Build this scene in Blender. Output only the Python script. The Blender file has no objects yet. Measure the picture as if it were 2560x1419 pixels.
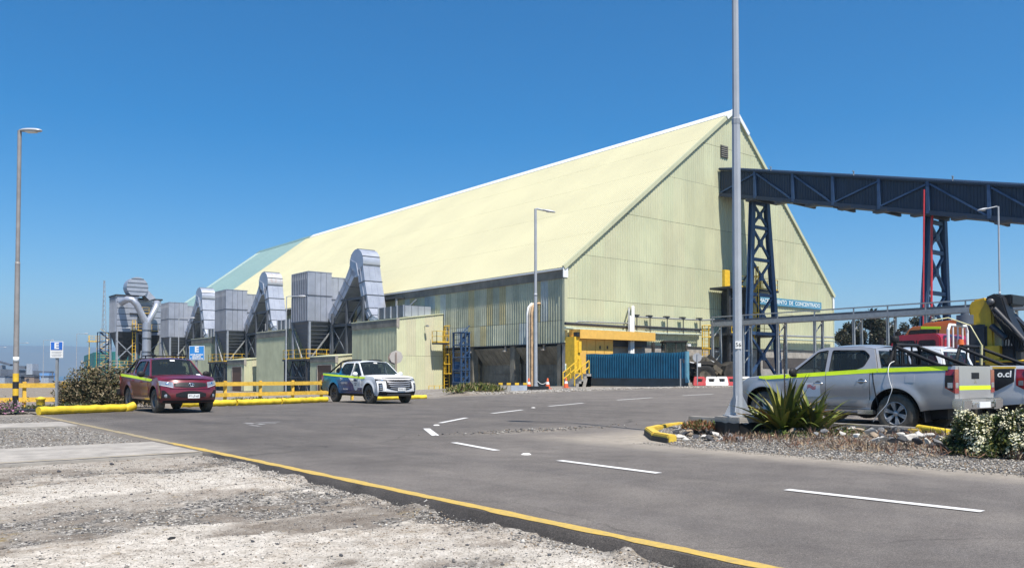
import bpy, bmesh, math, random
import numpy as np
from math import radians as R, sin, cos, pi, sqrt, atan2
from mathutils import Vector, Matrix, geometry
random.seed(7)
rng = np.random.default_rng(7)
SC = bpy.context.scene
COL = SC.collection

# ------------------------------------------------------------------ camera
# World: x = across (to the right of the near road), y = along the near road. The camera stands at the origin.
F, HZ, CH = 2080.0, 936.0, 1.2          # focal length and horizon row in photograph pixels, eye height
PIT = R(1.5)
YAW = R(-38.76)
cam = bpy.data.objects.new('camera', bpy.data.cameras.new('camera'))
COL.objects.link(cam)
cam.location = (0, 0, CH)
cam.rotation_euler = (R(90) + PIT, 0, YAW)
cam.data.sensor_width = 36
cam.data.lens = F / 2560 * 36
Y0 = HZ - F * math.tan(PIT)
cam.data.shift_y = (Y0 - 709.5) / 2560
cam.data.clip_start = 0.1
cam.data.clip_end = 60000
SC.camera = cam

# ------------------------------------------------------------------ sky and sun
SUN_EL, SUN = R(62), Vector((-0.189 * cos(R(62)), -0.982 * cos(R(62)), sin(R(62)))).normalized()
w = bpy.data.worlds.new('World'); SC.world = w; w.use_nodes = True
nt = w.node_tree; nt.nodes.clear()
sky = nt.nodes.new('ShaderNodeTexSky'); sky.sky_type = 'NISHITA'; sky.sun_disc = False
sky.sun_elevation = SUN_EL; sky.sun_rotation = R(190.9)
sky.altitude = 600; sky.air_density = 1.0; sky.dust_density = 0.1; sky.ozone_density = 3.6
hs = nt.nodes.new('ShaderNodeHueSaturation'); hs.inputs['Saturation'].default_value = 1.5
bg = nt.nodes.new('ShaderNodeBackground'); bg.inputs[1].default_value = 0.088
wo = nt.nodes.new('ShaderNodeOutputWorld')
nt.links.new(sky.outputs[0], hs.inputs['Color']); nt.links.new(hs.outputs[0], bg.inputs[0]); nt.links.new(bg.outputs[0], wo.inputs[0])
sd = bpy.data.lights.new('sun', 'SUN'); sd.energy = 4.95; sd.angle = R(0.53); sd.color = (1.0, 0.94, 0.85)
so = bpy.data.objects.new('sun', sd); COL.objects.link(so)
so.rotation_euler = SUN.to_track_quat('Z', 'Y').to_euler(); so.location = (0, -20, 60)
SC.view_settings.view_transform = 'Standard'; SC.view_settings.look = 'None'
SC.view_settings.gamma = 1; SC.view_settings.use_curve_mapping = False
SC.view_settings.exposure = 0.65

# ------------------------------------------------------------------ measuring from the photograph
CP = Vector((0, 0, CH))
HF, HR = Vector((0.6261, 0.7797, 0)), Vector((0.7797, -0.6261, 0))
def ray(px, py):
    fw = HF * cos(PIT) + Vector((0, 0, sin(PIT))); up = Vector((0, 0, cos(PIT))) - HF * sin(PIT)
    return fw * F + HR * (px - 1280) + up * (Y0 - py)
def onx(px, py, x): d = ray(px, py); return CP + d * (x / d.x)
def ony(px, py, y): d = ray(px, py); return CP + d * (y / d.y)
def onz(px, py, z=0): d = ray(px, py); return CP + d * ((z - CH) / d.z)
def dep(px, py, D): d = ray(px, py); return CP + d * (D / (d.dot(HF)))

def ss(a, b, v):
    t = max(0, min(1, (v - a) / (b - a))); return t * t * (3 - 2 * t)
def G(x, y):
    """height of the made ground"""
    r = 0.32 * ss(16, 44, x)
    low = ss(36.6, 40, y) * (1 - ss(24, 33, x) * (1 - ss(50, 62, y)))
    m = 0.62 * math.exp(-(((x - 27.3) / 2.6) ** 2 + ((y - 38.3) / 1.0) ** 2))
    return r * (1 - low) - 0.9 * low + m

# ------------------------------------------------------------------ objects
def tag(o, label=None, cat=None, group=None, kind=None):
    for k, v in (('label', label), ('category', cat), ('group', group), ('kind', kind)):
        if v: o[k] = v
    return o
def thing(name, label, cat, loc=(0, 0, 0), rz=0, group=None):
    o = bpy.data.objects.new(name, None); COL.objects.link(o)
    o.location = loc; o.rotation_euler = (0, 0, rz); o.empty_display_size = 0.2
    return tag(o, label, cat, group)
def link(name, me, parent=None, loc=None, rot=None):
    o = bpy.data.objects.new(name, me); COL.objects.link(o)
    if parent: o.parent = parent
    if loc is not None: o.location = loc
    if rot is not None: o.rotation_euler = rot
    return o
def copy_tree(o, parent=None):
    c = o.copy(); COL.objects.link(c); c.parent = parent
    for ch in list(o.children): copy_tree(ch, c)
    return c

class MB:
    """collects shapes and links them as one mesh object"""
    def __init__(s): s.v = []; s.f = []; s.m = []; s.sm = []
    def add(s, vs, fs, m=0, smooth=False):
        o = len(s.v); s.v += [tuple(p) for p in vs]
        for f in fs: s.f.append([i + o for i in f]); s.m.append(m); s.sm.append(smooth)
        return s
    def box(s, c, d, rz=0, m=0, M=None):
        x, y, z = d[0] / 2, d[1] / 2, d[2] / 2
        p = [Vector((a * x, b * y, e * z)) for a in (-1, 1) for b in (-1, 1) for e in (-1, 1)]
        if rz: q = Matrix.Rotation(rz, 3, 'Z'); p = [q @ k for k in p]
        if M is not None: p = [M @ k for k in p]
        c = Vector(c)
        return s.add([k + c for k in p], [(0, 1, 3, 2), (4, 6, 7, 5), (0, 4, 5, 1), (2, 3, 7, 6), (0, 2, 6, 4), (1, 5, 7, 3)], m)
    def b6(s, x0, x1, y0, y1, z0, z1, m=0):
        return s.box(((x0 + x1) / 2, (y0 + y1) / 2, (z0 + z1) / 2), (abs(x1 - x0), abs(y1 - y0), abs(z1 - z0)), m=m)
    def bar(s, a, b, w=0.1, h=None, m=0, up=(0, 0, 1)):
        a, b = Vector(a), Vector(b); h = h or w; d = (b - a).normalized(); up = Vector(up)
        if abs(d.dot(up)) > 0.98: up = Vector((0, 1, 0))
        r = d.cross(up).normalized() * (w / 2); u = r.cross(d).normalized() * (h / 2)
        p = [a - r - u, a + r - u, a + r + u, a - r + u, b - r - u, b + r - u, b + r + u, b - r + u]
        return s.add(p, [(0, 1, 2, 3), (7, 6, 5, 4), (0, 4, 5, 1), (1, 5, 6, 2), (2, 6, 7, 3), (3, 7, 4, 0)], m)
    def ibeam(s, a, b, w=0.2, h=0.2, t=0.03, m=0, up=(0, 0, 1)):
        a, b = Vector(a), Vector(b); d = (b - a).normalized(); upv = Vector(up)
        if abs(d.dot(upv)) > 0.98: upv = Vector((0, 1, 0))
        r = d.cross(upv).normalized(); u = r.cross(d).normalized()
        s.bar(a, b, t, h - 2 * t, m, up); o = u * (h / 2 - t / 2)
        s.bar(a + o, b + o, w, t, m, up); s.bar(a - o, b - o, w, t, m, up); return s
    def tube(s, pts, r, n=8, m=0, cap=True, smooth=True):
        pts = [Vector(p) for p in pts]; rs = r if isinstance(r, (list, tuple)) else [r] * len(pts)
        vs = []; ref = None
        for i, p in enumerate(pts):
            d = (pts[min(i + 1, len(pts) - 1)] - pts[max(i - 1, 0)]).normalized()
            if ref is None: ref = d.orthogonal().normalized()
            ref = (ref - d * ref.dot(d)).normalized(); q = d.cross(ref)
            vs += [p + (ref * cos(2 * pi * k / n) + q * sin(2 * pi * k / n)) * rs[i] for k in range(n)]
        fs = [(i * n + k, i * n + (k + 1) % n, (i + 1) * n + (k + 1) % n, (i + 1) * n + k) for i in range(len(pts) - 1) for k in range(n)]
        s.add(vs, fs, m, smooth)
        if cap:
            o = len(pts) - 1
            s.add(vs[:n], [list(range(n))[::-1]], m); s.add(vs[o * n:], [list(range(n))], m)
        return s
    def cyl(s, a, b, r, r2=None, n=12, m=0): return s.tube([a, b], [r, r if r2 is None else r2], n, m)
    def prism(s, poly, fn, d, m=0, caps=True):
        """poly of (u,v) mapped by fn(u,v,w) for w=0 and w=d"""
        n = len(poly); vs = [fn(u, v, 0) for u, v in poly] + [fn(u, v, d) for u, v in poly]
        fs = [(i, (i + 1) % n, n + (i + 1) % n, n + i) for i in range(n)]
        if caps: fs += [list(range(n))[::-1], list(range(n, 2 * n))]
        return s.add(vs, fs, m)
    def grid(s, fn, nu, nv, m=0, smooth=True, flip=False):
        vs = [fn(i / nu, j / nv) for i in range(nu + 1) for j in range(nv + 1)]
        k = nv + 1; fs = []
        for i in range(nu):
            for j in range(nv):
                q = (i * k + j, (i + 1) * k + j, (i + 1) * k + j + 1, i * k + j + 1)
                fs.append(q[::-1] if flip else q)
        return s.add(vs, fs, m, smooth)
    def lathe(s, prof, c, axis=(0, 0, 1), n=24, m=0, smooth=True):
        ax = Vector(axis).normalized(); e = ax.orthogonal().normalized(); q = ax.cross(e); c = Vector(c)
        vs = [c + ax * h + (e * cos(2 * pi * k / n) + q * sin(2 * pi * k / n)) * r for r, h in prof for k in range(n)]
        fs = [(i * n + k, i * n + (k + 1) % n, (i + 1) * n + (k + 1) % n, (i + 1) * n + k) for i in range(len(prof) - 1) for k in range(n)]
        return s.add(vs, fs, m, smooth)
    def ball(s, c, r, n=10, m=0):
        r = r if isinstance(r, (list, tuple)) else (r, r, r); c = Vector(c)
        return s.grid(lambda u, v: c + Vector((r[0] * cos(2 * pi * u) * sin(pi * v), r[1] * sin(2 * pi * u) * sin(pi * v), -r[2] * cos(pi * v))), n, n // 2 + 1, m)
    def mesh(s, name, mats, angle=None, bevel=0):
        me = bpy.data.meshes.new(name); me.from_pydata(s.v, [], s.f)
        mats = mats if isinstance(mats, (list, tuple)) else [mats]
        for x in mats: me.materials.append(x)
        me.polygons.foreach_set('material_index', s.m); me.polygons.foreach_set('use_smooth', s.sm)
        me.update()
        if bevel or angle:
            bm = bmesh.new(); bm.from_mesh(me); bmesh.ops.remove_doubles(bm, verts=bm.verts, dist=1e-4)
            bmesh.ops.recalc_face_normals(bm, faces=bm.faces)
            if bevel: bmesh.ops.bevel(bm, geom=[e for e in bm.edges if len(e.link_faces) == 2 and e.calc_face_angle(0) > 0.6], offset=bevel, segments=2, affect='EDGES', clamp_overlap=True)
            if angle:
                for f in bm.faces: f.smooth = True
                for e in bm.edges:
                    if len(e.link_faces) == 2 and e.calc_face_angle(0) > R(angle): e.smooth = False
            bm.to_mesh(me); bm.free()
        return me
    def build(s, name, mats, parent=None, loc=None, rot=None, angle=None, bevel=0):
        return link(name, s.mesh(name, mats, angle, bevel), parent, loc, rot)

def np_mesh(name, V, Fq, mat, k, midx=None, mats=None):
    """mesh from numpy arrays; every face has k corners"""
    me = bpy.data.meshes.new(name); nf = len(Fq)
    me.vertices.add(len(V)); me.vertices.foreach_set('co', V.astype(np.float32).ravel())
    me.loops.add(nf * k); me.loops.foreach_set('vertex_index', Fq.astype(np.int32).ravel())
    me.polygons.add(nf); me.polygons.foreach_set('loop_start', np.arange(nf, dtype=np.int32) * k)
    for x in (mats or [mat]): me.materials.append(x)
    if midx is not None: me.polygons.foreach_set('material_index', midx.astype(np.int32))
    me.update(calc_edges=True); return me

# ------------------------------------------------------------------ materials
MATS = {}
def pm(name, c, rough=0.6, metal=0.0, var=0.10, scale=3.0, rand=0.0, bump=0.0, bscale=40.0, streak=0.0, scol=(0.25, 0.2, 0.13), spec=0.5, c2=None, coat=0.0, trans=0.0, dust=0.0, dcol=(0.32, 0.27, 0.2), hue=0.0):
    """procedural paint / metal / stone: noise tint, per-object variation, vertical weather streaks, dust low down, fine relief"""
    m = bpy.data.materials.new(name); m.use_nodes = True; n = m.node_tree.nodes; l = m.node_tree.links
    p = n['Principled BSDF']; p.inputs['Roughness'].default_value = rough; p.inputs['Metallic'].default_value = metal
    p.inputs['Specular IOR Level'].default_value = spec; p.inputs['Coat Weight'].default_value = coat; p.inputs['Coat Roughness'].default_value = 0.08
    p.inputs['Transmission Weight'].default_value = trans
    tc = n.new('ShaderNodeTexCoord'); geo = n.new('ShaderNodeNewGeometry')
    no = n.new('ShaderNodeTexNoise'); no.inputs['Scale'].default_value = scale; no.inputs['Detail'].default_value = 5; no.inputs['Roughness'].default_value = 0.62
    l.new(geo.outputs['Position'], no.inputs['Vector'])
    c2 = c2 or tuple(x * (1 - 2.2 * var) for x in c)
    cr = n.new('ShaderNodeValToRGB'); cr.color_ramp.elements[0].position = 0.34; cr.color_ramp.elements[1].position = 0.66
    cr.color_ramp.elements[0].color = (*c2, 1); cr.color_ramp.elements[1].color = (*[min(1, x * (1 + 0.35 * var)) for x in c], 1)
    l.new(no.outputs[0], cr.inputs[0]); out = cr.outputs[0]
    if rand or hue:
        oi = n.new('ShaderNodeObjectInfo'); h = n.new('ShaderNodeHueSaturation')
        mr = n.new('ShaderNodeMapRange'); mr.inputs[3].default_value = 1 - rand; mr.inputs[4].default_value = 1 + rand
        l.new(oi.outputs['Random'], mr.inputs[0]); l.new(mr.outputs[0], h.inputs['Value']); l.new(out, h.inputs['Color'])
        if hue:
            ml = n.new('ShaderNodeMath'); ml.operation = 'MULTIPLY'; ml.inputs[1].default_value = 7.31
            fr = n.new('ShaderNodeMath'); fr.operation = 'FRACT'; mh = n.new('ShaderNodeMapRange'); mh.inputs[3].default_value = 0.5 - hue; mh.inputs[4].default_value = 0.5 + hue
            l.new(oi.outputs['Random'], ml.inputs[0]); l.new(ml.outputs[0], fr.inputs[0]); l.new(fr.outputs[0], mh.inputs[0]); l.new(mh.outputs[0], h.inputs['Hue'])
        out = h.outputs[0]
    if streak:
        mp = n.new('ShaderNodeMapping'); mp.inputs['Scale'].default_value = (1.6, 1.6, 0.13); l.new(geo.outputs['Position'], mp.inputs[0])
        n2 = n.new('ShaderNodeTexNoise'); n2.inputs['Scale'].default_value = 2.2; n2.inputs['Detail'].default_value = 6; n2.inputs['Roughness'].default_value = 0.7
        l.new(mp.outputs[0], n2.inputs[0]); r2 = n.new('ShaderNodeValToRGB'); r2.color_ramp.elements[0].position = 0.5; r2.color_ramp.elements[1].position = 0.78
        r2.color_ramp.elements[1].color = (streak, streak, streak, 1); r2.color_ramp.elements[0].color = (0, 0, 0, 1)
        l.new(n2.outputs[0], r2.inputs[0]); mx = n.new('ShaderNodeMix'); mx.data_type = 'RGBA'
        l.new(r2.outputs[0], mx.inputs[0]); l.new(out, mx.inputs[6]); mx.inputs[7].default_value = (*scol, 1); out = mx.outputs[2]
    if dust:
        sx = n.new('ShaderNodeSeparateXYZ'); l.new(tc.outputs['Object'], sx.inputs[0])
        mr = n.new('ShaderNodeMapRange'); mr.inputs[1].default_value = 0.95; mr.inputs[2].default_value = 0.3; mr.inputs[3].default_value = 0; mr.inputs[4].default_value = dust
        l.new(sx.outputs[2], mr.inputs[0]); mm = n.new('ShaderNodeMath'); mm.operation = 'MULTIPLY'; l.new(mr.outputs[0], mm.inputs[0]); l.new(no.outputs[0], mm.inputs[1])
        m2 = n.new('ShaderNodeMath'); m2.operation = 'MULTIPLY'; m2.inputs[1].default_value = 1.7; l.new(mm.outputs[0], m2.inputs[0])
        mx = n.new('ShaderNodeMix'); mx.data_type = 'RGBA'; l.new(m2.outputs[0], mx.inputs[0]); l.new(out, mx.inputs[6]); mx.inputs[7].default_value = (*dcol, 1); out = mx.outputs[2]
    l.new(out, p.inputs['Base Color'])
    rr = n.new('ShaderNodeMapRange'); rr.inputs[3].default_value = max(0.02, rough - 0.07); rr.inputs[4].default_value = min(1, rough + 0.09)
    l.new(no.outputs[0], rr.inputs[0]); l.new(rr.outputs[0], p.inputs['Roughness'])
    if bump:
        n3 = n.new('ShaderNodeTexNoise'); n3.inputs['Scale'].default_value = bscale; n3.inputs['Detail'].default_value = 4; l.new(geo.outputs['Position'], n3.inputs[0])
        b = n.new('ShaderNodeBump'); b.inputs['Strength'].default_value = bump; b.inputs['Distance'].default_value = 0.02; l.new(n3.outputs[0], b.inputs['Height']); l.new(b.outputs[0], p.inputs['Normal'])
    MATS[name] = m; return m
def glass(name, c=(0.03, 0.04, 0.045), rough=0.03, tint=0.44):
    """tinted vehicle glass: part clear, part mirror"""
    m = bpy.data.materials.new(name); m.use_nodes = True; n = m.node_tree.nodes; l = m.node_tree.links
    p = n['Principled BSDF']; p.inputs['Base Color'].default_value = (*c, 1); p.inputs['Roughness'].default_value = rough; p.inputs['IOR'].default_value = 1.5
    t = n.new('ShaderNodeBsdfTransparent'); t.inputs[0].default_value = (0.66, 0.72, 0.71, 1); mx = n.new('ShaderNodeMixShader')
    no = n.new('ShaderNodeTexNoise'); no.inputs['Scale'].default_value = 6; mr = n.new('ShaderNodeMapRange'); mr.inputs[3].default_value = tint - .06; mr.inputs[4].default_value = tint + .06
    l.new(no.outputs[0], mr.inputs[0]); l.new(mr.outputs[0], mx.inputs[0]); l.new(t.outputs[0], mx.inputs[1]); l.new(p.outputs[0], mx.inputs[2])
    l.new(mx.outputs[0], n['Material Output'].inputs[0]); MATS[name] = m; return m

def text(body, size, name, mat, parent=None, M=None, extrude=0.003, align='CENTER', sx=1.0, weight=0.0):
    c = bpy.data.curves.new(name, 'FONT'); c.body = body; c.size = size; c.align_x = align; c.align_y = 'CENTER'; c.extrude = extrude; c.resolution_u = 3; c.offset = weight
    o = bpy.data.objects.new(name, c); dg = bpy.context.evaluated_depsgraph_get()
    COL.objects.link(o); dg.update(); me = bpy.data.meshes.new_from_object(o.evaluated_get(dg)); bpy.data.objects.remove(o)
    me.name = name; me.materials.clear(); me.materials.append(mat)
    T = M if M is not None else Matrix()
    me.transform(T @ Matrix.Diagonal((sx, 1, 1, 1))); return link(name, me, parent)
def frame_m(o, right, up):
    r = Vector(right).normalized(); u = Vector(up).normalized(); nrm = r.cross(u)
    return Matrix(((r.x, u.x, nrm.x, o[0]), (r.y, u.y, nrm.y, o[1]), (r.z, u.z, nrm.z, o[2]), (0, 0, 0, 1)))

# common materials
frame_grey = pm('frame_grey_paint', (0.27, 0.30, 0.35), 0.5, 0.1, var=0.08, scale=1.5)
steel_grey = pm('grey_steel', (0.105, 0.118, 0.145), 0.5, 0.2, var=0.10, scale=1.2, streak=0.22, scol=(0.2, 0.2, 0.2))  # dark tone also stands in for shade on collector housings and hoppers
duct_grey = pm('duct_sheet', (0.43, 0.46, 0.53), 0.45, 0.5, var=0.06, scale=1.0, rand=0.05, streak=0.12, scol=(0.25, 0.25, 0.27))
duct_rust = pm('rust_stain', (0.48, 0.49, 0.52), 0.5, 0.2, var=0.05, scale=1.5, streak=0.9, scol=(0.36, 0.16, 0.05))
galv = pm('galvanised_steel', (0.36, 0.37, 0.38), 0.45, 0.35, var=0.1, scale=4)
pole_grey = pm('pole_paint', (0.40, 0.42, 0.45), 0.45, 0.1, var=0.06, scale=2, streak=0.15, scol=(0.22, 0.22, 0.22))
pole_brown = pm('weathered_pole', (0.30, 0.28, 0.27), 0.6, 0.1, var=0.1, scale=3)
yellow = pm('yellow_paint', (0.80, 0.50, 0.035), 0.55, var=0.1, scale=4, rand=0.06, streak=0.15, scol=(0.35, 0.2, 0.06))
yellow_wood = pm('yellow_painted_timber', (0.78, 0.48, 0.06), 0.7, var=0.12, scale=6, rand=0.07, bump=0.2, bscale=30)
black = pm('black_paint', (0.02, 0.02, 0.022), 0.5, var=0.2)
dark_steel = pm('dark_steel', (0.045, 0.047, 0.055), 0.55, var=0.2)
blue_steel = pm('blue_steel', (0.034, 0.078, 0.17), 0.5, var=0.12, scale=2, streak=0.15, scol=(0.03, 0.04, 0.06))
navy = pm('navy_cladding', (0.018, 0.032, 0.062), 0.5, var=0.1, scale=1, rand=0.08, streak=0.2, scol=(0.05, 0.05, 0.06))
light_blue = pm('light_blue_paint', (0.16, 0.33, 0.62), 0.55, var=0.08, scale=2)
white_paint = pm('white_paint', (0.78, 0.78, 0.76), 0.5, var=0.04, scale=3)
concrete = pm('concrete', (0.36, 0.34, 0.31), 0.85, var=0.14, scale=1.6, bump=0.3, bscale=60, streak=0.35, scol=(0.16, 0.14, 0.12))
concrete_pale = pm('pale_concrete', (0.37, 0.34, 0.30), 0.85, var=0.15, scale=2.5, bump=0.3, bscale=80)
rubber = pm('rubber', (0.022, 0.021, 0.02), 0.85, var=0.2, scale=9, bump=0.1, bscale=90)
timber = pm('weathered_timber', (0.30, 0.25, 0.19), 0.8, var=0.16, scale=5, bump=0.2, bscale=40)
red_plastic = pm('red_plastic', (0.55, 0.07, 0.07), 0.5, var=0.08, scale=4)
red_pipe = pm('red_pipe_paint', (0.55, 0.035, 0.045), 0.45, var=0.1)
orange_pl = pm('orange_plastic', (0.75, 0.13, 0.035), 0.5, var=0.08)
sign_blue = pm('sign_blue', (0.03, 0.14, 0.52), 0.45, var=0.05)
sign_blue2 = pm('sign_light_blue', (0.035, 0.24, 0.60), 0.45, var=0.05)
sign_back = pm('sign_back_aluminium', (0.42, 0.42, 0.43), 0.5, 0.3, var=0.06)
chrome = pm('chrome', (0.75, 0.75, 0.76), 0.12, 1.0, var=0.03)
# ------------------------------------------------------------------ the ground
def vnoise(x, y, seed=0):
    xi, yi = np.floor(x).astype(int), np.floor(y).astype(int); fx, fy = x - xi, y - yi
    fx, fy = fx * fx * (3 - 2 * fx), fy * fy * (3 - 2 * fy)
    h = lambda a, b: (np.sin(a * 127.1 + b * 311.7 + seed * 74.7) * 43758.5453) % 1.0
    return (h(xi, yi) * (1 - fx) + h(xi + 1, yi) * fx) * (1 - fy) + (h(xi, yi + 1) * (1 - fx) + h(xi + 1, yi + 1) * fx) * fy
def fbm(x, y, seed=0, o=5):
    r = 0; a = 0.5
    for i in range(o): r = r + a * vnoise(x, y, seed + i); x, y, a = x * 2.03 + 17.3, y * 2.03 + 9.1, a * 0.5
    return r / (1 - 0.5 ** o)
def nss(a, b, v): t = np.clip((v - a) / (b - a), 0, 1); return t * t * (3 - 2 * t)
def nG(x, y):
    r = 0.32 * nss(16, 44, x); low = nss(36.6, 40, y) * (1 - nss(24, 33, x) * (1 - nss(50, 62, y)))
    return r * (1 - low) - 0.9 * low + 0.62 * np.exp(-(((x - 27.3) / 2.6) ** 2 + ((y - 38.3) / 1.0) ** 2))
ROADX = 4.40
def drop(y): return 0.058 * nss(13.5, 8, y) + 0.012
def ymax(x):
    """far edge of the asphalt"""
    return np.interp(x, [4.0, 4.4, 10.9, 16.7, 21.9, 23.5, 26, 200], [28.0, 28.2, 31.6, 33.6, 34.3, 35.6, 36.0, 36.0])

def attr_mesh(me, name, vals):
    a = me.attributes.new(name, 'FLOAT_COLOR', 'POINT'); c = np.ones((len(vals), 4), np.float32); c[:, :3] = vals
    a.data.foreach_set('color', c.ravel())
def sheet(name, xs, ys, zf, mat, attr=None, smooth=True):
    X, Y = np.meshgrid(xs, ys, indexing='ij'); Z = zf(X, Y)
    V = np.stack([X, Y, Z], -1).reshape(-1, 3); nx, ny = X.shape
    i = np.arange(nx * ny).reshape(nx, ny)
    Fq = np.stack([i[:-1, :-1], i[1:, :-1], i[1:, 1:], i[:-1, 1:]], -1).reshape(-1, 4)
    me = np_mesh(name, V, Fq, mat, 4)
    if smooth: me.polygons.foreach_set('use_smooth', np.ones(len(Fq), bool))
    if attr is not None: attr_mesh(me, 'mix', attr(X, Y).reshape(-1, 3))
    return me

def mat_dirt():
    m = bpy.data.materials.new('dusty_dirt'); m.use_nodes = True; n = m.node_tree.nodes; l = m.node_tree.links; p = n['Principled BSDF']
    p.inputs['Roughness'].default_value = 0.95; p.inputs['Specular IOR Level'].default_value = 0.15
    at = n.new('ShaderNodeAttribute'); at.attribute_name = 'mix'; sp = n.new('ShaderNodeSeparateColor'); l.new(at.outputs['Color'], sp.inputs[0])
    geo = n.new('ShaderNodeNewGeometry')
    def noise(sc, det=5, ro=0.6):
        k = n.new('ShaderNodeTexNoise'); k.inputs['Scale'].default_value = sc; k.inputs['Detail'].default_value = det; k.inputs['Roughness'].default_value = ro
        l.new(geo.outputs['Position'], k.inputs[0]); return k.outputs[0]
    def ramp(f, stops):
        k = n.new('ShaderNodeValToRGB'); e = k.color_ramp.elements
        while len(e) < len(stops): e.new(0.5)
        for a, (q, c) in zip(e, stops): a.position = q; a.color = (*c, 1)
        l.new(f, k.inputs[0]); return k.outputs[0]
    def mix(f, a, b):
        k = n.new('ShaderNodeMix'); k.data_type = 'RGBA'; l.new(f, k.inputs[0]); l.new(a, k.inputs[6]); l.new(b, k.inputs[7]); return k.outputs[2]
    def math_(op, a, b):
        k = n.new('ShaderNodeMath'); k.operation = op; k.use_clamp = True
        for i, v in enumerate((a, b)):
            if isinstance(v, float): k.inputs[i].default_value = v
            else: l.new(v, k.inputs[i])
        return k.outputs[0]
    brown = ramp(noise(3.5), [(0.3, (0.145, 0.118, 0.094)), (0.5, (0.21, 0.182, 0.152)), (0.72, (0.285, 0.257, 0.222))])
    white = ramp(noise(9), [(0.3, (0.40, 0.36, 0.305)), (0.62, (0.60, 0.555, 0.49))])
    vo = n.new('ShaderNodeTexVoronoi'); vo.inputs['Scale'].default_value = 26; l.new(geo.outputs['Position'], vo.inputs[0])
    vs = n.new('ShaderNodeSeparateColor'); l.new(vo.outputs['Color'], vs.inputs[0])
    grav = ramp(vs.outputs[0], [(0.0, (0.07, 0.066, 0.06)), (0.35, (0.16, 0.148, 0.132)), (0.7, (0.25, 0.232, 0.208)), (1.0, (0.42, 0.395, 0.36))])
    olive = ramp(noise(20), [(0.3, (0.16, 0.12, 0.05)), (0.7, (0.33, 0.25, 0.12))])
    fine = noise(55, 4)
    wm = math_('ADD', sp.outputs[0], math_('MULTIPLY', math_('SUBTRACT', fine, 0.5), 0.8))
    gm = math_('ADD', sp.outputs[1], math_('MULTIPLY', math_('SUBTRACT', noise(18, 6, .75), 0.5), 1.6))
    gm = ramp(gm, [(0.22, (0, 0, 0)), (0.68, (.95, .95, .95))])
    c = mix(gm, mix(wm, brown, white), grav)
    om = ramp(noise(2.6, 5, .7), [(0.60, (0, 0, 0)), (0.68, (1, 1, 1))]); c = mix(math_('MULTIPLY', om, sp.outputs[2]), c, olive)
    v2 = n.new('ShaderNodeTexVoronoi'); v2.inputs['Scale'].default_value = 62; l.new(geo.outputs['Position'], v2.inputs[0]); s2 = n.new('ShaderNodeSeparateColor'); l.new(v2.outputs['Color'], s2.inputs[0])
    sp2 = ramp(s2.outputs[1], [(0.0, (.42, .40, .38)), (.22, (.80, .79, .78)), (.6, (1, 1, 1)), (1.0, (1.30, 1.29, 1.28))])
    k = n.new('ShaderNodeMix'); k.data_type = 'RGBA'; k.blend_type = 'MULTIPLY'; l.new(ramp(noise(1.6, 6, .75), [(.35, (.25, .25, .25)), (.65, (1, 1, 1))]), k.inputs[0]); l.new(c, k.inputs[6]); l.new(sp2, k.inputs[7]); c = k.outputs[2]
    bs = ramp(noise(.8, 7, .78), [(.50, (1, 1, 1)), (.66, (.66, .60, .54))]); k = n.new('ShaderNodeMix'); k.data_type = 'RGBA'; k.blend_type = 'MULTIPLY'; k.inputs[0].default_value = .8; l.new(c, k.inputs[6]); l.new(bs, k.inputs[7]); c = k.outputs[2]
    l.new(c, p.inputs['Base Color'])
    b1 = n.new('ShaderNodeBump'); b1.inputs['Strength'].default_value = 0.7; b1.inputs['Distance'].default_value = 0.03; l.new(math_('ADD', math_('MULTIPLY', vo.outputs['Distance'], gm), fine), b1.inputs['Height']); l.new(b1.outputs[0], p.inputs['Normal'])
    return m
dirt = mat_dirt()

def mix_fore(x, y):
    yy_ = y - 0.10 * x + .35 * (fbm(x * .5, y * .5, 77) - .5)           # bands across the verge, like wheel tracks pulling off the road
    hi = fbm(x * 2.6, y * 4.2, 91) - .5
    band = fbm(x * 0.22 + 3, yy_ * 1.05, 3)
    g = nss(0.47, 0.66, fbm(x * 0.30 + 5, yy_ * 1.25 + 3, 11) + .62 * hi + .05 * nss(0, 3.5, x))
    lump = nss(0.50, 0.66, fbm(x * 0.55 + 2, yy_ * 0.85 + 1.5, 21) + .40 * hi + .17 * nss(1.4, 3.7, x))
    wv = np.clip(nss(0.40, 0.66, band + .55 * hi) * .40 + lump * .80, 0, 1) * (1 - 0.45 * nss(9.0, 12.5, y))
    wv = np.clip(wv + .08 * nss(1.0, -3.0, x) * (1 - nss(8.5, 10, y)), 0, 1)
    g = g * (1 - lump * .85) * (1 - .6 * nss(0.8, -2.5, x))
    strip = nss(15.2, 15.9, y) * (1 - nss(25, 33, y)); g = np.where(strip > .02, np.maximum(g * (1 - strip), strip * (.75 + .3 * fbm(x, y, 8))), g)
    yard = nss(24.5, 34, y); wv = wv * (1 - yard) + 0.15 * yard; wv = np.where(strip > .02, wv * (1 - .6 * strip) + .2 * strip, wv)
    edge = nss(4.0, 4.35, x) * (y < 13) * 0.4; g = np.clip(g + edge, 0, 1)
    return np.stack([wv, g, np.clip(nss(3, 1, x) * .6 + .5, 0, 1)], -1)
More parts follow.
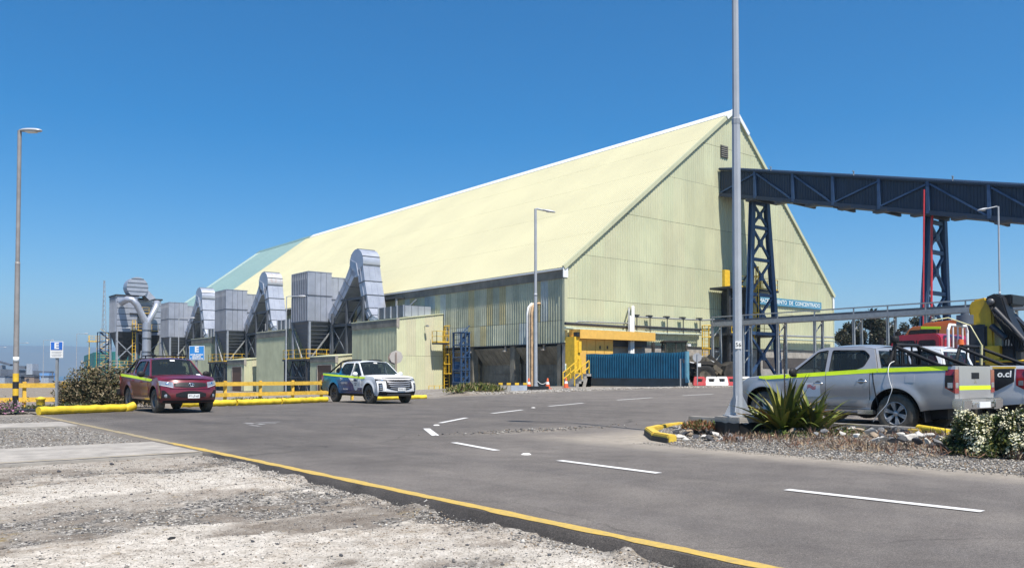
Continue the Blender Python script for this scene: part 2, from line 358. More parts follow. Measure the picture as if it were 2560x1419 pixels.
def z_fore(x, y):
    m = mix_fore(x, y); base = -drop(y) - 0.02
    z = base + 0.022 * m[..., 0] - 0.014 * m[..., 1] + 0.03 * (fbm(x * .5, y * .5, 31) - .5)
    z = np.where(x > 4.12, np.minimum(z, base + .01) + np.clip((x - 4.12) * 2.2, 0, 1) * np.clip(fbm(x * 3, y * 3.2, 44) - .42, 0, .3) * .34 * nss(13, 11, y), z)
    z = np.where(x > 4.33, np.minimum(z, -.022), z)
    z = np.where((y > 12.8) & (y < 15.9), np.minimum(z, -0.035), z); z = np.where((y > 21.5) & (y < 23.9), np.minimum(z, -0.03), z)
    return np.where(y > 15, np.maximum(z, -0.045), z)
fore = link('verge', sheet('verge', np.concatenate([np.linspace(-30, -6, 25), np.linspace(-5.9, 4.6, 150)]), np.concatenate([np.linspace(-12, 2, 15), np.linspace(2.07, 16, 200), np.linspace(16.2, 35, 80)]), z_fore, dirt, mix_fore))
tag(fore, kind='structure')

def mix_far(x, y):
    g = np.where(x > 27, 0.5, 0.2); return np.stack([np.where(x > 27, 0.4, 0.08) + 0 * x, g + 0 * x, 0.5 + 0 * x], -1)
def z_far(x, y):
    z = nG(x, y) - 0.05
    inroad = (y < ymax(x) - 0.3) & (x > 4.3); z = np.where(inroad, z - 0.08, z)
    z = np.where((x < 4.7) & (y < 35.2), -0.5, z)
    z = np.where((x > 26.5) & (y >= 36) & (y < 40), z + .04 + .05 * fbm(x * 1.3, y * 1.3, 5), z)
    return z + np.where((y > 38) & (x < 27), 0.12 * (fbm(x * .4, y * .4, 9) - .5), 0)
xs = np.concatenate([[-500, -300, -200, -120, -80, -50, -30], np.arange(-20, 60, 0.75), [62, 66, 70, 76, 84, 92, 100, 130, 180, 260, 400]])
ys = np.concatenate([[-60, -30, -12, 0, 10, 20, 28], np.arange(29, 72, 0.6), [74, 80, 90, 110, 140, 180, 230, 270, 300, 330]])
tag(link('ground', sheet('ground', xs, ys, z_far, dirt, mix_far)), kind='structure')

# ------------------------------------------------------------------ asphalt
def mat_asphalt():
    m = bpy.data.materials.new('asphalt'); m.use_nodes = True; n = m.node_tree.nodes; l = m.node_tree.links; p = n['Principled BSDF']
    p.inputs['Roughness'].default_value = 0.85; p.inputs['Specular IOR Level'].default_value = 0.3
    geo = n.new('ShaderNodeNewGeometry')
    def noise(sc, det=5, ro=0.6, mp=None):
        k = n.new('ShaderNodeTexNoise'); k.inputs['Scale'].default_value = sc; k.inputs['Detail'].default_value = det; k.inputs['Roughness'].default_value = ro
        if mp:
            q = n.new('ShaderNodeMapping'); q.inputs['Scale'].default_value = mp; l.new(geo.outputs['Position'], q.inputs[0]); l.new(q.outputs[0], k.inputs[0])
        else: l.new(geo.outputs['Position'], k.inputs[0])
        return k.outputs[0]
    def ramp(f, stops):
        k = n.new('ShaderNodeValToRGB'); e = k.color_ramp.elements
        while len(e) < len(stops): e.new(0.5)
        for a, (q, c) in zip(e, stops): a.position = q; a.color = (*c, 1)
        l.new(f, k.inputs[0]); return k.outputs[0]
    def mix(f, a, b, mode='MIX'):
        k = n.new('ShaderNodeMix'); k.data_type = 'RGBA'; k.blend_type = mode
        if isinstance(f, float): k.inputs[0].default_value = f
        else: l.new(f, k.inputs[0])
        l.new(a, k.inputs[6]); l.new(b, k.inputs[7]); return k.outputs[2]
    at = n.new('ShaderNodeAttribute'); at.attribute_name = 'mix'; sp = n.new('ShaderNodeSeparateColor'); l.new(at.outputs['Color'], sp.inputs[0])
    base = ramp(noise(0.55, 6, .62), [(0.3, (0.108, 0.098, 0.091)), (0.5, (0.138, 0.126, 0.116)), (0.7, (0.168, 0.153, 0.139))])
    lanes = ramp(noise(1.1, 5, .6, (1.0, 0.12, 1)), [(0.35, (0.86, 0.86, 0.87)), (0.65, (1.08, 1.07, 1.05))])
    c = mix(1.0, base, lanes, 'MULTIPLY')
    dk = n.new('ShaderNodeMath'); dk.operation = 'MULTIPLY'; dk.use_clamp = True; dk.inputs[1].default_value = 0.72; l.new(sp.outputs[1], dk.inputs[0])
    k = n.new('ShaderNodeRGB'); k.outputs[0].default_value = (0.036, 0.033, 0.031, 1); c = mix(dk.outputs[0], c, k.outputs[0])
    speck = ramp(noise(95, 4, .85), [(0.32, (0.42, 0.42, 0.43)), (0.5, (1, 1, 1)), (0.68, (2.0, 1.95, 1.9))]); c = mix(0.95, c, speck, 'MULTIPLY')
    spk2 = ramp(noise(30, 3, .9), [(0.34, (0.74, 0.74, 0.74)), (0.5, (1, 1, 1)), (0.66, (1.34, 1.33, 1.32))]); c = mix(0.9, c, spk2, 'MULTIPLY')
    blot = ramp(noise(2.3, 7, .72), [(0.36, (0.84, 0.83, 0.83)), (0.62, (1.08, 1.08, 1.07))]); c = mix(0.9, c, blot, 'MULTIPLY')
    nd = n.new('ShaderNodeTexNoise'); nd.inputs['Scale'].default_value = 1.3; nd.inputs['Detail'].default_value = 6; l.new(geo.outputs['Position'], nd.inputs[0])
    ad = n.new('ShaderNodeMix'); ad.data_type = 'RGBA'; ad.blend_type = 'ADD'; ad.inputs[0].default_value = .55; l.new(geo.outputs['Position'], ad.inputs[6]); l.new(nd.outputs['Color'], ad.inputs[7])
    vc = n.new('ShaderNodeTexVoronoi'); vc.feature = 'DISTANCE_TO_EDGE'; vc.inputs['Scale'].default_value = .21; l.new(ad.outputs[2], vc.inputs[0])
    crk = ramp(vc.outputs['Distance'], [(0.0, (.38, .38, .38)), (.0022, (.5, .5, .5)), (.0045, (1, 1, 1))]); c = mix(ramp(noise(.35, 4, .6), [(.46, (0, 0, 0)), (.6, (.9, .9, .9))]), c, mix(1.0, c, crk, 'MULTIPLY'))
    pale = ramp(noise(190, 1, .5), [(0.66, (1, 1, 1)), (0.74, (2.6, 2.5, 2.4))]); c = mix(0.55, c, pale, 'MULTIPLY')
    d = n.new('ShaderNodeMath'); d.operation = 'MULTIPLY'; d.use_clamp = True; l.new(sp.outputs[0], d.inputs[0])
    l.new(ramp(noise(1.7, 6, .7), [(0.25, (0.55, 0.55, 0.55)), (0.65, (1.25, 1.25, 1.25))]), d.inputs[1])
    tan = ramp(noise(6, 5), [(0.3, (0.27, 0.235, 0.19)), (0.7, (0.36, 0.32, 0.265))]); c = mix(d.outputs[0], c, tan)
    l.new(c, p.inputs['Base Color'])
    b = n.new('ShaderNodeBump'); b.inputs['Strength'].default_value = 0.55; b.inputs['Distance'].default_value = 0.012; l.new(noise(85, 3, .8), b.inputs['Height']); l.new(b.outputs[0], p.inputs['Normal'])
    return m
asphalt = mat_asphalt()
IX = 11.08                                                            # near edge of the planted island
def mix_road(x, y):
    dust = nss(9.7, 11.0, x + .5 * (fbm(x * .4, y * .25, 3) - .5)) * (1 - nss(10.8, 13.2, y)) * (x < 14) * .85
    dust = np.maximum(dust, .5 * np.exp(-(((x - 11.6) / 1.6) ** 2 + ((y - 13.6) / .55) ** 2)))
    dust = np.maximum(dust, .35 * nss(1.6, .1, ymax(x) - y) * (x > 22)); dust = np.maximum(dust, .25 * nss(.8, 0, x - ROADX) * (y > 13))
    edge = 1.4 * nss(4.46, 4.38, x) * (y < 13.2)
    r1 = np.abs(np.hypot(x - 11.8, y - 11.4) - 6.2); tyre = .35 * np.exp(-(r1 / .22) ** 2) * (x < 9) * (y > 9)
    r2 = np.abs(np.hypot(x - 13.5, y - 11.0) - 6.6); tyre = np.maximum(tyre, .3 * np.exp(-(r2 / .25) ** 2) * (x < 11) * (y > 10))
    stain = .5 * nss(.60, .72, fbm(x * .5, y * .5, 40)) * (y > 24) * (x < 22)
    newer = .42 * nss(10.5, 16.5, y + .25 * (12 - x) + 2 * (fbm(x * .2, y * .2, 71) - .5)) * nss(30, 18, x) + .16 * nss(.45, .62, fbm(x * .9, y * .16, 55)) * (x < 11)
    return np.stack([dust, np.maximum(np.maximum(edge, tyre), np.maximum(stain, newer)), 0 * x], -1)
U, T = np.meshgrid(np.concatenate([[4.27, 4.40], np.arange(4.47, 12, .18), np.arange(12.2, 30, .4), np.linspace(30.5, 140, 60)]), np.linspace(0, 1, 181), indexing='ij')
VY = -30 + (ymax(U) + 30) * T
VZ = nG(U, np.minimum(VY, 36)); VZ = np.where(U < 4.3, -drop(VY) - .03, VZ); U = np.where(U < 4.3, U + .09 * (fbm(VY * 2.1, VY * 0 + 1, 14) - .4), np.where(U < 4.41, U + .05 * (fbm(VY * 3.3, VY * 0 + 4, 15) - .55), U))
nx, ny = U.shape; ii = np.arange(nx * ny).reshape(nx, ny)
me = np_mesh('road', np.stack([U, VY, VZ], -1).reshape(-1, 3), np.stack([ii[:-1, :-1], ii[1:, :-1], ii[1:, 1:], ii[:-1, 1:]], -1).reshape(-1, 4), asphalt, 4)
attr_mesh(me, 'mix', mix_road(U, VY).reshape(-1, 3))
road = tag(link('road', me), kind='structure')

# painted lines
def worn(name, c, wear=0.35):
    m = bpy.data.materials.new(name); m.use_nodes = True; n = m.node_tree.nodes; l = m.node_tree.links; p = n['Principled BSDF']; p.inputs['Roughness'].default_value = 0.7
    geo = n.new('ShaderNodeNewGeometry'); k = n.new('ShaderNodeTexNoise'); k.inputs['Scale'].default_value = 14; k.inputs['Detail'].default_value = 8; k.inputs['Roughness'].default_value = 0.75; l.new(geo.outputs['Position'], k.inputs[0])
    r = n.new('ShaderNodeValToRGB'); e = r.color_ramp.elements; e[0].position = wear - .1; e[0].color = tuple(0.5 * a + 0.07 for a in c) + (1,); e[1].position = wear + .12; e[1].color = (*c, 1)
    l.new(k.outputs[0], r.inputs[0]); l.new(r.outputs[0], p.inputs['Base Color']); return m
line_yellow = worn('yellow_line_paint', (0.50, 0.34, 0.07), 0.42); line_white = worn('white_line_paint', (0.62, 0.61, 0.59), 0.34); faded = worn('faded_white_paint', (0.40, 0.39, 0.38), 0.5)
old_yellow = worn('dusty_yellow_paint', (0.36, 0.28, 0.14), 0.50)
b = MB(); yy = np.arange(-8, 28.1, .12); jag = lambda y, s: 0.05 * (float(vnoise(np.array(y * 3.0), np.array(s))) - .5) + .025 * (float(vnoise(np.array(y * 9.0), np.array(s))) - .5)
L = [(ROADX + .03 + jag(y, 1.5), y, 0.005) for y in yy] + [(ROADX + .165 + jag(y, 7.5), y, 0.005) for y in yy]; k = len(yy)
sel = int((15.2 + 8) / .12)
b.add(L, [(i, k + i, k + i + 1, i + 1) for i in range(k - 1) if i < sel], 0); b.add(L, [(i, k + i, k + i + 1, i + 1) for i in range(k - 1) if i >= sel], 1)
b.build('edge_line', [line_yellow, old_yellow], road)
def strip(pts, wd, name, mat, parent=road):
    m = MB(); n = len(pts); l, r = [], []
    for i, p in enumerate(pts):
        d = (Vector(pts[min(i + 1, n - 1)]) - Vector(pts[max(i - 1, 0)])).normalized(); q = Vector((-d.y, d.x)) * wd / 2; p = Vector(p)
        for lst, s in ((l, q), (r, -q)):
            v = p + s; lst.append((v.x, v.y, G(v.x, min(v.y, 35.5)) + .008))
    m.add(l + r, [(n + i, n + i + 1, i + 1, i) for i in range(n - 1)]); return m.build(name, mat, parent)
def seg(a, b_, k=6): return [Vector(a).lerp(Vector(b_), i / k) for i in range(k + 1)]
def gp(px, py):
    p = onz(px, py, 0)
    for _ in range(12): p = onz(px, py, G(p.x, min(p.y, 35.9)))
    return p
for a, c, wd in (((2456, 1279), (1966, 1224), .13), ((1647, 1183), (1398, 1151), .13), ((1242, 1126), (1134, 1106), .13), ((1089, 1089), (1066, 1071), .15), ((1100, 1057), (1166, 1044), .14), ((1230, 1033), (1306, 1024), .15), ((1372, 1015), (1458, 1007), .16), ((1543, 999.5), (1630, 993.5), .17), ((1706, 988.5), (1782, 984.5), .18)):
    p, q = gp(*a), gp(*c); strip(seg(p.xy, q.xy), wd, 'lane_marking', line_white)
for a, c in (((1640, 1262), (1760, 1276)), ):
    pass
for pts in (((612, 1057), (660, 1061)), ((625, 1063), (650, 1065)), ((640, 1057), (700, 1054)), ((615, 1060), (690, 1058))):
    p, q = gp(*pts[0]), gp(*pts[1]); strip(seg(p.xy, q.xy, 3), .12, 'worn_marking', faded)
stud_m = pm('road_stud_plastic', (0.72, 0.70, 0.66), 0.5, var=.05)
for (px, py), lab in (((1315, 1136), 'white road stud between the two near centre dashes'), ((1333, 1019), 'small white road stud far along the curving centre line'), ((1091, 1063), 'white road stud at the bend of the centre line')):
    p = gp(px, py); m = MB(); m.lathe([(0.0, 0.022), (.05, .02), (.075, .004), (.08, 0)], (0, 0, 0), n=14)
    o = m.build('road_stud', stud_m, None, (p.x, p.y, G(p.x, p.y) + .004)); tag(o, lab, 'road stud', 'road studs along the centre line')

# concrete strips across the verge
for y0, y1, nm in ((12.98, 15.7, 'path'), (21.75, 23.7, 'path')):
    mm = sheet(nm, np.linspace(-30, 4.33, 60), np.linspace(y0, y1, 8), lambda X, Y: 0.006 + .012 * (fbm(X * .5, Y * .5, 3) - .5), concrete_pale); tag(link(nm, mm), kind='structure')
    m = MB(); m.b6(-30, 4.3, y0 - .06, y0, -.1, .004); m.build('path_edge', concrete_pale, bpy.data.objects[nm])
m = MB(); m.add([(-30, 13.0, .02), (4.3, 13.0, .02), (4.3, 13.07, .02), (-30, 13.07, .02)], [(0, 1, 2, 3)]); m.build('edge_line', old_yellow, bpy.data.objects['path'])

# ------------------------------------------------------------------ sea and the hills across the bay
sea_m = pm('sea_water', (0.02, 0.07, 0.13), 0.25, var=.1, scale=.02, bump=.4, bscale=.3)
m = MB(); m.add([(-14000, 200, -14), (14000, 200, -14), (14000, 14000, -14), (-14000, 14000, -14)], [(0, 1, 2, 3)]); tag(m.build('sea', sea_m), kind='structure')
hill_m = pm('bare_hills', (0.16, 0.12, 0.09), 0.9, var=.15, scale=.002)
ang = np.linspace(-75, 25, 160); V = []
for k, (rr, hh) in enumerate(((9000, 250.), (10200, 368.), (11500, 300.))):
    a = np.radians(ang + 38.76); x, y = np.sin(a) * rr, np.cos(a) * rr
    prof = hh * (.93 + .13 * (fbm(ang * .35, ang * 0 + k, 50 + k) - .5) + .05 * np.sin(ang * .11 + 1)) * nss(26, 4, ang)
    z = -14 + prof; V += [np.stack([x * .96, y * .96, 0 * x - 20], -1), np.stack([x, y, z], -1)]
V = np.concatenate(V); n_ = len(ang); Fq = []
for r_ in range(5):
    i = np.arange(n_ - 1) + r_ * n_; Fq.append(np.stack([i, i + 1, i + n_ + 1, i + n_], -1))
tag(link('hills', np_mesh('hills', V, np.concatenate(Fq), hill_m, 4)), kind='structure')
HAZE = 1.9e-4
hz = bpy.data.materials.new('sea_haze'); hz.use_nodes = True; hn = hz.node_tree; hn.nodes.remove(hn.nodes['Principled BSDF'])
pv = hn.nodes.new('ShaderNodeVolumePrincipled'); pv.inputs['Color'].default_value = (0.52, 0.78, 1.0, 1); pv.inputs['Density'].default_value = HAZE; pv.inputs['Anisotropy'].default_value = 0.2
hn.links.new(pv.outputs[0], hn.nodes['Material Output'].inputs['Volume'])
m = MB(); m.b6(-15000, 15000, -120, 15000, -25, 420); h = m.build('haze', hz); tag(h, kind='stuff')
# ------------------------------------------------------------------ the warehouse
WX, WY, WX2, WYE = 45.9, 50.3, 86.7, 171.6
EZ, BZ = 9.96, 3.82
ap = ony(1833, 277, WY); RX, RZ = ap.x, ap.z
def rake(x): return EZ + (RZ - EZ) * ((x - WX) / (RX - WX) if x < RX else (WX2 - x) / (WX2 - RX))
gable_m = pm('gable_sheet', (0.54, 0.545, 0.36), 0.5, var=0.05, scale=0.25, rand=0.065, hue=0.010, streak=0.5, scol=(0.36, 0.37, 0.25))
roof_m = pm('roof_sheet', (0.515, 0.485, 0.305), 0.6, var=0.04, scale=0.12, rand=0.012, streak=0.05, scol=(0.38, 0.38, 0.27))
roof_green = pm('roof_sheet_green', (0.17, 0.28, 0.275), 0.5, var=0.04, scale=0.2, rand=0.03)
trim_white = pm('white_flashing', (0.80, 0.81, 0.80), 0.4, var=.04)
fascia_m = pm('stained_fascia', (0.23, 0.215, 0.18), 0.8, var=0.18, scale=0.8, streak=0.5, scol=(0.08, 0.075, 0.065))
dark_conc = pm('dark_streaked_concrete', (0.25, 0.225, 0.175), 0.9, var=0.2, scale=0.9, streak=0.6, scol=(0.05, 0.045, 0.04), bump=.3)  # darker concrete with near-black vertical streaks
longs = [pm('wall_sheet_' + k, c, 0.5, var=0.10, scale=0.8, rand=0.10, streak=0.5, scol=s) for k, c, s in (
    ('green', (0.40, 0.42, 0.31), (0.20, 0.21, 0.15)), ('blue', (0.38, 0.43, 0.42), (0.2, 0.22, 0.2)), ('olive', (0.44, 0.39, 0.21), (0.2, 0.19, 0.13)), ('pale', (0.48, 0.49, 0.36), (0.24, 0.24, 0.17)))]
PROF = ((0.0, 0), (0.52, 0), (0.62, 1), (0.90, 1))
def ribbed(u0, u1, lo, hi, fn, pitch, dpt, flip=False):
    """one profiled metal sheet: fn(u, z, out) places it"""
    us = []; k = max(1, round((u1 - u0) / pitch)); p = (u1 - u0) / k
    for i in range(k):
        for a, h in PROF: us.append((u0 + (i + a) * p, h * dpt))
    us.append((u1, 0)); m = MB(); n = len(us)
    vs = [fn(u, lo(u), o) for u, o in us] + [fn(u, hi(u), o) for u, o in us]
    fs = [(i, i + 1, n + i + 1, n + i) for i in range(n - 1)]
    e = [fn(us[0][0], lo(us[0][0]), -.05), fn(us[-1][0], lo(us[-1][0]), -.05), fn(us[-1][0], hi(us[-1][0]), -.05), fn(us[0][0], hi(us[0][0]), -.05)]
    m.add(vs + e, [f[::-1] for f in fs] if flip else fs); q = 2 * n
    m.add(vs + e, [(0, n, q + 3, q), (n - 1, q + 1, q + 2, 2 * n - 1)])
    return m
wh = thing('warehouse', 'huge pale yellow and green corrugated storage shed with steep gable behind the road', 'warehouse', (WX, WY, 0.3))
O = Vector((WX, WY, 0.3))
def wpart(mb, name, mats, parent=wh, **k):
    mb.v = [tuple(Vector(v) - O) for v in mb.v]; return mb.build(name, mats, parent, **k)
rows = [BZ, 7.5, 11.2, 15.25, 19.4, 23.4, 28]
NC = 27; cw = (WX2 - WX) / NC
for i in range(NC):
    u0, u1 = WX + i * cw + .004, WX + (i + 1) * cw - .004
    for j in range(6):
        z0, z1 = rows[j] + .012, rows[j + 1] - .012
        if max(rake(u0), rake(u1), RZ if u0 < RX < u1 else 0) < z0 + .1: continue
        off = -.012 * (j % 2) - .006 * (i % 2)
        wpart(ribbed(u0, u1, lambda u: min(z0, rake(u) - .01), lambda u: max(min(z1, rake(u) - .02), min(z0, rake(u) - .01)), lambda u, z, o: (u, WY + off - o, z), .30, .04), 'wall_panel', gable_m)
# inner dark sheet behind the joints, and the wall on the far side
m = MB(); m.prism([(WX + .1, BZ), (WX2 - .1, BZ), (WX2 - .1, EZ - .2), (RX, RZ - .3), (WX + .1, EZ - .2)], lambda u, v, w_: (u, WY + .09 + w_, v), .05)
m.b6(WX2 - .15, WX2, WY + .2, WYE, .3, EZ - .1); m.prism([(WX + .1, -.9), (WX2 - .1, -.9), (WX2 - .1, EZ - .2), (RX, RZ - .3), (WX + .1, EZ - .2)], lambda u, v, w_: (u, WYE - .1 - w_, v), .05)
wpart(m, 'inner_wall', dark_steel)
# long wall: two rows of sheets
rs = random.Random(4); cols = []
y = WY + .12
while y < WYE - 1:
    wd = .95 if y < WY + 40 else 5.0
    for z0, z1 in ((BZ, 5.65), (5.68, 9.12)):
        mm = longs[rs.choices((0, 1, 2, 3), (4, 3, 2.4, 2))[0]] if z0 > 5 or y > WY + 40 or not cols else longs[rs.choices((0, 1, 2, 3), (4, 2, 2, 2))[0]]
        o_ = .0 if z0 > 5 else .012
        wpart(ribbed(y + .004, min(y + wd, WYE) - .004, lambda u: z0, lambda u: z1, lambda u, z, o: (WX - o_ - o, u, z), .32, .045, flip=True), 'wall_panel', mm); cols.append(1)
    y += wd
m = MB(); m.b6(WX + .07, WX + .12, WY + .2, WYE, BZ, 9.9); wpart(m, 'inner_wall', dark_steel)
# fascia, gutter and corner trims
y = WY + .03
while y < WYE:
    m = MB(); m.b6(WX - .13, WX + .02, y, min(y + 5.9, WYE), 9.10, 9.80); wpart(m, 'fascia_panel', fascia_m); y += 5.92
m = MB(); m.b6(WX - .26, WX - .06, WY - .12, WYE, 9.80, 9.93); wpart(m, 'gutter', trim_white)
m = MB(); m.b6(WX - .05, WX + .22, WY - .10, WY - .06, BZ, 9.3); m.b6(WX - .09, WX - .055, WY - .1, WY + .2, BZ, 9.1); wpart(m, 'corner_trim', gable_m)
m = MB(); m.b6(WX - .28, WX + .26, WY - .16, WY - .10, 9.15, 9.98); wpart(m, 'corner_cap', trim_white)
m = MB(); m.b6(WX2 - .2, WX2 + .12, WY - .14, WY - .08, 8.6, 10.0); wpart(m, 'corner_cap', trim_white)
m = MB(); m.b6(WX2 - .02, WX2 + .1, WY - .10, WY - .05, BZ, 8.6); wpart(m, 'corner_trim', gable_m)
# roof sheets
SL = sqrt((RX - WX) ** 2 + (RZ - EZ) ** 2); nb = 5
def onroof(s, y, o=0):
    f = s / SL; nx, nz = -(RZ - EZ) / SL, (RX - WX) / SL
    return (WX - .25 + (RX - WX + .25) * f + nx * o, y, EZ + (RZ - EZ) * f + nz * o)
y = WY - .18; k = 0
while y < WYE - .01:
    y1 = min(y + 4.4, WYE); green = y - WY > 95.2
    for j in range(nb):
        s0, s1 = SL * j / nb + .02, SL * (j + 1) / nb + .05
        ribs = 4; m = MB(); t = 0.0
        us = []
        for a in range(ribs * 3):
            for q, h in ((0, 0), (.8, 0), (.86, .022), (.94, .022)): us.append((y + (a + q) * (y1 - y) / (ribs * 3), h))
        us.append((y1 - .004, 0)); n = len(us)
        m.add([onroof(s0, u, h + t + .007) for u, h in us] + [onroof(s1, u, h + t) for u, h in us] + [onroof(s0, u, -.03) for u, h in us], [(i, n + i, n + i + 1, i + 1) for i in range(n - 1)] + [(2 * n + i, i, i + 1, 2 * n + i + 1) for i in range(n - 1)])
        wpart(m, 'roof_panel', roof_green if green else roof_m)
    y = y1; k += 1
m = MB(); m.add([(RX, WY - .1, RZ - .02), (WX2 + .2, WY - .1, EZ - .02), (WX2 + .2, WYE, EZ - .02), (RX, WYE, RZ - .02)], [(0, 1, 2, 3)])
m.add([onroof(0, WY, -.06), onroof(SL, WY, -.06), onroof(SL, WYE, -.06), onroof(0, WYE, -.06)], [(0, 1, 2, 3)]); wpart(m, 'roof_deck', roof_m)
for (x0, z0, x1, z1) in ((WX - .2, EZ - .02, RX, RZ), (RX, RZ, WX2 + .15, EZ - .02)):
    m = MB(); m.bar((x0, WY - .12, z0), (x1, WY - .12, z1), .22, .34); wpart(m, 'rake_flashing', gable_m)
m = MB(); m.bar((RX - 1.35, WY - .16, RZ - 1.0), (RX, WY - .16, RZ + .02), .3, .38); m.bar((RX, WY - .16, RZ + .02), (RX + 2.2, WY - .16, RZ - 2.05), .3, .38); wpart(m, 'rake_cap', trim_white)
for ya, yb, mt in ((WY - .2, WY + 95.2, trim_white), (WY + 95.2, WYE, roof_green)):
    m = MB(); m.prism([(-.75, -.50), (0, .12), (.75, -.62), (.7, -.70), (0, .0), (-.72, -.58)], lambda u, v, w_: (RX + u, ya + w_, RZ + v), yb - ya); wpart(m, 'ridge_cap', mt)
# concrete base of the gable
for x0, x1, z1 in ((WX - .02, WX + 1.25, BZ - .03), (WX + 1.27, 58, BZ - .9), (58, 72, BZ - .9), (72, WX2, BZ - .9)):
    m = MB(); m.b6(x0, x1, WY - .08, WY + .45, -.4, z1); wpart(m, 'concrete_base', concrete)
m = MB(); m.b6(WX + 1.3, WX2, WY - .05, WY + .1, BZ - .88, BZ - .02); wpart(m, 'base_panel', concrete_pale)
m = MB(); m.b6(WX - .1, WX2, WY - .14, WY - .04, BZ - .10, BZ - .015); m.b6(WX - .14, WX - .02, WY, WYE, BZ - .1, BZ - .015); wpart(m, 'drip_rail', dark_steel)
net = pm('dark_shade_net', (0.07, 0.062, 0.06), 0.9, var=.15, scale=.6)
a, c = ony(1905, 895, WY), ony(2090, 918, WY); m = MB(); m.b6(a.x, WX2 - .3, WY - .14, WY - .10, 1.9, 2.95); wpart(m, 'shade_net', net)
# concrete arcade below the long wall
bay = 6.2
for k in range(18):
    y0 = WY + .6 + k * bay
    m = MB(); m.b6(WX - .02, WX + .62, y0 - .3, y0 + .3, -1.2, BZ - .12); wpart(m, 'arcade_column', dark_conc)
    if k > 4: continue
    for q in range(8):
        ya, yb = y0 + .32 + q * (bay - .64) / 8, y0 + .32 + (q + 1) * (bay - .64) / 8 - .03
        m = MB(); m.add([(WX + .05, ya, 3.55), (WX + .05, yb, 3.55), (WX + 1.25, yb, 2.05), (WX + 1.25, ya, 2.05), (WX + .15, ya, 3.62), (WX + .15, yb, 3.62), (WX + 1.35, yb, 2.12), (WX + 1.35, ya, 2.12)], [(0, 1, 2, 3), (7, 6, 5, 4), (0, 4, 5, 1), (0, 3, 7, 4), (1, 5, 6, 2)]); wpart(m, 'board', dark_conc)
    for q in range(3):
        for z0, z1 in ((-1.2, .45), (.48, 1.25), (1.28, 2.05)):
            ya, yb = y0 + .32 + q * (bay - .64) / 3, y0 + .32 + (q + 1) * (bay - .64) / 3 - .03
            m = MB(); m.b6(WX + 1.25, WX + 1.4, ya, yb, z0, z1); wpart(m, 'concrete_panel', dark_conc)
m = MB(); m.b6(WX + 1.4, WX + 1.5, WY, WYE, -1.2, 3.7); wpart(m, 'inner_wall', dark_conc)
for k in range(3):
    m = MB(); y0 = WY + 2.5 + k * 5.2; m.b6(WX - .06, WX + .06, y0, y0 + .16, 3.3, 3.74); m.box((WX - .1, y0 + .08, 3.3), (.3, .24, .12)); wpart(m, 'floodlight', concrete_pale)
# louvre near the ridge
a, c = ony(1800, 362, WY), ony(1818, 397, WY); m = MB(); m.b6(a.x, c.x, WY - .1, WY - .05, c.z, a.z); lo = wpart(m, 'louvre_vent', dark_steel)
for q in range(6):
    m = MB(); z = c.z - .3 + (a.z - c.z) * (q + .5) / 6; m.v = []; m.box(((a.x + c.x) / 2, WY - .13, z + .3), (c.x - a.x - .08, .05, .1)); m.v = [tuple(Vector(v) - O) for v in m.v]; m.build('slat', fascia_m, lo)

# name board on the gable
a, c = ony(2053.5, 756, WY - .2), ony(2053.5, 774, WY - .2); x0 = ony(1883, 740, WY - .2).x
zc, hh = (a.z + c.z) / 2, (a.z - c.z)
sg = thing('wall_sign', 'long blue lettered board fixed low on the right side of the gable', 'sign', ((x0 + a.x) / 2, WY - .2, zc)); hw = (a.x - x0) / 2
gb = pm('sign_turquoise', (0.02, 0.20, 0.36), 0.4, var=.06); gw = pm('sign_pale_lettering', (0.72, 0.80, 0.80), 0.5, var=.03); gl = pm('sign_pale_line', (0.30, 0.52, 0.62), 0.5, var=.03)
m = MB(); m.box((0, .06, 0), (2 * hw, .1, hh)); m.build('board', gb, sg)
for s in (1, -1): m = MB(); m.box((0, 0, s * hh * .34), (2 * hw - .1, .02, .05)); m.build('stripe', gl, sg)
t = text('ALMACENAMIENTO  DE  CONCENTRADO', hh * .68, 'lettering', gw, sg, frame_m((0, -.005, 0), (1, 0, 0), (0, 0, 1)), weight=.012)
wd = max(v.co.x for v in t.data.vertices) - min(v.co.x for v in t.data.vertices)
t.data.transform(Matrix.Diagonal(((2 * hw - .5) / wd, 1, 1, 1)))

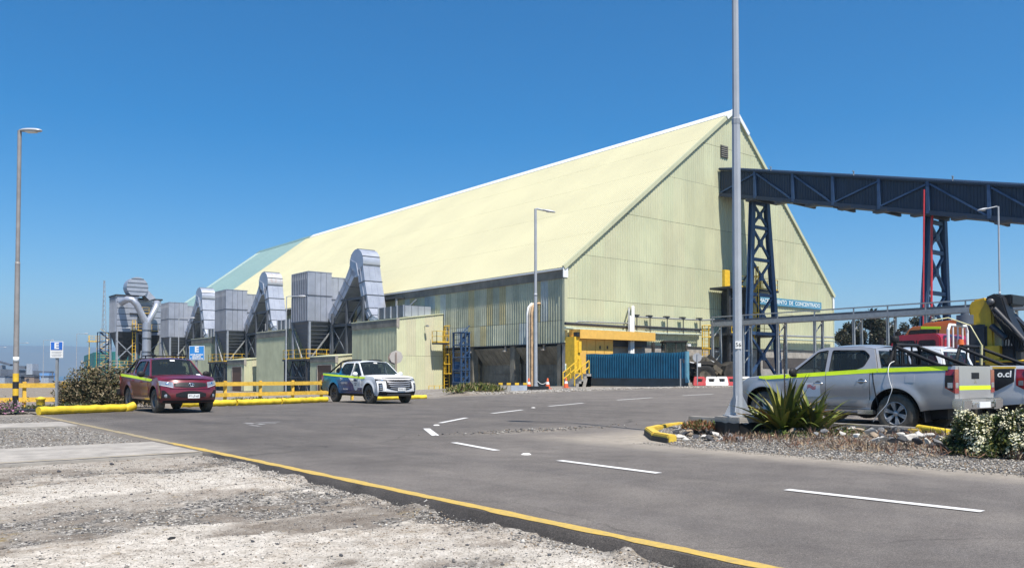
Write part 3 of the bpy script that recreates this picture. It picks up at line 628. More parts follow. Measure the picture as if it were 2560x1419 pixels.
# ------------------------------------------------------------------ the three dust collector units along the long wall
shed_lit = pm('lit_shed_sheet', (0.62, 0.61, 0.41), 0.5, var=0.05, scale=.5, rand=0.04, hue=.02, streak=.15, scol=(.4, .42, .3))  # lighter tone of the sheet, for the sunlit end walls
shed_shaded = pm('shaded_shed_sheet', (0.44, 0.46, 0.32), 0.55, var=0.08, scale=.7, rand=0.06, streak=.4, scol=(.25, .25, .17))  # same sheet in a darker tone, shade of the side walls painted in
brown_door = pm('brown_door', (0.13, 0.06, 0.03), 0.6, var=.1)
YG = -0.9
def shed(x0, x1, y0, y1, z0, z1, name, label, fas, rowz, door=None, cat='shed', grp=None):
    """lean-to with profiled sheets; low side faces -x"""
    t = thing(name, label, cat, (x0, y0, YG), group=grp); o = Vector((x0, y0, YG))
    def put(mb, nm, mt, par=t): mb.v = [tuple(Vector(v) - o) for v in mb.v]; return mb.build(nm, mt, par)
    top = lambda x: z0 + (z1 - z0) * (x - x0) / (x1 - x0)
    n = max(2, round((x1 - x0) / 1.05)); w_ = (x1 - x0) / n; zr = [YG] + rowz + [99]
    for i in range(n):
        for j in range(len(zr) - 1):
            a, b_ = x0 + i * w_ + .004, x0 + (i + 1) * w_ - .004
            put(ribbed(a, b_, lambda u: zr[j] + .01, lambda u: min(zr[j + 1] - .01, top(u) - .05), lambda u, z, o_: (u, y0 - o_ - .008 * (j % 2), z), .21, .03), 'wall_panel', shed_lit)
    n = max(2, round((y1 - y0) / 1.1)); w_ = (y1 - y0) / n
    for i in range(n):
        a, b_ = y0 + .1 + i * w_ + .004, min(y1, y0 + .1 + (i + 1) * w_) - .004
        if door and a < door[1] and b_ > door[0]:
            for q0, q1 in ((a, min(b_, door[0])), (max(a, door[1]), b_)):
                if q1 - q0 > .12: put(ribbed(q0, q1, lambda u: YG, lambda u: z0 - fas, lambda u, z, o_: (x0 - o_, u, z), .26, .05, flip=True), 'wall_panel', shed_shaded)
            q0, q1 = max(a, door[0]), min(b_, door[1]); put(ribbed(q0, q1, lambda u: door[2] + .12, lambda u: z0 - fas, lambda u, z, o_: (x0 - o_, u, z), .26, .05, flip=True), 'wall_panel', shed_shaded); continue
        put(ribbed(a, b_, lambda u: YG, lambda u: z0 - fas, lambda u, z, o_: (x0 - o_, u, z), .26, .05, flip=True), 'wall_panel', shed_shaded)
    m = MB(); m.b6(x0 - .09, x0 - .01, y0 - .02, y1, z0 - fas, z0 + .03); put(m, 'fascia_panel', fascia_m)
    m = MB(); m.add([(x0 - .12, y0 - .1, z0 + .03), (x1, y0 - .1, z1 + .03), (x1, y1 + .05, z1 + .03), (x0 - .12, y1 + .05, z0 + .03), (x0 - .12, y0 - .1, z0 - .06), (x1, y0 - .1, z1 - .06), (x1, y1 + .05, z1 - .06), (x0 - .12, y1 + .05, z0 - .06)], [(0, 1, 2, 3), (7, 6, 5, 4), (0, 4, 5, 1), (1, 5, 6, 2), (2, 6, 7, 3), (3, 7, 4, 0)]); put(m, 'roof', shed_lit)
    m = MB(); m.b6(x0 - .07, x0 + .10, y0 - .075, y0 - .045, YG, z0 - .05); put(m, 'corner_trim', shed_lit); m = MB(); m.b6(x0 - .1, x0 + .22, y0 - .11, y0 - .08, z0 - fas - .1, z0 + .06); put(m, 'corner_cap', concrete_pale)
    m = MB(); m.b6(x0 + .05, x1, y1 - .1, y1, YG, z0 - .1); m.b6(x0 + .06, x0 + .1, y0 + .1, y1, YG, z0 - fas); put(m, 'inner_wall', shed_shaded)
    if door:
        m = MB(); m.b6(x0 - .03, x0 + .05, door[0], door[1], YG, door[2]); d = put(m, 'door', brown_door)
        m = MB(); m.b6(x0 - .1, x0 + .02, door[0] - .12, door[0], YG, door[2] + .1); m.b6(x0 - .1, x0 + .02, door[1], door[1] + .12, YG, door[2] + .1); m.b6(x0 - .1, x0 + .02, door[0], door[1], door[2], door[2] + .1); put(m, 'door_frame', concrete_pale)
    return t
U1 = [shed(40.6, WX - .08, 67.9, 76.7, 6.5, 7.2, 'annex_shed', 'pale corrugated lean-to shed behind the white pickup, beside the yellow caged ladder', .75, [3.0], grp='sheds under the dust collectors')]
dA, dB = onx(829, 930, 39.9).y, onx(795, 930, 39.9).y
U1.append(shed(39.9, 45.8, 79.0, 85.0, 3.15, 3.75, 'door_shed', 'low shed with brown door just left of the white pickup', .62, [], (dA, dB, 2.2), grp='low door sheds'))

def rails(m, pts, h=1.05, post=1.4, r=.028):
    for a, b_ in zip(pts, pts[1:]):
        a, b_ = Vector(a), Vector(b_); n = max(1, round((b_ - a).length / post))
        for i in range(n + 1):
            p = a.lerp(b_, i / n); m.bar(p, p + Vector((0, 0, h)), .05)
        for q in (h, h * .55): m.bar(a + Vector((0, 0, q)), b_ + Vector((0, 0, q)), .045)
        m.bar(a + Vector((0, 0, .08)), b_ + Vector((0, 0, .08)), .02, .12)

def filt(x0, x1, y0, y1, zb, zt, label, rear=False):
    t = thing('dust_filter', label, 'dust collector', (x0, y0, YG), group='dust collector housings'); o = Vector((x0, y0, YG))
    def put(mb, nm, mt, par=t): mb.v = [tuple(Vector(v) - o) for v in mb.v]; return mb.build(nm, mt, par)
    zm = (zb + zt) / 2 + .1
    m = MB(); m.b6(x0 + .05, x1 - .05, y0 + .05, y1 - .05, zb, zt); put(m, 'housing', steel_grey)  # side recess shade put into the housing colour; front panels stay lighter
    n = 4
    for i in range(n):
        for a, b_ in ((zb, zm - .06), (zm + .06, zt)):
            q = (x1 - x0) / n; m = MB(); m.b6(x0 + i * q + .02, x0 + (i + 1) * q - .02, y0 - .01, y0 + .05, a, b_); put(m, 'wall_panel', duct_grey)
    n = 9
    for i in range(n + 1):
        yy_ = y0 + .04 + (y1 - y0 - .08) * i / n
        for a, b_ in ((zb, zm - .06), (zm + .06, zt)): m = MB(); m.b6(x0 - .24, x0 + .06, yy_ - .035, yy_ + .035, a, b_); put(m, 'stiffener', duct_grey)
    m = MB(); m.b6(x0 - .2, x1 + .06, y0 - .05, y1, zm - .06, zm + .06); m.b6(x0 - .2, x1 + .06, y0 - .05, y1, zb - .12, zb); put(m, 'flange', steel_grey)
    m = MB(); m.b6(x0 - .18, x1 + .05, y0 - .05, y1 + .05, zt, zt + .06); put(m, 'roof', duct_grey)
    # hopper
    xc, yc = (x0 + x1) / 2, (y0 + y1) / 2; zh = zb - 4.2; e = .35
    m = MB(); m.add([(x0, y0, zb - .12), (x1, y0, zb - .12), (x1, y1, zb - .12), (x0, y1, zb - .12), (xc - e, yc - e, zh), (xc + e, yc - e, zh), (xc + e, yc + e, zh), (xc - e, yc + e, zh)], [(0, 4, 5, 1), (1, 5, 6, 2), (2, 6, 7, 3), (3, 7, 4, 0), (4, 7, 6, 5)]); hp = put(m, 'hopper', steel_grey)  # hopper colour darkened to carry the shade under the box
    for i in range(1, 9):
        f = i / 9.5; l = lambda a, b_: a + (b_ - a) * f; z = l(zb - .12, zh); m = MB()
        xa, xb, ya, yb = l(x0, xc - e) - .05, l(x1, xc + e) + .05, l(y0, yc - e) - .05, l(y1, yc + e) + .05
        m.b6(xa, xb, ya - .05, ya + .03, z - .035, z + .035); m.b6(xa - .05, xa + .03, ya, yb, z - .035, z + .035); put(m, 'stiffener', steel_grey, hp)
    m = MB(); m.cyl((xc, yc, zh), (xc, yc, zh - 1.1), .34, n=12); put(m, 'outlet_valve', dark_steel)
    for x in (x0 + .02, x1 - .02):
        for yy_ in (y0 + .02, y1 - .02): m = MB(); m.ibeam((x, yy_, YG), (x, yy_, zb - .1), .24, .24, .04); put(m, 'leg', frame_grey)
    for a, b_ in (((x0, y0, 2.8), (x1, y0, zb - 1.0)), ((x0, y1, 2.8), (x0, y0 + .1, -.4)), ((x0, y1, 6.4), (x0 + .1, y0 + 2, 2.9)), ((x1, y0, 2.8), (x1, y1, zb - .9))):
        m = MB(); m.bar(a, b_, .14); put(m, 'brace', galv)
    return t
f1 = filt(40.2, 42.9, 86.0, 90.3, 7.2, 12.65, 'ribbed grey dust collector box on tall legs nearest the white pickup')
f2 = filt(43.15, 45.7, 86.2, 90.1, 7.0, 12.2, 'dark rear dust collector box partly hidden behind the nearest goose-neck duct')
U1 += [f1, f2]
# service platform under the hopper
t = thing('service_platform', 'yellow railed steel platform under the dust collector beside the white pickup', 'platform', (39.6, 86, YG), group='platforms under the dust collectors'); o = Vector((39.6, 86, YG))
def putp(mb, nm, mt, par, o): mb.v = [tuple(Vector(v) - o) for v in mb.v]; return mb.build(nm, mt, par)
m = MB(); m.b6(39.5, 43.2, 85.3, 91.6, 2.75, 2.95); putp(m, 'deck', dark_steel, t, o)
m = MB(); rails(m, [(43.2, 85.35, 2.95), (39.55, 85.35, 2.95), (39.55, 91.5, 2.95), (43, 91.5, 2.95)]); putp(m, 'guard_rail', yellow, t, o)
for x in (39.7, 42.9):
    for yy_ in (85.6, 91.3): m = MB(); m.bar((x, yy_, YG), (x, yy_, 2.75), .2); putp(m, 'leg', dark_steel, t, o)
m = MB()
for q in range(3): m.bar((39.7, 91.3 - 2 * q, YG + .2), (39.7, 89.2 - 2 * q, 2.7), .12); m.bar((39.7, 89.2 - 2 * q, YG + .2), (39.7, 91.3 - 2 * q, 2.7), .12)
m.bar((39.7, 91.3, .9), (39.7, 85.6, .9), .14); putp(m, 'brace', dark_steel, t, o)
m = MB(); m.b6(40.4, 42.6, 86.5, 90.8, YG, 2.2); putp(m, 'screw_conveyor', dark_steel, t, o); U1.append(t)
# goose-neck duct
X0, X1 = 42.5, 44.55
t = thing('gooseneck_duct', 'tall goose-neck sheet duct nearest the road, rising over the first shed', 'duct', (X0, 79.5, 6.5), group='goose-neck ducts'); o = Vector((X0, 79.5, 6.5))
cy, cz, rr = 79.5, 13.1, 1.5
m = MB(); n = 40
ring = [(cy + rr * cos(2 * pi * i / n), cz + rr * sin(2 * pi * i / n)) for i in range(n)]
m.add([(X0, a, b_) for a, b_ in ring] + [(X1, a, b_) for a, b_ in ring], [(i, (i + 1) % n, n + (i + 1) % n, n + i) for i in range(n)], 0, True)
m.add([(X0, a, b_) for a, b_ in ring], [list(range(n))]); m.add([(X1, a, b_) for a, b_ in ring], [list(range(n))[::-1]]); bend = putp(m, 'bend', duct_grey, t, o)
for a0 in (215, 190, 155, 100, 40, -10, -35):
    a1 = R(a0); m = MB(); m.bar((X0 - .03, cy + (rr + .02) * cos(a1), cz + (rr + .02) * sin(a1)), (X1 + .03, cy + (rr + .02) * cos(a1), cz + (rr + .02) * sin(a1)), .07, .07); putp(m, 'flange', steel_grey, bend, o)
for a0 in (250, 20): m = MB(); a1 = R(a0); m.bar((X0 - .03, cy, cz), (X0 - .03, cy + rr * cos(a1), cz + rr * sin(a1)), .06); putp(m, 'flange', duct_grey, bend, o)
fr = [((78.05, 12.75), (79.35, 12.25)), ((77.62, 11.05), (78.9, 10.85)), ((77.15, 9.55), (78.4, 9.4)), ((76.75, 8.15), (77.95, 8.05)), ((76.0, 7.35), (77.0, 7.0)), ((74.6, 6.85), (75.6, 6.55))]
bk = [((79.6, 12.0), (80.98, 12.9)), ((81.0, 10.7), (82.1, 11.55)), ((82.35, 9.45), (83.4, 10.3)), ((83.7, 8.2), (84.75, 9.05)), ((85.2, 6.9), (86.3, 7.8))]
for path in (fr, bk):
    for (a, b_), (c, d) in zip(path, path[1:]):
        m = MB(); m.prism([a, b_, d, c], lambda u, v, w_: (X0 + w_, u, v), X1 - X0); sec = putp(m, 'duct_section', duct_grey, t, o)
        m = MB(); e = .06
        for (p, q) in ((c, d),):
            m.bar((X0 - e, *p), (X1 + e, *p), .08, .1); m.bar((X0 - .03, *p), (X0 - .03, *q), .08, .08); m.bar((X0 - e, *q), (X1 + e, *q), .08, .1)
        putp(m, 'flange', steel_grey, sec, o)
        m = MB()
        for xx in (.33, .67): m.bar((X0 + (X1 - X0) * xx, a[0] - .015, a[1]), (X0 + (X1 - X0) * xx, c[0] - .015, c[1]), .035)
        m.bar((X0 - .02, (a[0] + b_[0]) / 2, (a[1] + b_[1]) / 2), (X0 - .02, (c[0] + d[0]) / 2, (c[1] + d[1]) / 2), .05); putp(m, 'stiffener', duct_grey, sec, o)
U1.append(t)
# steel frame carrying the duct
t = thing('duct_frame', 'grey steel trestle under the nearest goose-neck duct', 'steel frame', (X0, 80, YG), group='trestles under the goose-neck ducts'); o = Vector((X0, 80, YG))
for x in (42.3, 44.7):
    for yy_ in (77.6, 81.2, 84.6): m = MB(); m.ibeam((x, yy_, YG if yy_ > 78 else 6.3), (x, yy_, 9.4 if yy_ < 84 else 8.0), .22, .22, .04); putp(m, 'column', steel_grey, t, o)
    for z in (6.6, 9.3): m = MB(); m.ibeam((x, 77.6, z), (x, 84.6 if z < 9 else 82.6, z), .2, .24, .04); putp(m, 'beam', steel_grey, t, o)
    for a, b_ in (((77.6, 9.3), (81.2, 6.6)), ((81.2, 9.3), (84.6, 6.6)), ((81.2, 6.6), (84.6, 3.4)), ((84.6, 6.6), (81.2, 3.4))): m = MB(); m.bar((x, *a), (x, *b_), .1); putp(m, 'brace', steel_grey, t, o)
for yy_ in (77.6, 81.2):
    for z in (6.6, 9.3): m = MB(); m.ibeam((42.3, yy_, z), (44.7, yy_, z), .2, .24, .04); putp(m, 'beam', steel_grey, t, o)
m = MB(); m.b6(43, 45.4, 80.5, 85, 2.5, 6.3); putp(m, 'fan_casing', dark_steel, t, o)
m = MB(); m.tube([(43.6, 85, 4.5), (43.6, 86, 4.5), (43.6, 86.5, 5.2)], .45, 14); putp(m, 'inlet_pipe', steel_grey, t, o)
U1.append(t)
# low plenum box on the shed roof
t = thing('roof_plenum', 'low grey ribbed box on the roof of the nearest shed', 'duct box', (42.3, 69.3, 6.8), group='low boxes on the shed roofs'); o = Vector((42.3, 69.3, 6.8))
m = MB(); m.b6(42.3, 45.3, 69.3, 74.4, 6.8, 7.95); putp(m, 'housing', steel_grey, t, o)
for i in range(5): m = MB(); m.b6(42.18, 42.32, 69.35 + i * 1.22, 69.45 + i * 1.22, 6.8, 7.97); putp(m, 'stiffener', duct_grey, t, o)
for i in range(4): m = MB(); m.b6(42.32 + i * .75, 42.32 + i * .75 + .7, 69.24, 69.3, 6.85, 7.9); putp(m, 'wall_panel', duct_grey, t, o)
U1.append(t)
t = thing('lean_to_frame', 'grey posts and brace under the eave behind the roof box', 'steel frame', (45, 72, 7)); o = Vector((45, 72, 7))
m = MB(); m.bar((44.9, 75.2, 7), (44.9, 75.2, 9.2), .16); m.bar((44.9, 75.2, 9.2), (WX - .1, 75.2, 9.2), .12); m.bar((44.6, 74.8, 7.0), (45.7, 72.6, 8.9), .12); putp(m, 'post', galv, t, o)
m = MB(); m.b6(44.6, WX - .14, 75.0, 79, 9.15, 9.3); putp(m, 'beam', dark_steel, t, o)

def relabel(o_, d):
    if o_.get('label') in d: o_['label'] = d[o_['label']]
SUB2 = {'annex_shed': 'middle pale corrugated shed, standing between the two door sheds', 'door_shed': 'low shed with narrow brown door seen over the yellow fence midway between the pickups',
        'dust_filter': 'grey ribbed dust collector box on legs, the middle one of the row', 'dust_filter2': 'dark rear box half hidden by the rust-streaked duct', 'service_platform': 'yellow railed platform under the middle dust collector',
        'gooseneck_duct': 'goose-neck duct with rust streaks on its top bend, middle one of three', 'duct_frame': 'grey steel trestle under the rust-streaked duct', 'roof_plenum': 'low grey box on the roof of the middle shed'}
SUB3 = {'annex_shed': 'pale corrugated shed behind the lower blue parking sign', 'door_shed': 'low shed right behind the roof of the red pickup', 'dust_filter': 'farthest plain ribbed dust collector box, right of the big Y-shaped pipe',
        'dust_filter2': 'rear dust collector box beyond the farthest goose-neck duct', 'service_platform': 'yellow railed platform under the dust collector beyond the red pickup', 'gooseneck_duct': 'farthest and smallest goose-neck duct in front of the green roof end',
        'duct_frame': 'grey steel trestle under the farthest goose-neck duct', 'roof_plenum': 'low grey box on the shed roof beside the farthest duct'}
for dy, sub in ((25.3, SUB2), (50.6, SUB3)):
    for src in U1:
        c = copy_tree(src); c.location.y += dy; nm = src.name.split('.')[0]
        c['label'] = sub[nm + '2' if src is f2 else nm]
        if nm == 'gooseneck_duct' and dy < 30:
            for ch in c.children:
                if ch.name.startswith('bend'):
                    ch.data = ch.data.copy(); ch.data.materials.append(duct_rust)
                    for pl in ch.data.polygons:
                        q = pl.center; ang_ = math.degrees(atan2(q.z + 6.5 - cz, q.y + 79.5 - cy))
                        if len(pl.vertices) == 4 and (120 < ang_ < 185 ): pl.material_index = 1
# ------------------------------------------------------------------ far bag house, left of the units
def local(o_): 
    o_ = Vector(o_)
    def put(mb, nm, mt, par): mb.v = [tuple(Vector(v) - o_) for v in mb.v]; return mb.build(nm, mt, par)
    return put
YB = 152.0
bx = lambda px: ony(px, 900, YB).x
bz = lambda py, px=330: ony(px, py, YB).z
t = thing('bag_house', 'twin-tower grey bag house with round flat-faced duct on top, far left', 'dust collector', (bx(330), YB, YG)); put = local(t.location)
for px0, px1, ya, py0, py1 in ((290, 342, 0, 741, 830), (352, 412, 2.5, 744, 835)):
    a, b_ = bx(px0), bx(px1); z0, z1 = bz(py1), bz(py0)
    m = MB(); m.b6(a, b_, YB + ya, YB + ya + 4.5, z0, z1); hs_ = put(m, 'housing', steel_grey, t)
    for i in range(6): m = MB(); z = z0 + (z1 - z0) * i / 6; m.b6(a + .03, b_ - .03, YB + ya - .06, YB + ya, z + .06, z + (z1 - z0) / 6 - .05); put(m, 'wall_panel', duct_grey, hs_)
    for i in range(9): m = MB(); yy_ = YB + ya + .05 + i * .53; m.b6(a - .16, a, yy_, yy_ + .1, z0, z1); put(m, 'stiffener', duct_grey, hs_)
    m = MB(); m.b6(a - .2, b_ + .2, YB + ya - .2, YB + ya + 4.7, z1, z1 + .25); put(m, 'roof', dark_steel, hs_)
    xc, yc, zh = (a + b_) / 2, YB + ya + 2.2, z0 - 4.8; e = .4
    m = MB(); m.add([(a, YB + ya, z0), (b_, YB + ya, z0), (b_, YB + ya + 4.5, z0), (a, YB + ya + 4.5, z0), (xc - e, yc - e, zh), (xc + e, yc - e, zh), (xc + e, yc + e, zh), (xc - e, yc + e, zh)], [(0, 4, 5, 1), (1, 5, 6, 2), (2, 6, 7, 3), (3, 7, 4, 0), (4, 7, 6, 5)])
    for i in range(1, 6): z = z0 + (zh - z0) * i / 6; f = i / 6; m.b6(a + (xc - e - a) * f - .1, b_ + (xc + e - b_) * f + .1, YB + ya + (2.2 - e) * f - .1, YB + ya + (2.2 - e) * f, z - .05, z + .05)
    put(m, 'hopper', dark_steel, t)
    for x in (a + .1, b_ - .1):
        for yy_ in (YB + ya + .1, YB + ya + 4.4): m = MB(); m.ibeam((x, yy_, YG - .6), (x, yy_, z0), .3, .3, .05); put(m, 'leg', frame_grey, t)
    for q in range(2): m = MB(); za = YG + 1 + q * 3.6; m.bar((a, YB + ya - .05, za), (b_, YB + ya - .05, za + 3.4), .16); m.bar((b_, YB + ya - .05, za), (a, YB + ya - .05, za + 3.4), .16); put(m, 'brace', frame_grey, t)
xc, zc, r_ = bx(341), bz(717), (bx(368) - bx(314)) / 2
m = MB(); m.lathe([(0, -.0), (r_, 0), (r_, 2.4), (0, 2.4)], (xc, YB - .2, zc), (0, 1, 0), 32, smooth=False); d = put(m, 'bend', duct_grey, t)
for i in range(-2, 3): z = zc + i * .72; hw_ = sqrt(max(.1, r_ ** 2 - (i * .72) ** 2)); m = MB(); m.bar((xc - hw_, YB - .24, z), (xc + hw_, YB - .24, z), .06); put(m, 'flange', dark_steel, d)
m = MB(); m.prism([(bx(324), zc), (bx(342), zc), (bx(344), bz(745)), (bx(326), bz(752))], lambda u, v, w_: (u, YB - .1 + w_, v), 2.2); put(m, 'duct_section', duct_grey, t)
m = MB(); m.prism([(bx(345), bz(722)), (bx(358), bz(712)), (bx(388), bz(742)), (bx(372), bz(748))], lambda u, v, w_: (u, YB + .1 + w_, v), 2.2); put(m, 'duct_section', duct_grey, t)
m = MB(); rails(m, [(bx(322), YB + .2, bz(782)), (bx(372), YB + .2, bz(782))], 1.1, 1.2); rails(m, [(bx(326), YB - .6, bz(826)), (bx(392), YB - .6, bz(826))], 1.1, 1.2); rails(m, [(bx(276), YB - 1, bz(918)), (bx(352), YB - 1, bz(918))], 1.1, 1.2); put(m, 'guard_rail', yellow, t)
m = MB(); m.b6(bx(322), bx(372), YB - .3, YB + 2, bz(785), bz(782)); m.b6(bx(326), bx(392), YB - .7, YB + 2, bz(829), bz(826)); m.b6(bx(325), bx(360), YB + 3, YB + 6, bz(880), bz(770)); put(m, 'deck', dark_steel, t)
m = MB(); xl = bx(332)
for q in (-.25, .25): m.bar((xl + q, YB - .5, bz(905)), (xl + q, YB - .5, bz(800)), .08)
for i in range(14): z = bz(905) + i * .55; m.bar((xl - .25, YB - .5, z), (xl + .25, YB - .5, z), .05)
put(m, 'ladder', yellow, t)
yp = YB - 3.2; qx = lambda px: ony(px, 900, yp).x; qz = lambda py: ony(366, py, yp).z
p = thing('branch_pipe', 'big pale Y-shaped pipe rising in front of the far bag house', 'pipe', (qx(366), yp, YG)); put = local(p.location)
m = MB(); m.tube([(qx(366), yp, qz(897)), (qx(366), yp, qz(805))], .72, 20); put(m, 'trunk', duct_grey, p)
m = MB(); m.tube([(qx(366), yp, qz(812)), (qx(360), yp, qz(800)), (qx(340), yp, qz(762)), (qx(328), yp, qz(751)), (qx(318), yp + .4, qz(750)), (qx(312), yp + 2.5, qz(756))], .55, 16); put(m, 'arm', duct_grey, p)
m = MB(); m.tube([(qx(366), yp, qz(812)), (qx(372), yp, qz(800)), (qx(388), yp, qz(766)), (qx(396), yp + 1, qz(755)), (qx(404), yp + 4, qz(752))], .5, 16); put(m, 'arm', duct_grey, p)
for py in (880, 846, 826): m = MB(); m.tube([(qx(366), yp, qz(py)), (qx(366), yp, qz(py) + .15)], .8, 20); put(m, 'flange', steel_grey, p)
m = MB()
for s in (-1, 1): m.bar((qx(366) + s * 1.6, yp + .6, YG - .4), (qx(366) + s * .7, yp + .5, qz(876)), .18)
m.bar((qx(366) - 2, yp - .3, qz(898)), (qx(366) + 2, yp - .3, qz(898)), .2); put(m, 'support', frame_grey, p)
# teal shed, blue lattice stair, mast
teal = pm('teal_cladding', (0.03, 0.20, 0.19), 0.55, var=.1); teal_d = pm('dark_teal_cladding', (0.03, 0.11, 0.13), 0.55, var=.1)
D0 = 185; a, b_ = dep(210, 900, D0), dep(300, 900, D0)
t = thing('teal_building', 'low teal clad building beyond the blue stair tower, far left', 'building', (a.x, a.y, -1)); put = local(t.location)
e = (b_ - a).normalized(); e.z = 0; nrm = Vector((-e.y, e.x, 0))
m = MB(); L_ = (b_ - a).length; H_ = 1.2 + (936 - 880) / 2080 * D0 + 1
m.prism([(0, 0), (L_, 0), (L_, H_ + .2), (2.2, H_), (0, H_ - .8)], lambda u, v, w_: tuple(a * Vector((1, 1, 0)) + e * u + nrm * w_ + Vector((0, 0, v - 1)) if False else Vector((a.x, a.y, 0)) + e * u + nrm * w_ + Vector((0, 0, v - 1))), 14); put(m, 'wall', teal, t)
for i in range(9): m = MB(); q = Vector((a.x, a.y, 0)) + e * (2.4 + i * .8) - nrm * .06; m.bar(q + Vector((0, 0, -1)), q + Vector((0, 0, H_ - 1.1)), .12); put(m, 'rib', teal_d, t)
m = MB(); q = Vector((a.x, a.y, 0)); m.prism([(0, 0), (2.2, 0), (2.2, H_ - .05), (0, H_ - .85)], lambda u, v, w_: tuple(q + e * u - nrm * (.02 + w_) + Vector((0, 0, v - 1))), .05); put(m, 'end_wall', teal_d, t)

def frame_tower(name, label, cat, c, wx, wy, z0, z1, lv, mat_, mat2, panel=None, grp=None):
    t = thing(name, label, cat, (c[0], c[1], z0), group=grp); h = z1 - z0
    for x in (-wx / 2, wx / 2):
        for yy_ in (-wy / 2, wy / 2): m = MB(); m.bar((x, yy_, 0), (x, yy_, h), .14); m.build('post', mat_, t)
    for i in range(1, lv + 1):
        z = h * i / lv; m = MB(); m.b6(-wx / 2 - .1, wx / 2 + .1, -wy / 2 - .1, wy / 2 + .1, z - .1, z); m.build('deck', mat_, t)
        m = MB(); s = 1 if i % 2 else -1; m.bar((-s * wx / 2, -wy / 2 + .2, h * (i - 1) / lv), (s * wx / 2, -wy / 2 + .2, z), .1, .28); m.build('stair_flight', mat_, t)
        m = MB(); m.bar((-s * wx / 2, -wy / 2 - .05, h * (i - 1) / lv + 1), (s * wx / 2, -wy / 2 - .05, z + .6), .06)
        for q in (.45, .9): m.bar((-wx / 2, -wy / 2, z - h / lv + q), (wx / 2, -wy / 2, z - h / lv + q), .05); m.bar((-wx / 2, -wy / 2, z - h / lv + q), (-wx / 2, wy / 2, z - h / lv + q), .05)
        m.build('hand_rail', mat2, t)
    for i in range(panel or 0):
        z = h * (i + .75) / lv; m = MB(); m.b6(-wx / 2 + .08, wx / 2 - .08, wy / 2 - .04, wy / 2, z, z + h / lv * .9); m.build('panel', light_blue, t)
    m = MB(); m.bar((0, -wy / 2 - .03, 0), (0, -wy / 2 - .03, h), .12); m.build('post', mat_, t); return t
q = dep(260, 900, 160); frame_tower('stair_tower', 'dark blue lattice stair tower far left beside the bag house', 'stair tower', (q.x, q.y), 2.0, 2.0, -1.2, 1.2 + (936 - 830) / 2080 * 160, 6, blue_steel, yellow)
p0, p1 = onx(1130, 900, 45.0), onx(1172, 900, 45.0)
frame_tower('stair_tower', 'blue steel stair tower with light blue panels against the long wall by the yellow ladder', 'stair tower', (45.1, onx(1153, 900, 45.1).y), .9, 1.25, -.6, onx(1150, 830, 45).z, 5, blue_steel, blue_steel, 2)
def cage_ladder(name, label, x, y, z0, z1, w_=.6, face=-1, r=.38, basket=None):
    t = thing(name, label, 'ladder', (x, y, z0), group='yellow caged ladders'); h = z1 - z0
    m = MB()
    for s in (-1, 1): m.bar((s * w_ / 2, 0, 0), (s * w_ / 2, 0, h), .08)
    m.build('stile', yellow, t)
    n = int(h / .32)
    for i in range(n): m = MB(); m.bar((-w_ / 2, 0, .2 + i * .32), (w_ / 2, 0, .2 + i * .32), .04); m.build('rung', yellow, t)
    k = int((h - 2) / .9) + 1
    for i in range(k):
        z = 2.2 + (h - 2.2) * i / max(1, k - 1); m = MB(); m.tube([(w_ / 2 * 1.1 * cos(pi * j / 8), face * (.02 + 2 * r * sin(pi * j / 8)), z) for j in range(9)], .04, 5); m.build('hoop', yellow, t)
    m = MB()
    for j in (1, 2.5, 4, 5.5, 7): m.bar((w_ / 2 * 1.1 * cos(pi * j / 8), face * 2 * r * sin(pi * j / 8), 2.2), (w_ / 2 * 1.1 * cos(pi * j / 8), face * 2 * r * sin(pi * j / 8), h), .04)
    m.build('cage_bar', yellow, t)
    if basket:
        m = MB(); z = basket; m.b6(-1.75, -.3, -.9, .0, z - .15, z); m.build('deck', dark_steel, t)
        m = MB(); rails(m, [(-.35, -.85, z), (-1.75, -.85, z), (-1.75, -.05, z)], 1.1, .7, ); m.build('guard_rail', yellow, t)
    return t
q = ony(1117, 900, 67.5); cage_ladder('caged_ladder', 'tall yellow caged ladder at the right end of the nearest pale shed', q.x, 67.5, -.9, ony(1117, 815, 67.5).z, .62, basket=ony(1100, 857, 67.5).z + .9)
# low rail at the shed foot
a, b_ = ony(1072, 990, 66.5), ony(1112, 988, 66.5); t = thing('low_guard_rail', 'low yellow tube rail at the foot of the nearest pale shed', 'railing', (a.x, 66.5, -.85))
m = MB(); rails(m, [(0, 0, 0), (b_.x - a.x, 0, 0)], 1.0, .7); m.build('rail', yellow, t)
# wall lamp on the shed
q = ony(1062, 815, 67.8); t = thing('wall_lamp', 'small lamp on a bracket high on the lit wall of the nearest shed', 'lamp', (q.x, 67.85, q.z)); m = MB(); m.bar((0, 0, 0), (0, -.5, .1), .05); m.build('bracket', galv, t); m = MB(); m.box((0, -.5, 0), (.22, .3, .14)); m.build('lamp_head', galv, t)
# mast
q = dep(258, 900, 210); zt = 1.2 + (936 - 700) / 2080 * 210
t = thing('lattice_mast', 'slim red and grey lattice antenna mast far behind the bag house', 'mast', (q.x, q.y, -1)); m = MB()
mast_m = pm('mast_paint', (0.34, 0.33, 0.35), .6, var=.2, scale=.3)
H_ = zt + 1; wdt = lambda z: 1.5 * (1 - z / H_) + .3
cs = [(cos(R(90 + 120 * i)) * .577, sin(R(90 + 120 * i)) * .577) for i in range(3)]
for c in cs: m.bar((c[0] * wdt(0), c[1] * wdt(0), 0), (c[0] * wdt(H_), c[1] * wdt(H_), H_), .08)
for i in range(22):
    z0, z1 = H_ * i / 22, H_ * (i + 1) / 22
    for k in range(3): c, d = cs[k], cs[(k + 1) % 3]; m.bar((c[0] * wdt(z0), c[1] * wdt(z0), z0), (d[0] * wdt(z1), d[1] * wdt(z1), z1), .045)
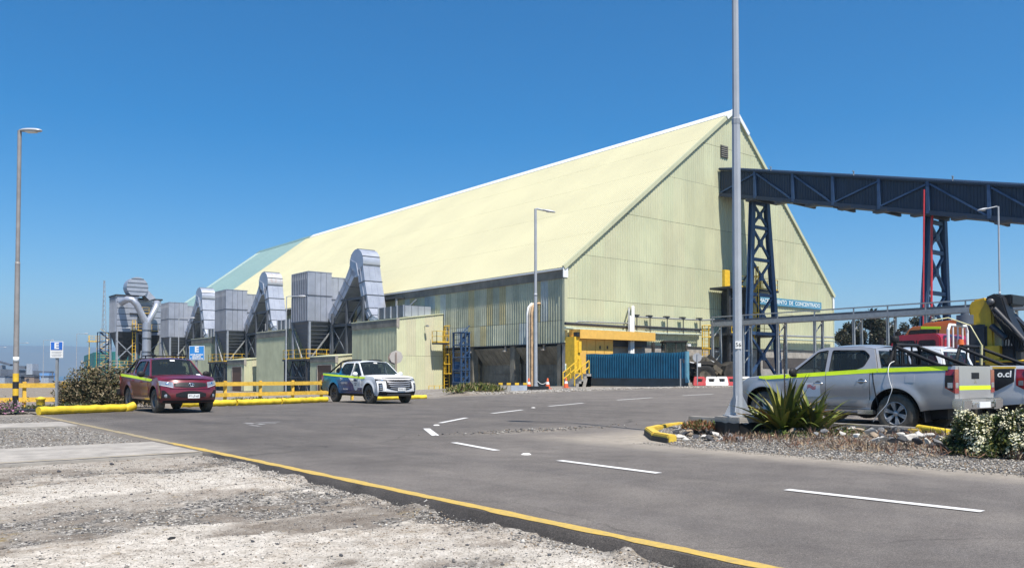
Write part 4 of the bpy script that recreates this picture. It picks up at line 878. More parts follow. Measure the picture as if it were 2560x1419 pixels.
tag(m.build('lattice', mast_m, t), kind='stuff')
m = MB(); m.box((.8, 0, H_ * .42), (.5, .5, 1.6)); m.box((-.6, 0, H_ * .3), (.4, .4, 1)); m.build('antenna', white_paint, t)
# yellow basket post by the blue tower
q = dep(232, 900, 165); t = thing('access_platform', 'yellow railed access platform in front of the teal building', 'platform', (q.x, q.y, -1.2)); zt = 2.4 + (936 - 838) / 2080 * 165; m = MB()
for s in (-.7, .7): m.bar((s, 0, 0), (s, 0, zt), .12)
for z in (2.6, zt - 1.2): rails(m, [(-1, -.6, z), (1, -.6, z)], 1.1, .6); m.b6(-1, 1, -.6, .6, z - .1, z)
m.build('frame', yellow, t)

# ------------------------------------------------------------------ conveyor gallery and its trestles
CX0, CX1 = 66.3, 69.7; slope = .24; zb_ = lambda y: 18.7 - slope * (WY - y); HG = 2.5
t = thing('conveyor_gallery', 'long dark blue enclosed conveyor bridge sloping down from the gable to the right', 'conveyor', (CX0, WY, 18.7)); put = local(t.location)
px_posts = [1890, 1985, 2085, 2200, 2322, 2475, 2640, 2830]; ys_ = [WY - .15] + [onx(px, 500, CX0).y for px in px_posts]
up = [1, -1, -1, 1, 1, -1, -1, 1]
for i, (ya, yb) in enumerate(zip(ys_, ys_[1:])):
    n = 3
    for k in range(n):
        a, b_ = ya + (yb - ya) * k / n - .01, ya + (yb - ya) * (k + 1) / n + .01
        put(ribbed(b_, a, lambda u: zb_(u) + .1, lambda u: zb_(u) + HG - .1, lambda u, z, o: (CX0 - o, u, z), .25, .035, flip=True), 'side_panel', navy, t)
    m = MB(); m.bar((CX0 - .16, yb, zb_(yb) - .05), (CX0 - .16, yb, zb_(yb) + HG), .2, .24); put(m, 'post', blue_steel, t)
    p, q = (zb_(ya) + .2, zb_(yb) + HG - .25) if up[i] > 0 else (zb_(ya) + HG - .25, zb_(yb) + .2)
    m = MB(); m.bar((CX0 - .14, ya - .15, p), (CX0 - .14, yb + .15, q), .14, .14); put(m, 'diagonal', blue_steel, t)
    m = MB(); m.bar((CX0, yb, zb_(yb) - .1), (CX1, yb, zb_(yb) - .1), .2, .3); put(m, 'cross_beam', dark_steel, t)
    for k in range(4):
        a, b_ = ya + (yb - ya) * k / 4, ya + (yb - ya) * (k + 1) / 4 + .02; m = MB(); us = []
        for r_ in range(7): us += [(a + (b_ - a) * (r_ + q_) / 7, h_) for q_, h_ in ((0, 0), (.5, 0), (.6, .07), (.9, .07))]
        us.append((b_, 0)); nn = len(us)
        m.add([(x, u, zb_(u) + HG + .06 + h_ + bump_) for x, bump_ in ((CX0 - .3, 0), ((CX0 + CX1) / 2, .35), (CX1 + .3, 0)) for u, h_ in us] + [(CX0 - .3, u, zb_(u) + HG - .02) for u, h_ in us],
              [(c * nn + j, c * nn + j + 1, (c + 1) * nn + j + 1, (c + 1) * nn + j) for c in range(2) for j in range(nn - 1)] + [(3 * nn + j, 3 * nn + j + 1, j + 1, j) for j in range(nn - 1)])
        put(m, 'roof_panel', navy, t)
ye = ys_[-1]
for z_, hh in ((.0, .34), (HG - .02, .2)):
    m = MB(); m.bar((CX0 - .1, WY - .15, zb_(WY) + z_), (CX0 - .1, ye, zb_(ye) + z_), .26, hh); put(m, 'chord', navy, t)
m = MB(); m.add([(CX0, WY, zb_(WY)), (CX1, WY, zb_(WY)), (CX1, ye, zb_(ye)), (CX0, ye, zb_(ye))], [(0, 1, 2, 3)]); m.add([(CX1, WY, zb_(WY)), (CX1, ye, zb_(ye)), (CX1, ye, zb_(ye) + HG), (CX1, WY, zb_(WY) + HG)], [(0, 1, 2, 3)]); put(m, 'floor', dark_steel, t)
for i in range(9): m = MB(); yy_ = WY - 3.5 - i * 3.1; m.b6(CX0 - .25, CX0 + .5, yy_ - .9, yy_ + .3, zb_(yy_) - .36, zb_(yy_) - .16); put(m, 'bracket', dark_steel, t)
for i in range(4): m = MB(); yy_ = WY - 6 - i * 8; m.tube([(CX0 - .3, yy_, zb_(yy_) + HG + .1), (CX0 - .3, yy_ - .05, zb_(yy_) + HG + .45), (CX0 - .6, yy_ - .1, zb_(yy_) + HG + .4)], .05, 6); put(m, 'lamp_stub', galv, t)

def trestle(label, yT, lt, lb, rt, rb, lev, gz):
    a, b_, c, d = ony(*lt, yT), ony(*lb, yT), ony(*rt, yT), ony(*rb, yT)
    ext = lambda p, q, z: p + (q - p) * ((z - p.z) / (q.z - p.z))
    b_, d = ext(a, b_, gz), ext(c, d, gz)
    t = thing('conveyor_trestle', label, 'steel trestle', ((b_.x + d.x) / 2, yT, gz), group='steel trestles under the conveyor'); put = local(t.location)
    for p, q in ((a, b_), (c, d)): m = MB(); m.ibeam(p, q, .5, .46, .06, up=(0, 1, 0)); put(m, 'leg', blue_steel, t)
    at_ = lambda p, q, z: p + (q - p) * ((z - p.z) / (q.z - p.z))
    zs = [ony(lt[0], v, yT).z for v in lev]
    for i, z in enumerate(zs):
        m = MB(); m.bar(at_(a, b_, z), at_(c, d, z), .26, .3); put(m, 'cross_beam', blue_steel, t)
        z2 = zs[i + 1] if i + 1 < len(zs) else gz + .3
        l0, r0, l1, r1 = at_(a, b_, z), at_(c, d, z), at_(a, b_, z2), at_(c, d, z2)
        for p, q in ((l0, r1), (r0, l1)): m = MB(); m.bar(p, q, .2, .2); put(m, 'diagonal', blue_steel, t)
        mid = (l0 + r0 + l1 + r1) / 4; m = MB(); m.box(mid, (.5, .28, .6)); put(m, 'gusset', blue_steel, t)
    for p, q in ((a, b_), (c, d)): m = MB(); m.box((q.x, yT, gz + .05), (1.0, 1.0, .4)); put(m, 'footing', concrete, t)
    m = MB(); m.b6(a.x - .3, c.x + .3, yT - .25, yT + .25, a.z - .1, a.z + .3); put(m, 'cap_beam', blue_steel, t)
    return t
yT1, yT2 = WY - 3.3, WY - 19.6
trestle('blue steel trestle under the conveyor, close to the gable with yellow platforms behind', yT1, (1881, 496), (1868, 930), (1915, 500), (1946, 922), (506, 566, 647, 735, 832), .32)
trestle('blue steel trestle under the conveyor with two red pipes climbing it', yT2, (2323, 538), (2311, 770), (2357, 545), (2366, 770), (553, 628, 731, 832), .32)
for lab, pts in (('red pipe rising straight to the conveyor on the left leg of its trestle', [(2310, 474), (2309, 600), (2307, 960)]), ('red pipe with bent top climbing between the legs of the trestle', [(2345, 487), (2342, 498), (2331, 528), (2329, 560), (2328, 960)])):
    w3 = [ony(*p, yT2 - .6) for p in pts]; m = MB(); m.tube(w3, .06 if len(pts) == 3 else .085, 10); o_ = m.build('riser_pipe', red_pipe); tag(o_, lab, 'pipe', 'red pipes on the trestle')

# access platforms between gable and trestle
yA = WY - 1.6; A = lambda px, py: ony(px, py, yA)
t = thing('access_tower', 'dark steel access tower with yellow railings against the gable under the conveyor', 'access tower', (A(1830, 900).x, yA, .3)); put = local(t.location)
m = MB(); m.b6(A(1834, 720).x, A(1862, 720).x, WY - 1.0, WY - .2, 1.0, A(1820, 724).z); put(m, 'shadow_and_steel', dark_steel, t)  # dark box standing in for cast shadow and steelwork together
m = MB(); m.b6(A(1805, 676).x, A(1818, 676).x, yA - .3, yA, A(1810, 717).z, A(1810, 675).z); put(m, 'door', yellow, t)
m = MB(); m.b6(A(1804, 718).x, A(1925, 718).x, yA - 1, WY - .2, A(1810, 722).z, A(1810, 717).z); put(m, 'deck', dark_steel, t)
m = MB(); m.b6(A(1804, 834).x, A(1928, 834).x, yA - 1, WY - .2, A(1810, 838).z, A(1810, 833).z); put(m, 'deck', dark_steel, t)
m = MB(); z1, z2 = A(1810, 717).z, A(1810, 833).z
rails(m, [(A(1818, 700).x, yA - 1, z1), (A(1846, 700).x, yA - 1, z1)]); put(m, 'guard_rail', yellow, t); m = MB(); rails(m, [(A(1866, 700).x, yA - 1, z1), (A(1922, 700).x, yA - 1, z1), (A(1922, 700).x, WY - .3, z1)]); put(m, 'guard_rail', yellow, t); m = MB(); rails(m, [(A(1806, 700).x, yA - 1, z2), (A(1926, 700).x, yA - 1, z2)]); put(m, 'guard_rail', yellow, t)
for px in (1812, 1850, 1886): m = MB(); m.bar((A(px, 900).x, yA - .5, .3), (A(px, 900).x, yA - .5, z1), .24); put(m, 'column', dark_steel, t)
for k in range(4): m = MB(); m.bar((A(1812, 9).x, yA - .5, .5 + k * 2.6), (A(1850, 9).x, yA - .5, 2.9 + k * 2.6), .12); put(m, 'brace', dark_steel, t)
m = MB(); m.box((A(1884, 9).x, yA - .3, z1 + .5), (.5, .4, .9)); put(m, 'control_box', yellow, t)
q = A(1855, 800); cage_ladder('caged_ladder', 'yellow caged ladder beside the lamp pole, up to the platform on the gable', q.x, yA - 1.1, A(1855, 812).z - 2, A(1855, 672).z, .75)
q = ony(1764, 880, WY - 1.5); cage_ladder('caged_ladder', 'short wide yellow caged ladder behind the wheel loader', q.x, WY - 1.5, .32, ony(1764, 814, WY - 1.5).z, .95)

# pipes and trays on the gable
def run(name, label, pts, r, mat_, cat='pipe', n=8, grp='pipes along the foot of the gable'):
    m = MB(); m.tube(pts, r, n); o_ = m.build(name, mat_); return tag(o_, label, cat, grp)
gp_ = lambda px, py, d=.5: ony(px, py, WY - d)
pale_pipe = pm('pale_pipe', (0.62, 0.66, 0.60), 0.45, var=.08); rusty = pm('rusty_pipe', (0.55, 0.36, 0.2), .6, var=.2, scale=3); grn_pipe = pm('green_pipe', (0.40, 0.46, 0.38), .5, var=.1)
run('wall_pipe', 'dark upper pipe along the gable above the yellow canopy', [gp_(1413, 808), gp_(1575, 818)], .13, dark_steel)
run('wall_pipe', 'pale pipe along the gable just above the yellow canopy', [gp_(1413, 819), gp_(1440, 822), gp_(1575, 829)], .12, grn_pipe)
run('wall_pipe', 'thin grey pipe along the gable left of the white vertical pipes', [gp_(1440, 806, .4), gp_(1445, 803, .4), gp_(1570, 808, .4)], .06, galv)
run('wall_pipe', 'upper grey pipe right of the white vertical pipes', [gp_(1583, 791), gp_(1755, 800), gp_(1832, 796)], .07, galv)
run('wall_pipe', 'dark middle pipe right of the white vertical pipes', [gp_(1583, 815), gp_(1752, 824)], .1, dark_steel)
run('wall_pipe', 'thick pale pipe right of the white vertical pipes', [gp_(1583, 820, .3), gp_(1752, 829, .3)], .10, pale_pipe)
run('wall_pipe', 'lowest green pipe along the gable behind the loader cab', [gp_(1583, 827), gp_(1640, 833), gp_(1752, 836)], .09, grn_pipe)
run('wall_pipe', 'grey pipe low on the right end of the gable', [gp_(1935, 838), gp_(2084, 843)], .1, galv); run('wall_pipe', 'green pipe low on the right end of the gable below the grey one', [gp_(1935, 847), gp_(2086, 852)], .09, grn_pipe)
t = thing('pipe_hanger', 'row of small pipe brackets on the gable right of the white pipes', 'bracket', tuple(gp_(1670, 815))); put = local(t.location)
for px in (1592, 1625, 1668, 1708, 1750): m = MB(); a, b_ = gp_(px, 790 + (px - 1583) * .05, .55), gp_(px, 838, .55); m.bar(a, b_, .06); m.box(a + Vector((0, .1, .1)), (.5, .4, .12)); put(m, 'bracket', dark_steel, t)
for k, (px, py0, r_, mt, lab) in enumerate(((1572, 770, .07, galv, 'left thin vertical pipe of the white pipe stack'), (1577, 790, .09, white_paint, 'middle white vertical pipe of the stack'), (1582, 768, .14, white_paint, 'thick white vertical pipe with bent top in front of the gable'))):
    pts = [gp_(px, 950, .9), gp_(px, py0 + 6, .9), gp_(px, py0, .7), gp_(px, py0 - 1, .1)]; run('riser_pipe', lab, pts, r_, mt, grp='white vertical pipes on the gable')
# vertical pipes on the long wall
tan_pipe = pm('cream_pipe', (.55, .46, .35), .5, var=.12)
yv = onx(1331, 900, WX - .9).y
for k, (dx, mt, lab) in enumerate(((0, white_paint, 'left white downpipe with tan foot on the long wall'), (.27, tan_pipe, 'middle downpipe of three on the long wall'), (.54, rusty, 'right tan downpipe of three beside the tall lamp pole'))):
    y0 = yv + .5 - dx; m = MB(); m.tube([(WX - 1.0, y0, .25), (WX - 1.0, y0, 6.4), (WX - .9, y0, 6.85), (WX - .6, y0, 7.15), (WX - .1, y0, 7.2)], .115, 10); o_ = m.build('down_pipe', mt); tag(o_, lab, 'pipe', 'pipes up the long wall')

# yellow sliding door, canopy and steps
yD = WY - .9; D = lambda px, py: ony(px, py, yD)
amber = pm('amber_paint', (0.78, 0.46, 0.10), .55, var=.06, streak=.25, scol=(.5, .3, .1))
t = thing('loading_door', 'yellow steel loading door with long canopy at the left foot of the gable', 'door', (D(1480, 950).x, yD, .3)); put = local(t.location)
m = MB(); m.b6(D(1428, 9).x, D(1442, 9).x, yD - .3, WY - .1, .3, D(1430, 841).z); put(m, 'door_post', yellow, t)
xs_ = [D(px, 9).x for px in (1444, 1465, 1486, 1508, 1530)]
for a, b_ in zip(xs_, xs_[1:]): m = MB(); m.b6(a + .02, b_ - .02, yD, yD + .12, .6, D(1480, 848).z); put(m, 'door_leaf', amber, t)
for px in (1497, 1515): m = MB(); m.b6(D(px, 9).x - .04, D(px, 9).x + .04, yD - .08, yD, D(px, 872).z, D(px, 864).z); put(m, 'handle', dark_steel, t)
m = MB(); m.b6(D(1438, 9).x, D(1624, 9).x, yD - .5, WY - .1, D(1500, 848).z, D(1500, 829).z + .1); put(m, 'canopy', amber, t)
m = MB(); m.b6(D(1531, 9).x, D(1620, 9).x, yD + .3, WY - .1, D(1560, 865).z, D(1560, 850).z); put(m, 'louvre_band', dark_steel, t)
m = MB(); m.b6(D(1432, 9).x, D(1438, 9).x, yD - .45, yD, D(1430, 841).z, D(1430, 830).z); put(m, 'lamp', black, t)
for z_ in (1.6, 3.0): m = MB(); m.b6(D(1436, 9).x, D(1443, 9).x, yD - .42, yD - .3, z_, z_ + .9); put(m, 'switch_box', yellow, t)
q = gp_(1418, 918, .2); t = thing('notice_board', 'small pale green notice on the corner pier beside the yellow door', 'sign', tuple(q)); m = MB(); m.box((0, 0, 0), (.5, .03, .62)); m.build('board', white_paint, t); m = MB(); m.box((0, -.02, .0), (.4, .02, .36)); m.build('panel', pm('notice_green', (.25, .5, .42), .5), t)
yS = WY - 3.2; S = lambda px, py: ony(px, py, yS)
t = thing('door_steps', 'concrete steps with yellow handrails up to the loading door', 'steps', (S(1445, 960).x, yS, .3)); put = local(t.location)
for i in range(5): m = MB(); x0 = S(1425, 9).x; m.b6(x0 + i * .28, S(1462, 9).x, yS - .6, yS + .7, .25, .32 + .19 * (i + 1)); put(m, 'step', concrete, t)
for yy_ in (yS - .6, yS + .7):
    m = MB(); a = Vector((S(1421, 9).x, yy_, .35)); b_ = Vector((S(1457, 9).x, yy_, 1.3))
    for h_ in (.5, 1.0): m.bar(a + Vector((0, 0, h_)), b_ + Vector((0, 0, h_)), .07)
    for f in (0, .5, 1): p = a.lerp(b_, f); m.bar(p, p + Vector((0, 0, 1.0)), .07)
    put(m, 'hand_rail', yellow, t)

# ------------------------------------------------------------------ container, loader, barriers
blue_c = pm('container_blue', (0.012, 0.115, 0.215), 0.45, var=.12, scale=1.5, rand=.04, streak=.35, scol=(.03, .06, .09)); blue_l = pm('container_end_blue', (0.12, 0.30, 0.40), .5, var=.1); plinth_m = pm('dark_blue_plinth', (0.02, 0.035, 0.05), .6, var=.2, scale=2)
pN, pF = Vector((48.9, 40.2, 0)), Vector((47.5, 49.6, 0)); d = (pN - pF); L_ = d.length; ang_ = atan2(d.y, d.x); G0 = .3
t = thing('screen_wall', 'long dark blue corrugated sheet screen on a dark plinth in front of the loading door', 'screen wall', (pF.x, pF.y, G0), ang_)
# local: u along length, v > 0 towards the gable side
for i in range(14):
    a, b_ = L_ * i / 14 + .003, L_ * (i + 1) / 14 - .003
    ribbed(a, b_, lambda u: .62, lambda u: 2.58 + .03 * sin(u * 2.1), lambda u, z, o: (u, -o, z), .23, .085).build('wall_panel', blue_c, t)
m = MB(); m.b6(0, L_, .02, .08, .60, 2.52); m.build('inner_sheet', dark_steel, t)
for z in (.9, 1.7, 2.4): m = MB(); m.b6(0, L_, .08, .2, z - .06, z + .06); m.build('rail', dark_steel, t)
m = MB(); m.b6(L_ - .02, L_ + .1, -.1, .28, .3, 2.64); m.build('end_post', blue_l, t)
for i in range(5): m = MB(); m.b6(L_ * i / 5, L_ * (i + 1) / 5 - .015, -.1, .35, -.2, .56); m.build('plinth_block', plinth_m, t)
m = MB(); m.b6(0, L_, -.07, .05, .56, .63); m.build('bottom_rail', dark_steel, t)
q = dep(1701, 962, 60.5); t = thing('standpipe', 'thin pale standpipe with a valve in front of the right end of the blue screen', 'pipe', (q.x, q.y, .3)); m = MB(); m.cyl((0, 0, 0), (0, 0, 2.05), .05, n=8); m.build('pipe', galv, t); m = MB(); m.bar((0, 0, 2.0), (.2, -.12, 2.0), .06); m.box((.2, -.12, 1.9), (.1, .1, .3)); m.build('valve', dark_steel, t)
t = thing('plank', 'short pale board leaning at the left end of the blue screen', 'plank', tuple(dep(1462, 966, 64))); m = MB(); m.box((0, 0, .3), (.3, .06, .8), M=Matrix.Rotation(R(18), 3, 'Y')); m.build('board', concrete_pale, t)

# wheel loader seen from its side, nose to the right
ld = thing('wheel_loader', 'dark muddy wheel loader with lowered bucket behind the blue screen wall', 'loader', tuple((HF * 70 + HR * 13.6).xy) + (.32,), YAW)
mud = pm('muddy_machine', (0.05, 0.042, 0.033), .75, var=.3, scale=2.5); mud2 = pm('dusty_machine', (0.17, 0.145, 0.105), .8, var=.3, scale=3); cabglass = glass('cab_glass', (.02, .025, .025), .05, .6)
def wheel_mesh(r, wd, rim_r, m_t, n=28):
    m = MB(); prof = [(rim_r, -wd / 2 + .02), (rim_r + (r - rim_r) * .35, -wd / 2), (r - .06 * r, -wd / 2 + .01), (r, -wd * .36), (r, wd * .36), (r - .06 * r, wd / 2 - .01), (rim_r + (r - rim_r) * .35, wd / 2), (rim_r, wd / 2 - .02)]
    m.lathe(prof, (0, 0, 0), (0, 1, 0), n); return m
def big_wheel(par, x, y, r, wd):
    m = wheel_mesh(r, wd, r * .55, rubber)
    for i in range(20):
        a1 = 2 * pi * i / 20
        for s in (-1, 1): m.bar((r * cos(a1), 0, r * sin(a1)), (r * cos(a1 + .14), s * wd * .46, r * sin(a1 + .14)), .1, .1, up=(cos(a1), 0, sin(a1)))
    o_ = m.build('wheel', rubber, par, (x, y, r)); m = MB(); m.lathe([(0, -wd * .3), (r * .3, -wd * .32), (r * .5, -wd * .4), (r * .56, -wd * .46)], (0, 0, 0), (0, 1, 0), 18); m.build('rim', mud2, o_)
    return o_
for x, y in ((2.35, -1.05), (2.35, 1.05), (-1.2, -1.05), (-1.2, 1.05)): big_wheel(ld, x, y, .86, .62)
m = MB(); m.b6(-2.9, -.9, -.95, .95, 1.1, 2.35); m.b6(-.9, 1.1, -.7, .7, .9, 1.9); m.b6(1.1, 2.9, -.5, .5, .8, 1.9); m.build('body', mud, ld, bevel=.06)
m = MB(); m.prism([(-.95, 1.9), (.95, 1.9), (1.05, 2.5), (.85, 3.55), (-.8, 3.55), (-.95, 2.5)], lambda u, v, w_: (u, -.78 + w_, v), 1.56); m.build('cab', cabglass, ld)
m = MB(); m.b6(-1.0, 1.05, -.95, .95, 3.55, 3.72); m.build('cab_roof', mud, ld, bevel=.05)
m = MB()
for x0, x1 in ((-.9, -.82), (.02, .05), (.98, .86)):
    for s in (-.8, .8): m.bar((x0, s, 1.9), (x1, s, 3.56), .1)
m.build('cab_pillar', mud, ld); m = MB(); m.box((-.1, 0, 2.3), (.6, .6, .6)); m.box((-.35, 0, 2.8), (.15, .5, .7)); m.build('seat', black, ld)
m = MB(); m.b6(-1.85, -1.6, -.15, .15, 2.3, 3.6); m.build('exhaust_stack', mud, ld, bevel=.04)
for s in (-.62, .62):
    m = MB(); m.bar((.9, s, 2.2), (2.6, s, 2.15), .22, .42); m.bar((2.5, s, 2.2), (4.0, s, .95), .22, .4); m.build('lift_arm', mud2, ld)
    m = MB(); m.tube([(1.2, s * 1.2, 1.9), (2.2, s * 1.3, 1.7), (3.2, s * 1.2, 1.2)], .07, 8); m.tube([(2.0, s * .5, 2.5), (3.3, s * .5, 1.9)], .09, 8); m.build('hydraulic_ram', galv, ld)
m = MB(); m.bar((2.9, 0, 2.5), (4.0, 0, 1.55), .2, .3); m.build('tilt_link', mud, ld)
m = MB(); pr = [(3.9, .5), (5.7, .28), (5.75, .36), (4.35, .62), (4.12, 1.0), (4.2, 1.5), (4.75, 1.9), (4.7, 1.98), (4.05, 1.62), (3.85, 1.0)]
m.prism(pr, lambda u, v, w_: (u, -1.5 + w_, v), 3.0, caps=False)
for y in (-1.5, 1.46): m.prism([(3.9, .5), (5.7, .28), (5.3, 1.1), (4.72, 1.98), (4.05, 1.62), (3.85, 1.0)], lambda u, v, w_: (u, y + w_, v), .04)
m.build('bucket', mud, ld)
m = MB(); m.bar((.95, .9, 3.4), (1.5, 1.1, 3.45), .05); m.box((1.55, 1.1, 3.4), (.25, .3, .2)); m.build('work_lamp', white_paint, ld)
m = MB(); m.prism([(1.5, 1.85), (1.9, 2.0), (2.8, 2.0), (3.2, 1.75), (3.2, 1.68), (1.5, 1.75)], lambda u, v, w_: (u, -1.4 + w_, v), .65); m.build('mudguard', mud, ld)

for px, mt, lab in ((1748, red_plastic, 'red water barrier at the left end of the row, behind the round sign'), (1778, white_paint, 'white water barrier second from the left in front of the loader bucket'), (1804, white_paint, 'white water barrier between a white one and the second red one'), (1829, red_plastic, 'red water barrier partly behind the tall grey lamp pole'), (1861, white_paint, 'white water barrier at the right end just left of the silver pickup')):
    q = dep(px, 960, 67); t = thing('water_barrier', lab, 'barrier', (q.x, q.y, .33), YAW + R(random.uniform(-4, 4)), 'plastic water barriers')
    m = MB(); hole = [(-.2, .3), (.2, .3), (.25, .55), (-.25, .55)]
    out = [(-.47, 0), (.47, 0), (.5, .12), (.42, .62), (.36, .72), (-.36, .72), (-.42, .62), (-.5, .12)]
    prs = geometry.tessellate_polygon([[Vector((*p_, 0)) for p_ in out], [Vector((*p_, 0)) for p_ in hole]]); allp = out + hole
    fn = lambda u, v, sgn: (u, sgn * (.22 - .14 * v), v)
    V_ = [fn(*p_, -1) for p_ in allp] + [fn(*p_, 1) for p_ in allp]; n = len(allp); F_ = [tuple(f) for f in prs] + [tuple(i + n for i in f[::-1]) for f in prs]
    F_ += [(i, (i + 1) % 8, n + (i + 1) % 8, n + i) for i in range(8)] + [(8 + i, 8 + (i + 1) % 4, n + 8 + (i + 1) % 4, n + 8 + i) for i in range(4)]
    m.add(V_, F_); m.build('shell', mt, t); m = MB(); m.box((.5, 0, .35), (.06, .12, .5)); m.build('coupling', mt, t)
# round sign seen from behind beside the loader
brn = pm('brown_sign_back', (0.30, 0.23, 0.19), .6, var=.1)
def round_sign(label, px, py, pyb, D_, r_, m1, extra=True, grp='round traffic signs seen from behind'):
    z0 = CH - (pyb - 936) / 2080 * D_; q = dep(px, py, D_); t = thing('round_sign', label, 'traffic sign', (q.x, q.y, z0), YAW, grp); h = q.z - z0
    m = MB(); m.lathe([(0, -.015), (r_, -.015), (r_, .0), (0, .0)], (0, .04, h), (0, 1, 0), 8 if not extra else 24, smooth=False); m.build('disc', m1, t)
    m = MB(); m.bar((0, 0, 0), (0, 0, h + .25), .07); m.build('post', galv if extra else brn, t); return t, h
t, h = round_sign('round sign seen from behind on a thin post beside the loader wheel', 1743, 893, 961, 61, .33, sign_back); m = MB(); m.box((.14, -.03, h - .55), (.24, .02, .26)); m.build('plate', white_paint, t)
t, h = round_sign('big pale octagonal sign back standing behind the roof of the white pickup', 990, 892, 996, 44, .36, pm('pale_sign_back', (.50, .46, .42), .6, var=.06), False)
m = MB(); m.lathe([(0, 0), (.34, 0), (.34, .02), (0, .02)], (-.14, .12, h - .05), (.25, 1, 0), 8, smooth=False); m.build('disc', brn, t)

# ------------------------------------------------------------------ pipe rack
XR, ZR = 58.0, 5.5
t = thing('pipe_rack', 'long grey cable rack on paired posts crossing in front of the gable', 'pipe rack', (XR, 30, .32)); put = local(t.location)
ya, yb = onx(1779, 812, XR).y, onx(2680, 760, XR).y
for x in (XR, XR + 1.1): m = MB(); m.bar((x, ya, ZR), (x, yb, ZR), .16, .34); put(m, 'beam', galv, t)
m = MB(); m.bar((XR, ya, ZR + .62), (XR, yb, ZR + .62), .09, .09); put(m, 'pipe', galv, t)
m = MB(); m.bar((XR + .6, ya, ZR + .28), (XR + .6, yb, ZR + .28), .5, .16); put(m, 'cable_tray', steel_grey, t)
for px in (1787, 1863, 1950, 2042, 2140, 2225, 2320, 2420, 2530):
    y0 = onx(px - 6, 800, XR).y
    for dx in (0, 1.1):
        m = MB(); m.ibeam((XR + dx, y0, .2), (XR + dx, y0, ZR - .1), .17, .17, .03); put(m, 'post', galv, t)
    m = MB(); m.bar((XR, y0, ZR + .1), (XR, y0, ZR + .66), .08)
    put(m, 'riser', galv, t)
    for k in range(4): m = MB(); z = .9 + k * 1.15; m.bar((XR, y0, z), (XR + 1.1, y0, z + (.9 if k % 2 else 0)), .07); put(m, 'rung', galv, t)
# ------------------------------------------------------------------ lamp posts
def lamp(label, base, top, r0, r1, arm, hd, mat_, plate=.35, band=False, head_len=.62, grp='street lamps'):
    t = thing('lamp_post', label, 'street lamp', tuple(base), group=grp); H_ = top - base[2]
    m = MB(); m.tube([(0, 0, .0), (0, 0, H_ * .52)], [r0, (r0 * .55 + r1 * .45)], 12); m.tube([(0, 0, H_ * .52), (0, 0, H_)], [(r0 * .55 + r1 * .45) * .86, r1], 12); m.build('pole', mat_, t)
    m = MB(); m.lathe([(r0 * .8, H_ * .515), (r0 * .86, H_ * .515), (r0 * .86, H_ * .53), (r0 * .7, H_ * .53)], (0, 0, 0), n=12); m.build('collar', mat_, t)
    a1 = Vector(arm); m = MB(); m.tube([(0, 0, H_ - .05), Vector((0, 0, H_ + .02)) + a1 * .15, Vector((0, 0, H_)) + a1], r1 * .7, 8); m.build('arm', mat_, t)
    e = a1.normalized(); s = e.cross(Vector((0, 0, 1))).normalized(); c = Vector((0, 0, H_)) + a1 + e * head_len * .4
    m = MB(); m.grid(lambda u, v: c + e * (head_len * .55 * -cos(pi * v)) + (s * cos(2 * pi * u) * .17 + Vector((0, 0, 1)) * sin(2 * pi * u) * (.09 if sin(2 * pi * u) > 0 else .05)) * hd * sin(pi * v) ** .7, 14, 10); m.build('lamp_head', pole_grey, t)
    m = MB(); m.box(c - Vector((0, 0, .05 * hd)), (.3, .2, .02), rz=atan2(e.y, e.x)); m.build('lens', white_paint, t)
    if plate: m = MB(); m.box((0, 0, .03), (plate * 2, plate * 2, .06)); m.build('base_plate', black if band else dark_steel, t)
    for k in range(4): m = MB(); q = Matrix.Rotation(k * pi / 2 + .5, 3, 'Z'); m.add([q @ Vector(p) for p in ((r0 * .9, -.01, .06), (r0 * .9 + .16, -.01, .06), (r0 * .9, -.01, .38), (r0 * .9, .01, .06), (r0 * .9 + .16, .01, .06), (r0 * .9, .01, .38))], [(0, 1, 2), (5, 4, 3), (0, 3, 4, 1), (1, 4, 5, 2)]); m.build('gusset', mat_, t)
    return t
q = onz(38, 1027, 0.05)
t = lamp('weathered lamp post at the far left with black and yellow banded foot', (q.x, q.y, .04), dep(38, 327, (q - CP).dot(HF)).z, .085, .06, HR * .12, .9, pole_brown, .55, True)
for z0, z1, mt in ((.08, .5, black), (.5, .72, yellow), (.72, .94, black), (.94, 1.2, yellow)):
    m = MB(); m.lathe([(.084, z0), (.0875, z0), (.0875, z1), (.084, z1)], (0, 0, 0), n=14, smooth=False); m.build('painted_band', mt, t)
m = MB(); m.lathe([(.0865, 1.55), (.0868, 1.55), (.0868, 1.72), (.0865, 1.72)], (0, 0, 0), n=14); m.build('label_plate', white_paint, t)
q = dep(1339, 976, 54); t = lamp('tall grey lamp post in front of the long wall with its lamp to the right', (q.x, q.y, G(q.x, q.y)), dep(1339, 522, 54).z, .125, .085, HR * .55 + Vector((0, 0, -.1)), 1.1, pole_grey, .6, True, .8)
m = MB(); m.box((0, 0, .12), (1.7, .5, .18), rz=YAW); m.build('skid', black, t)
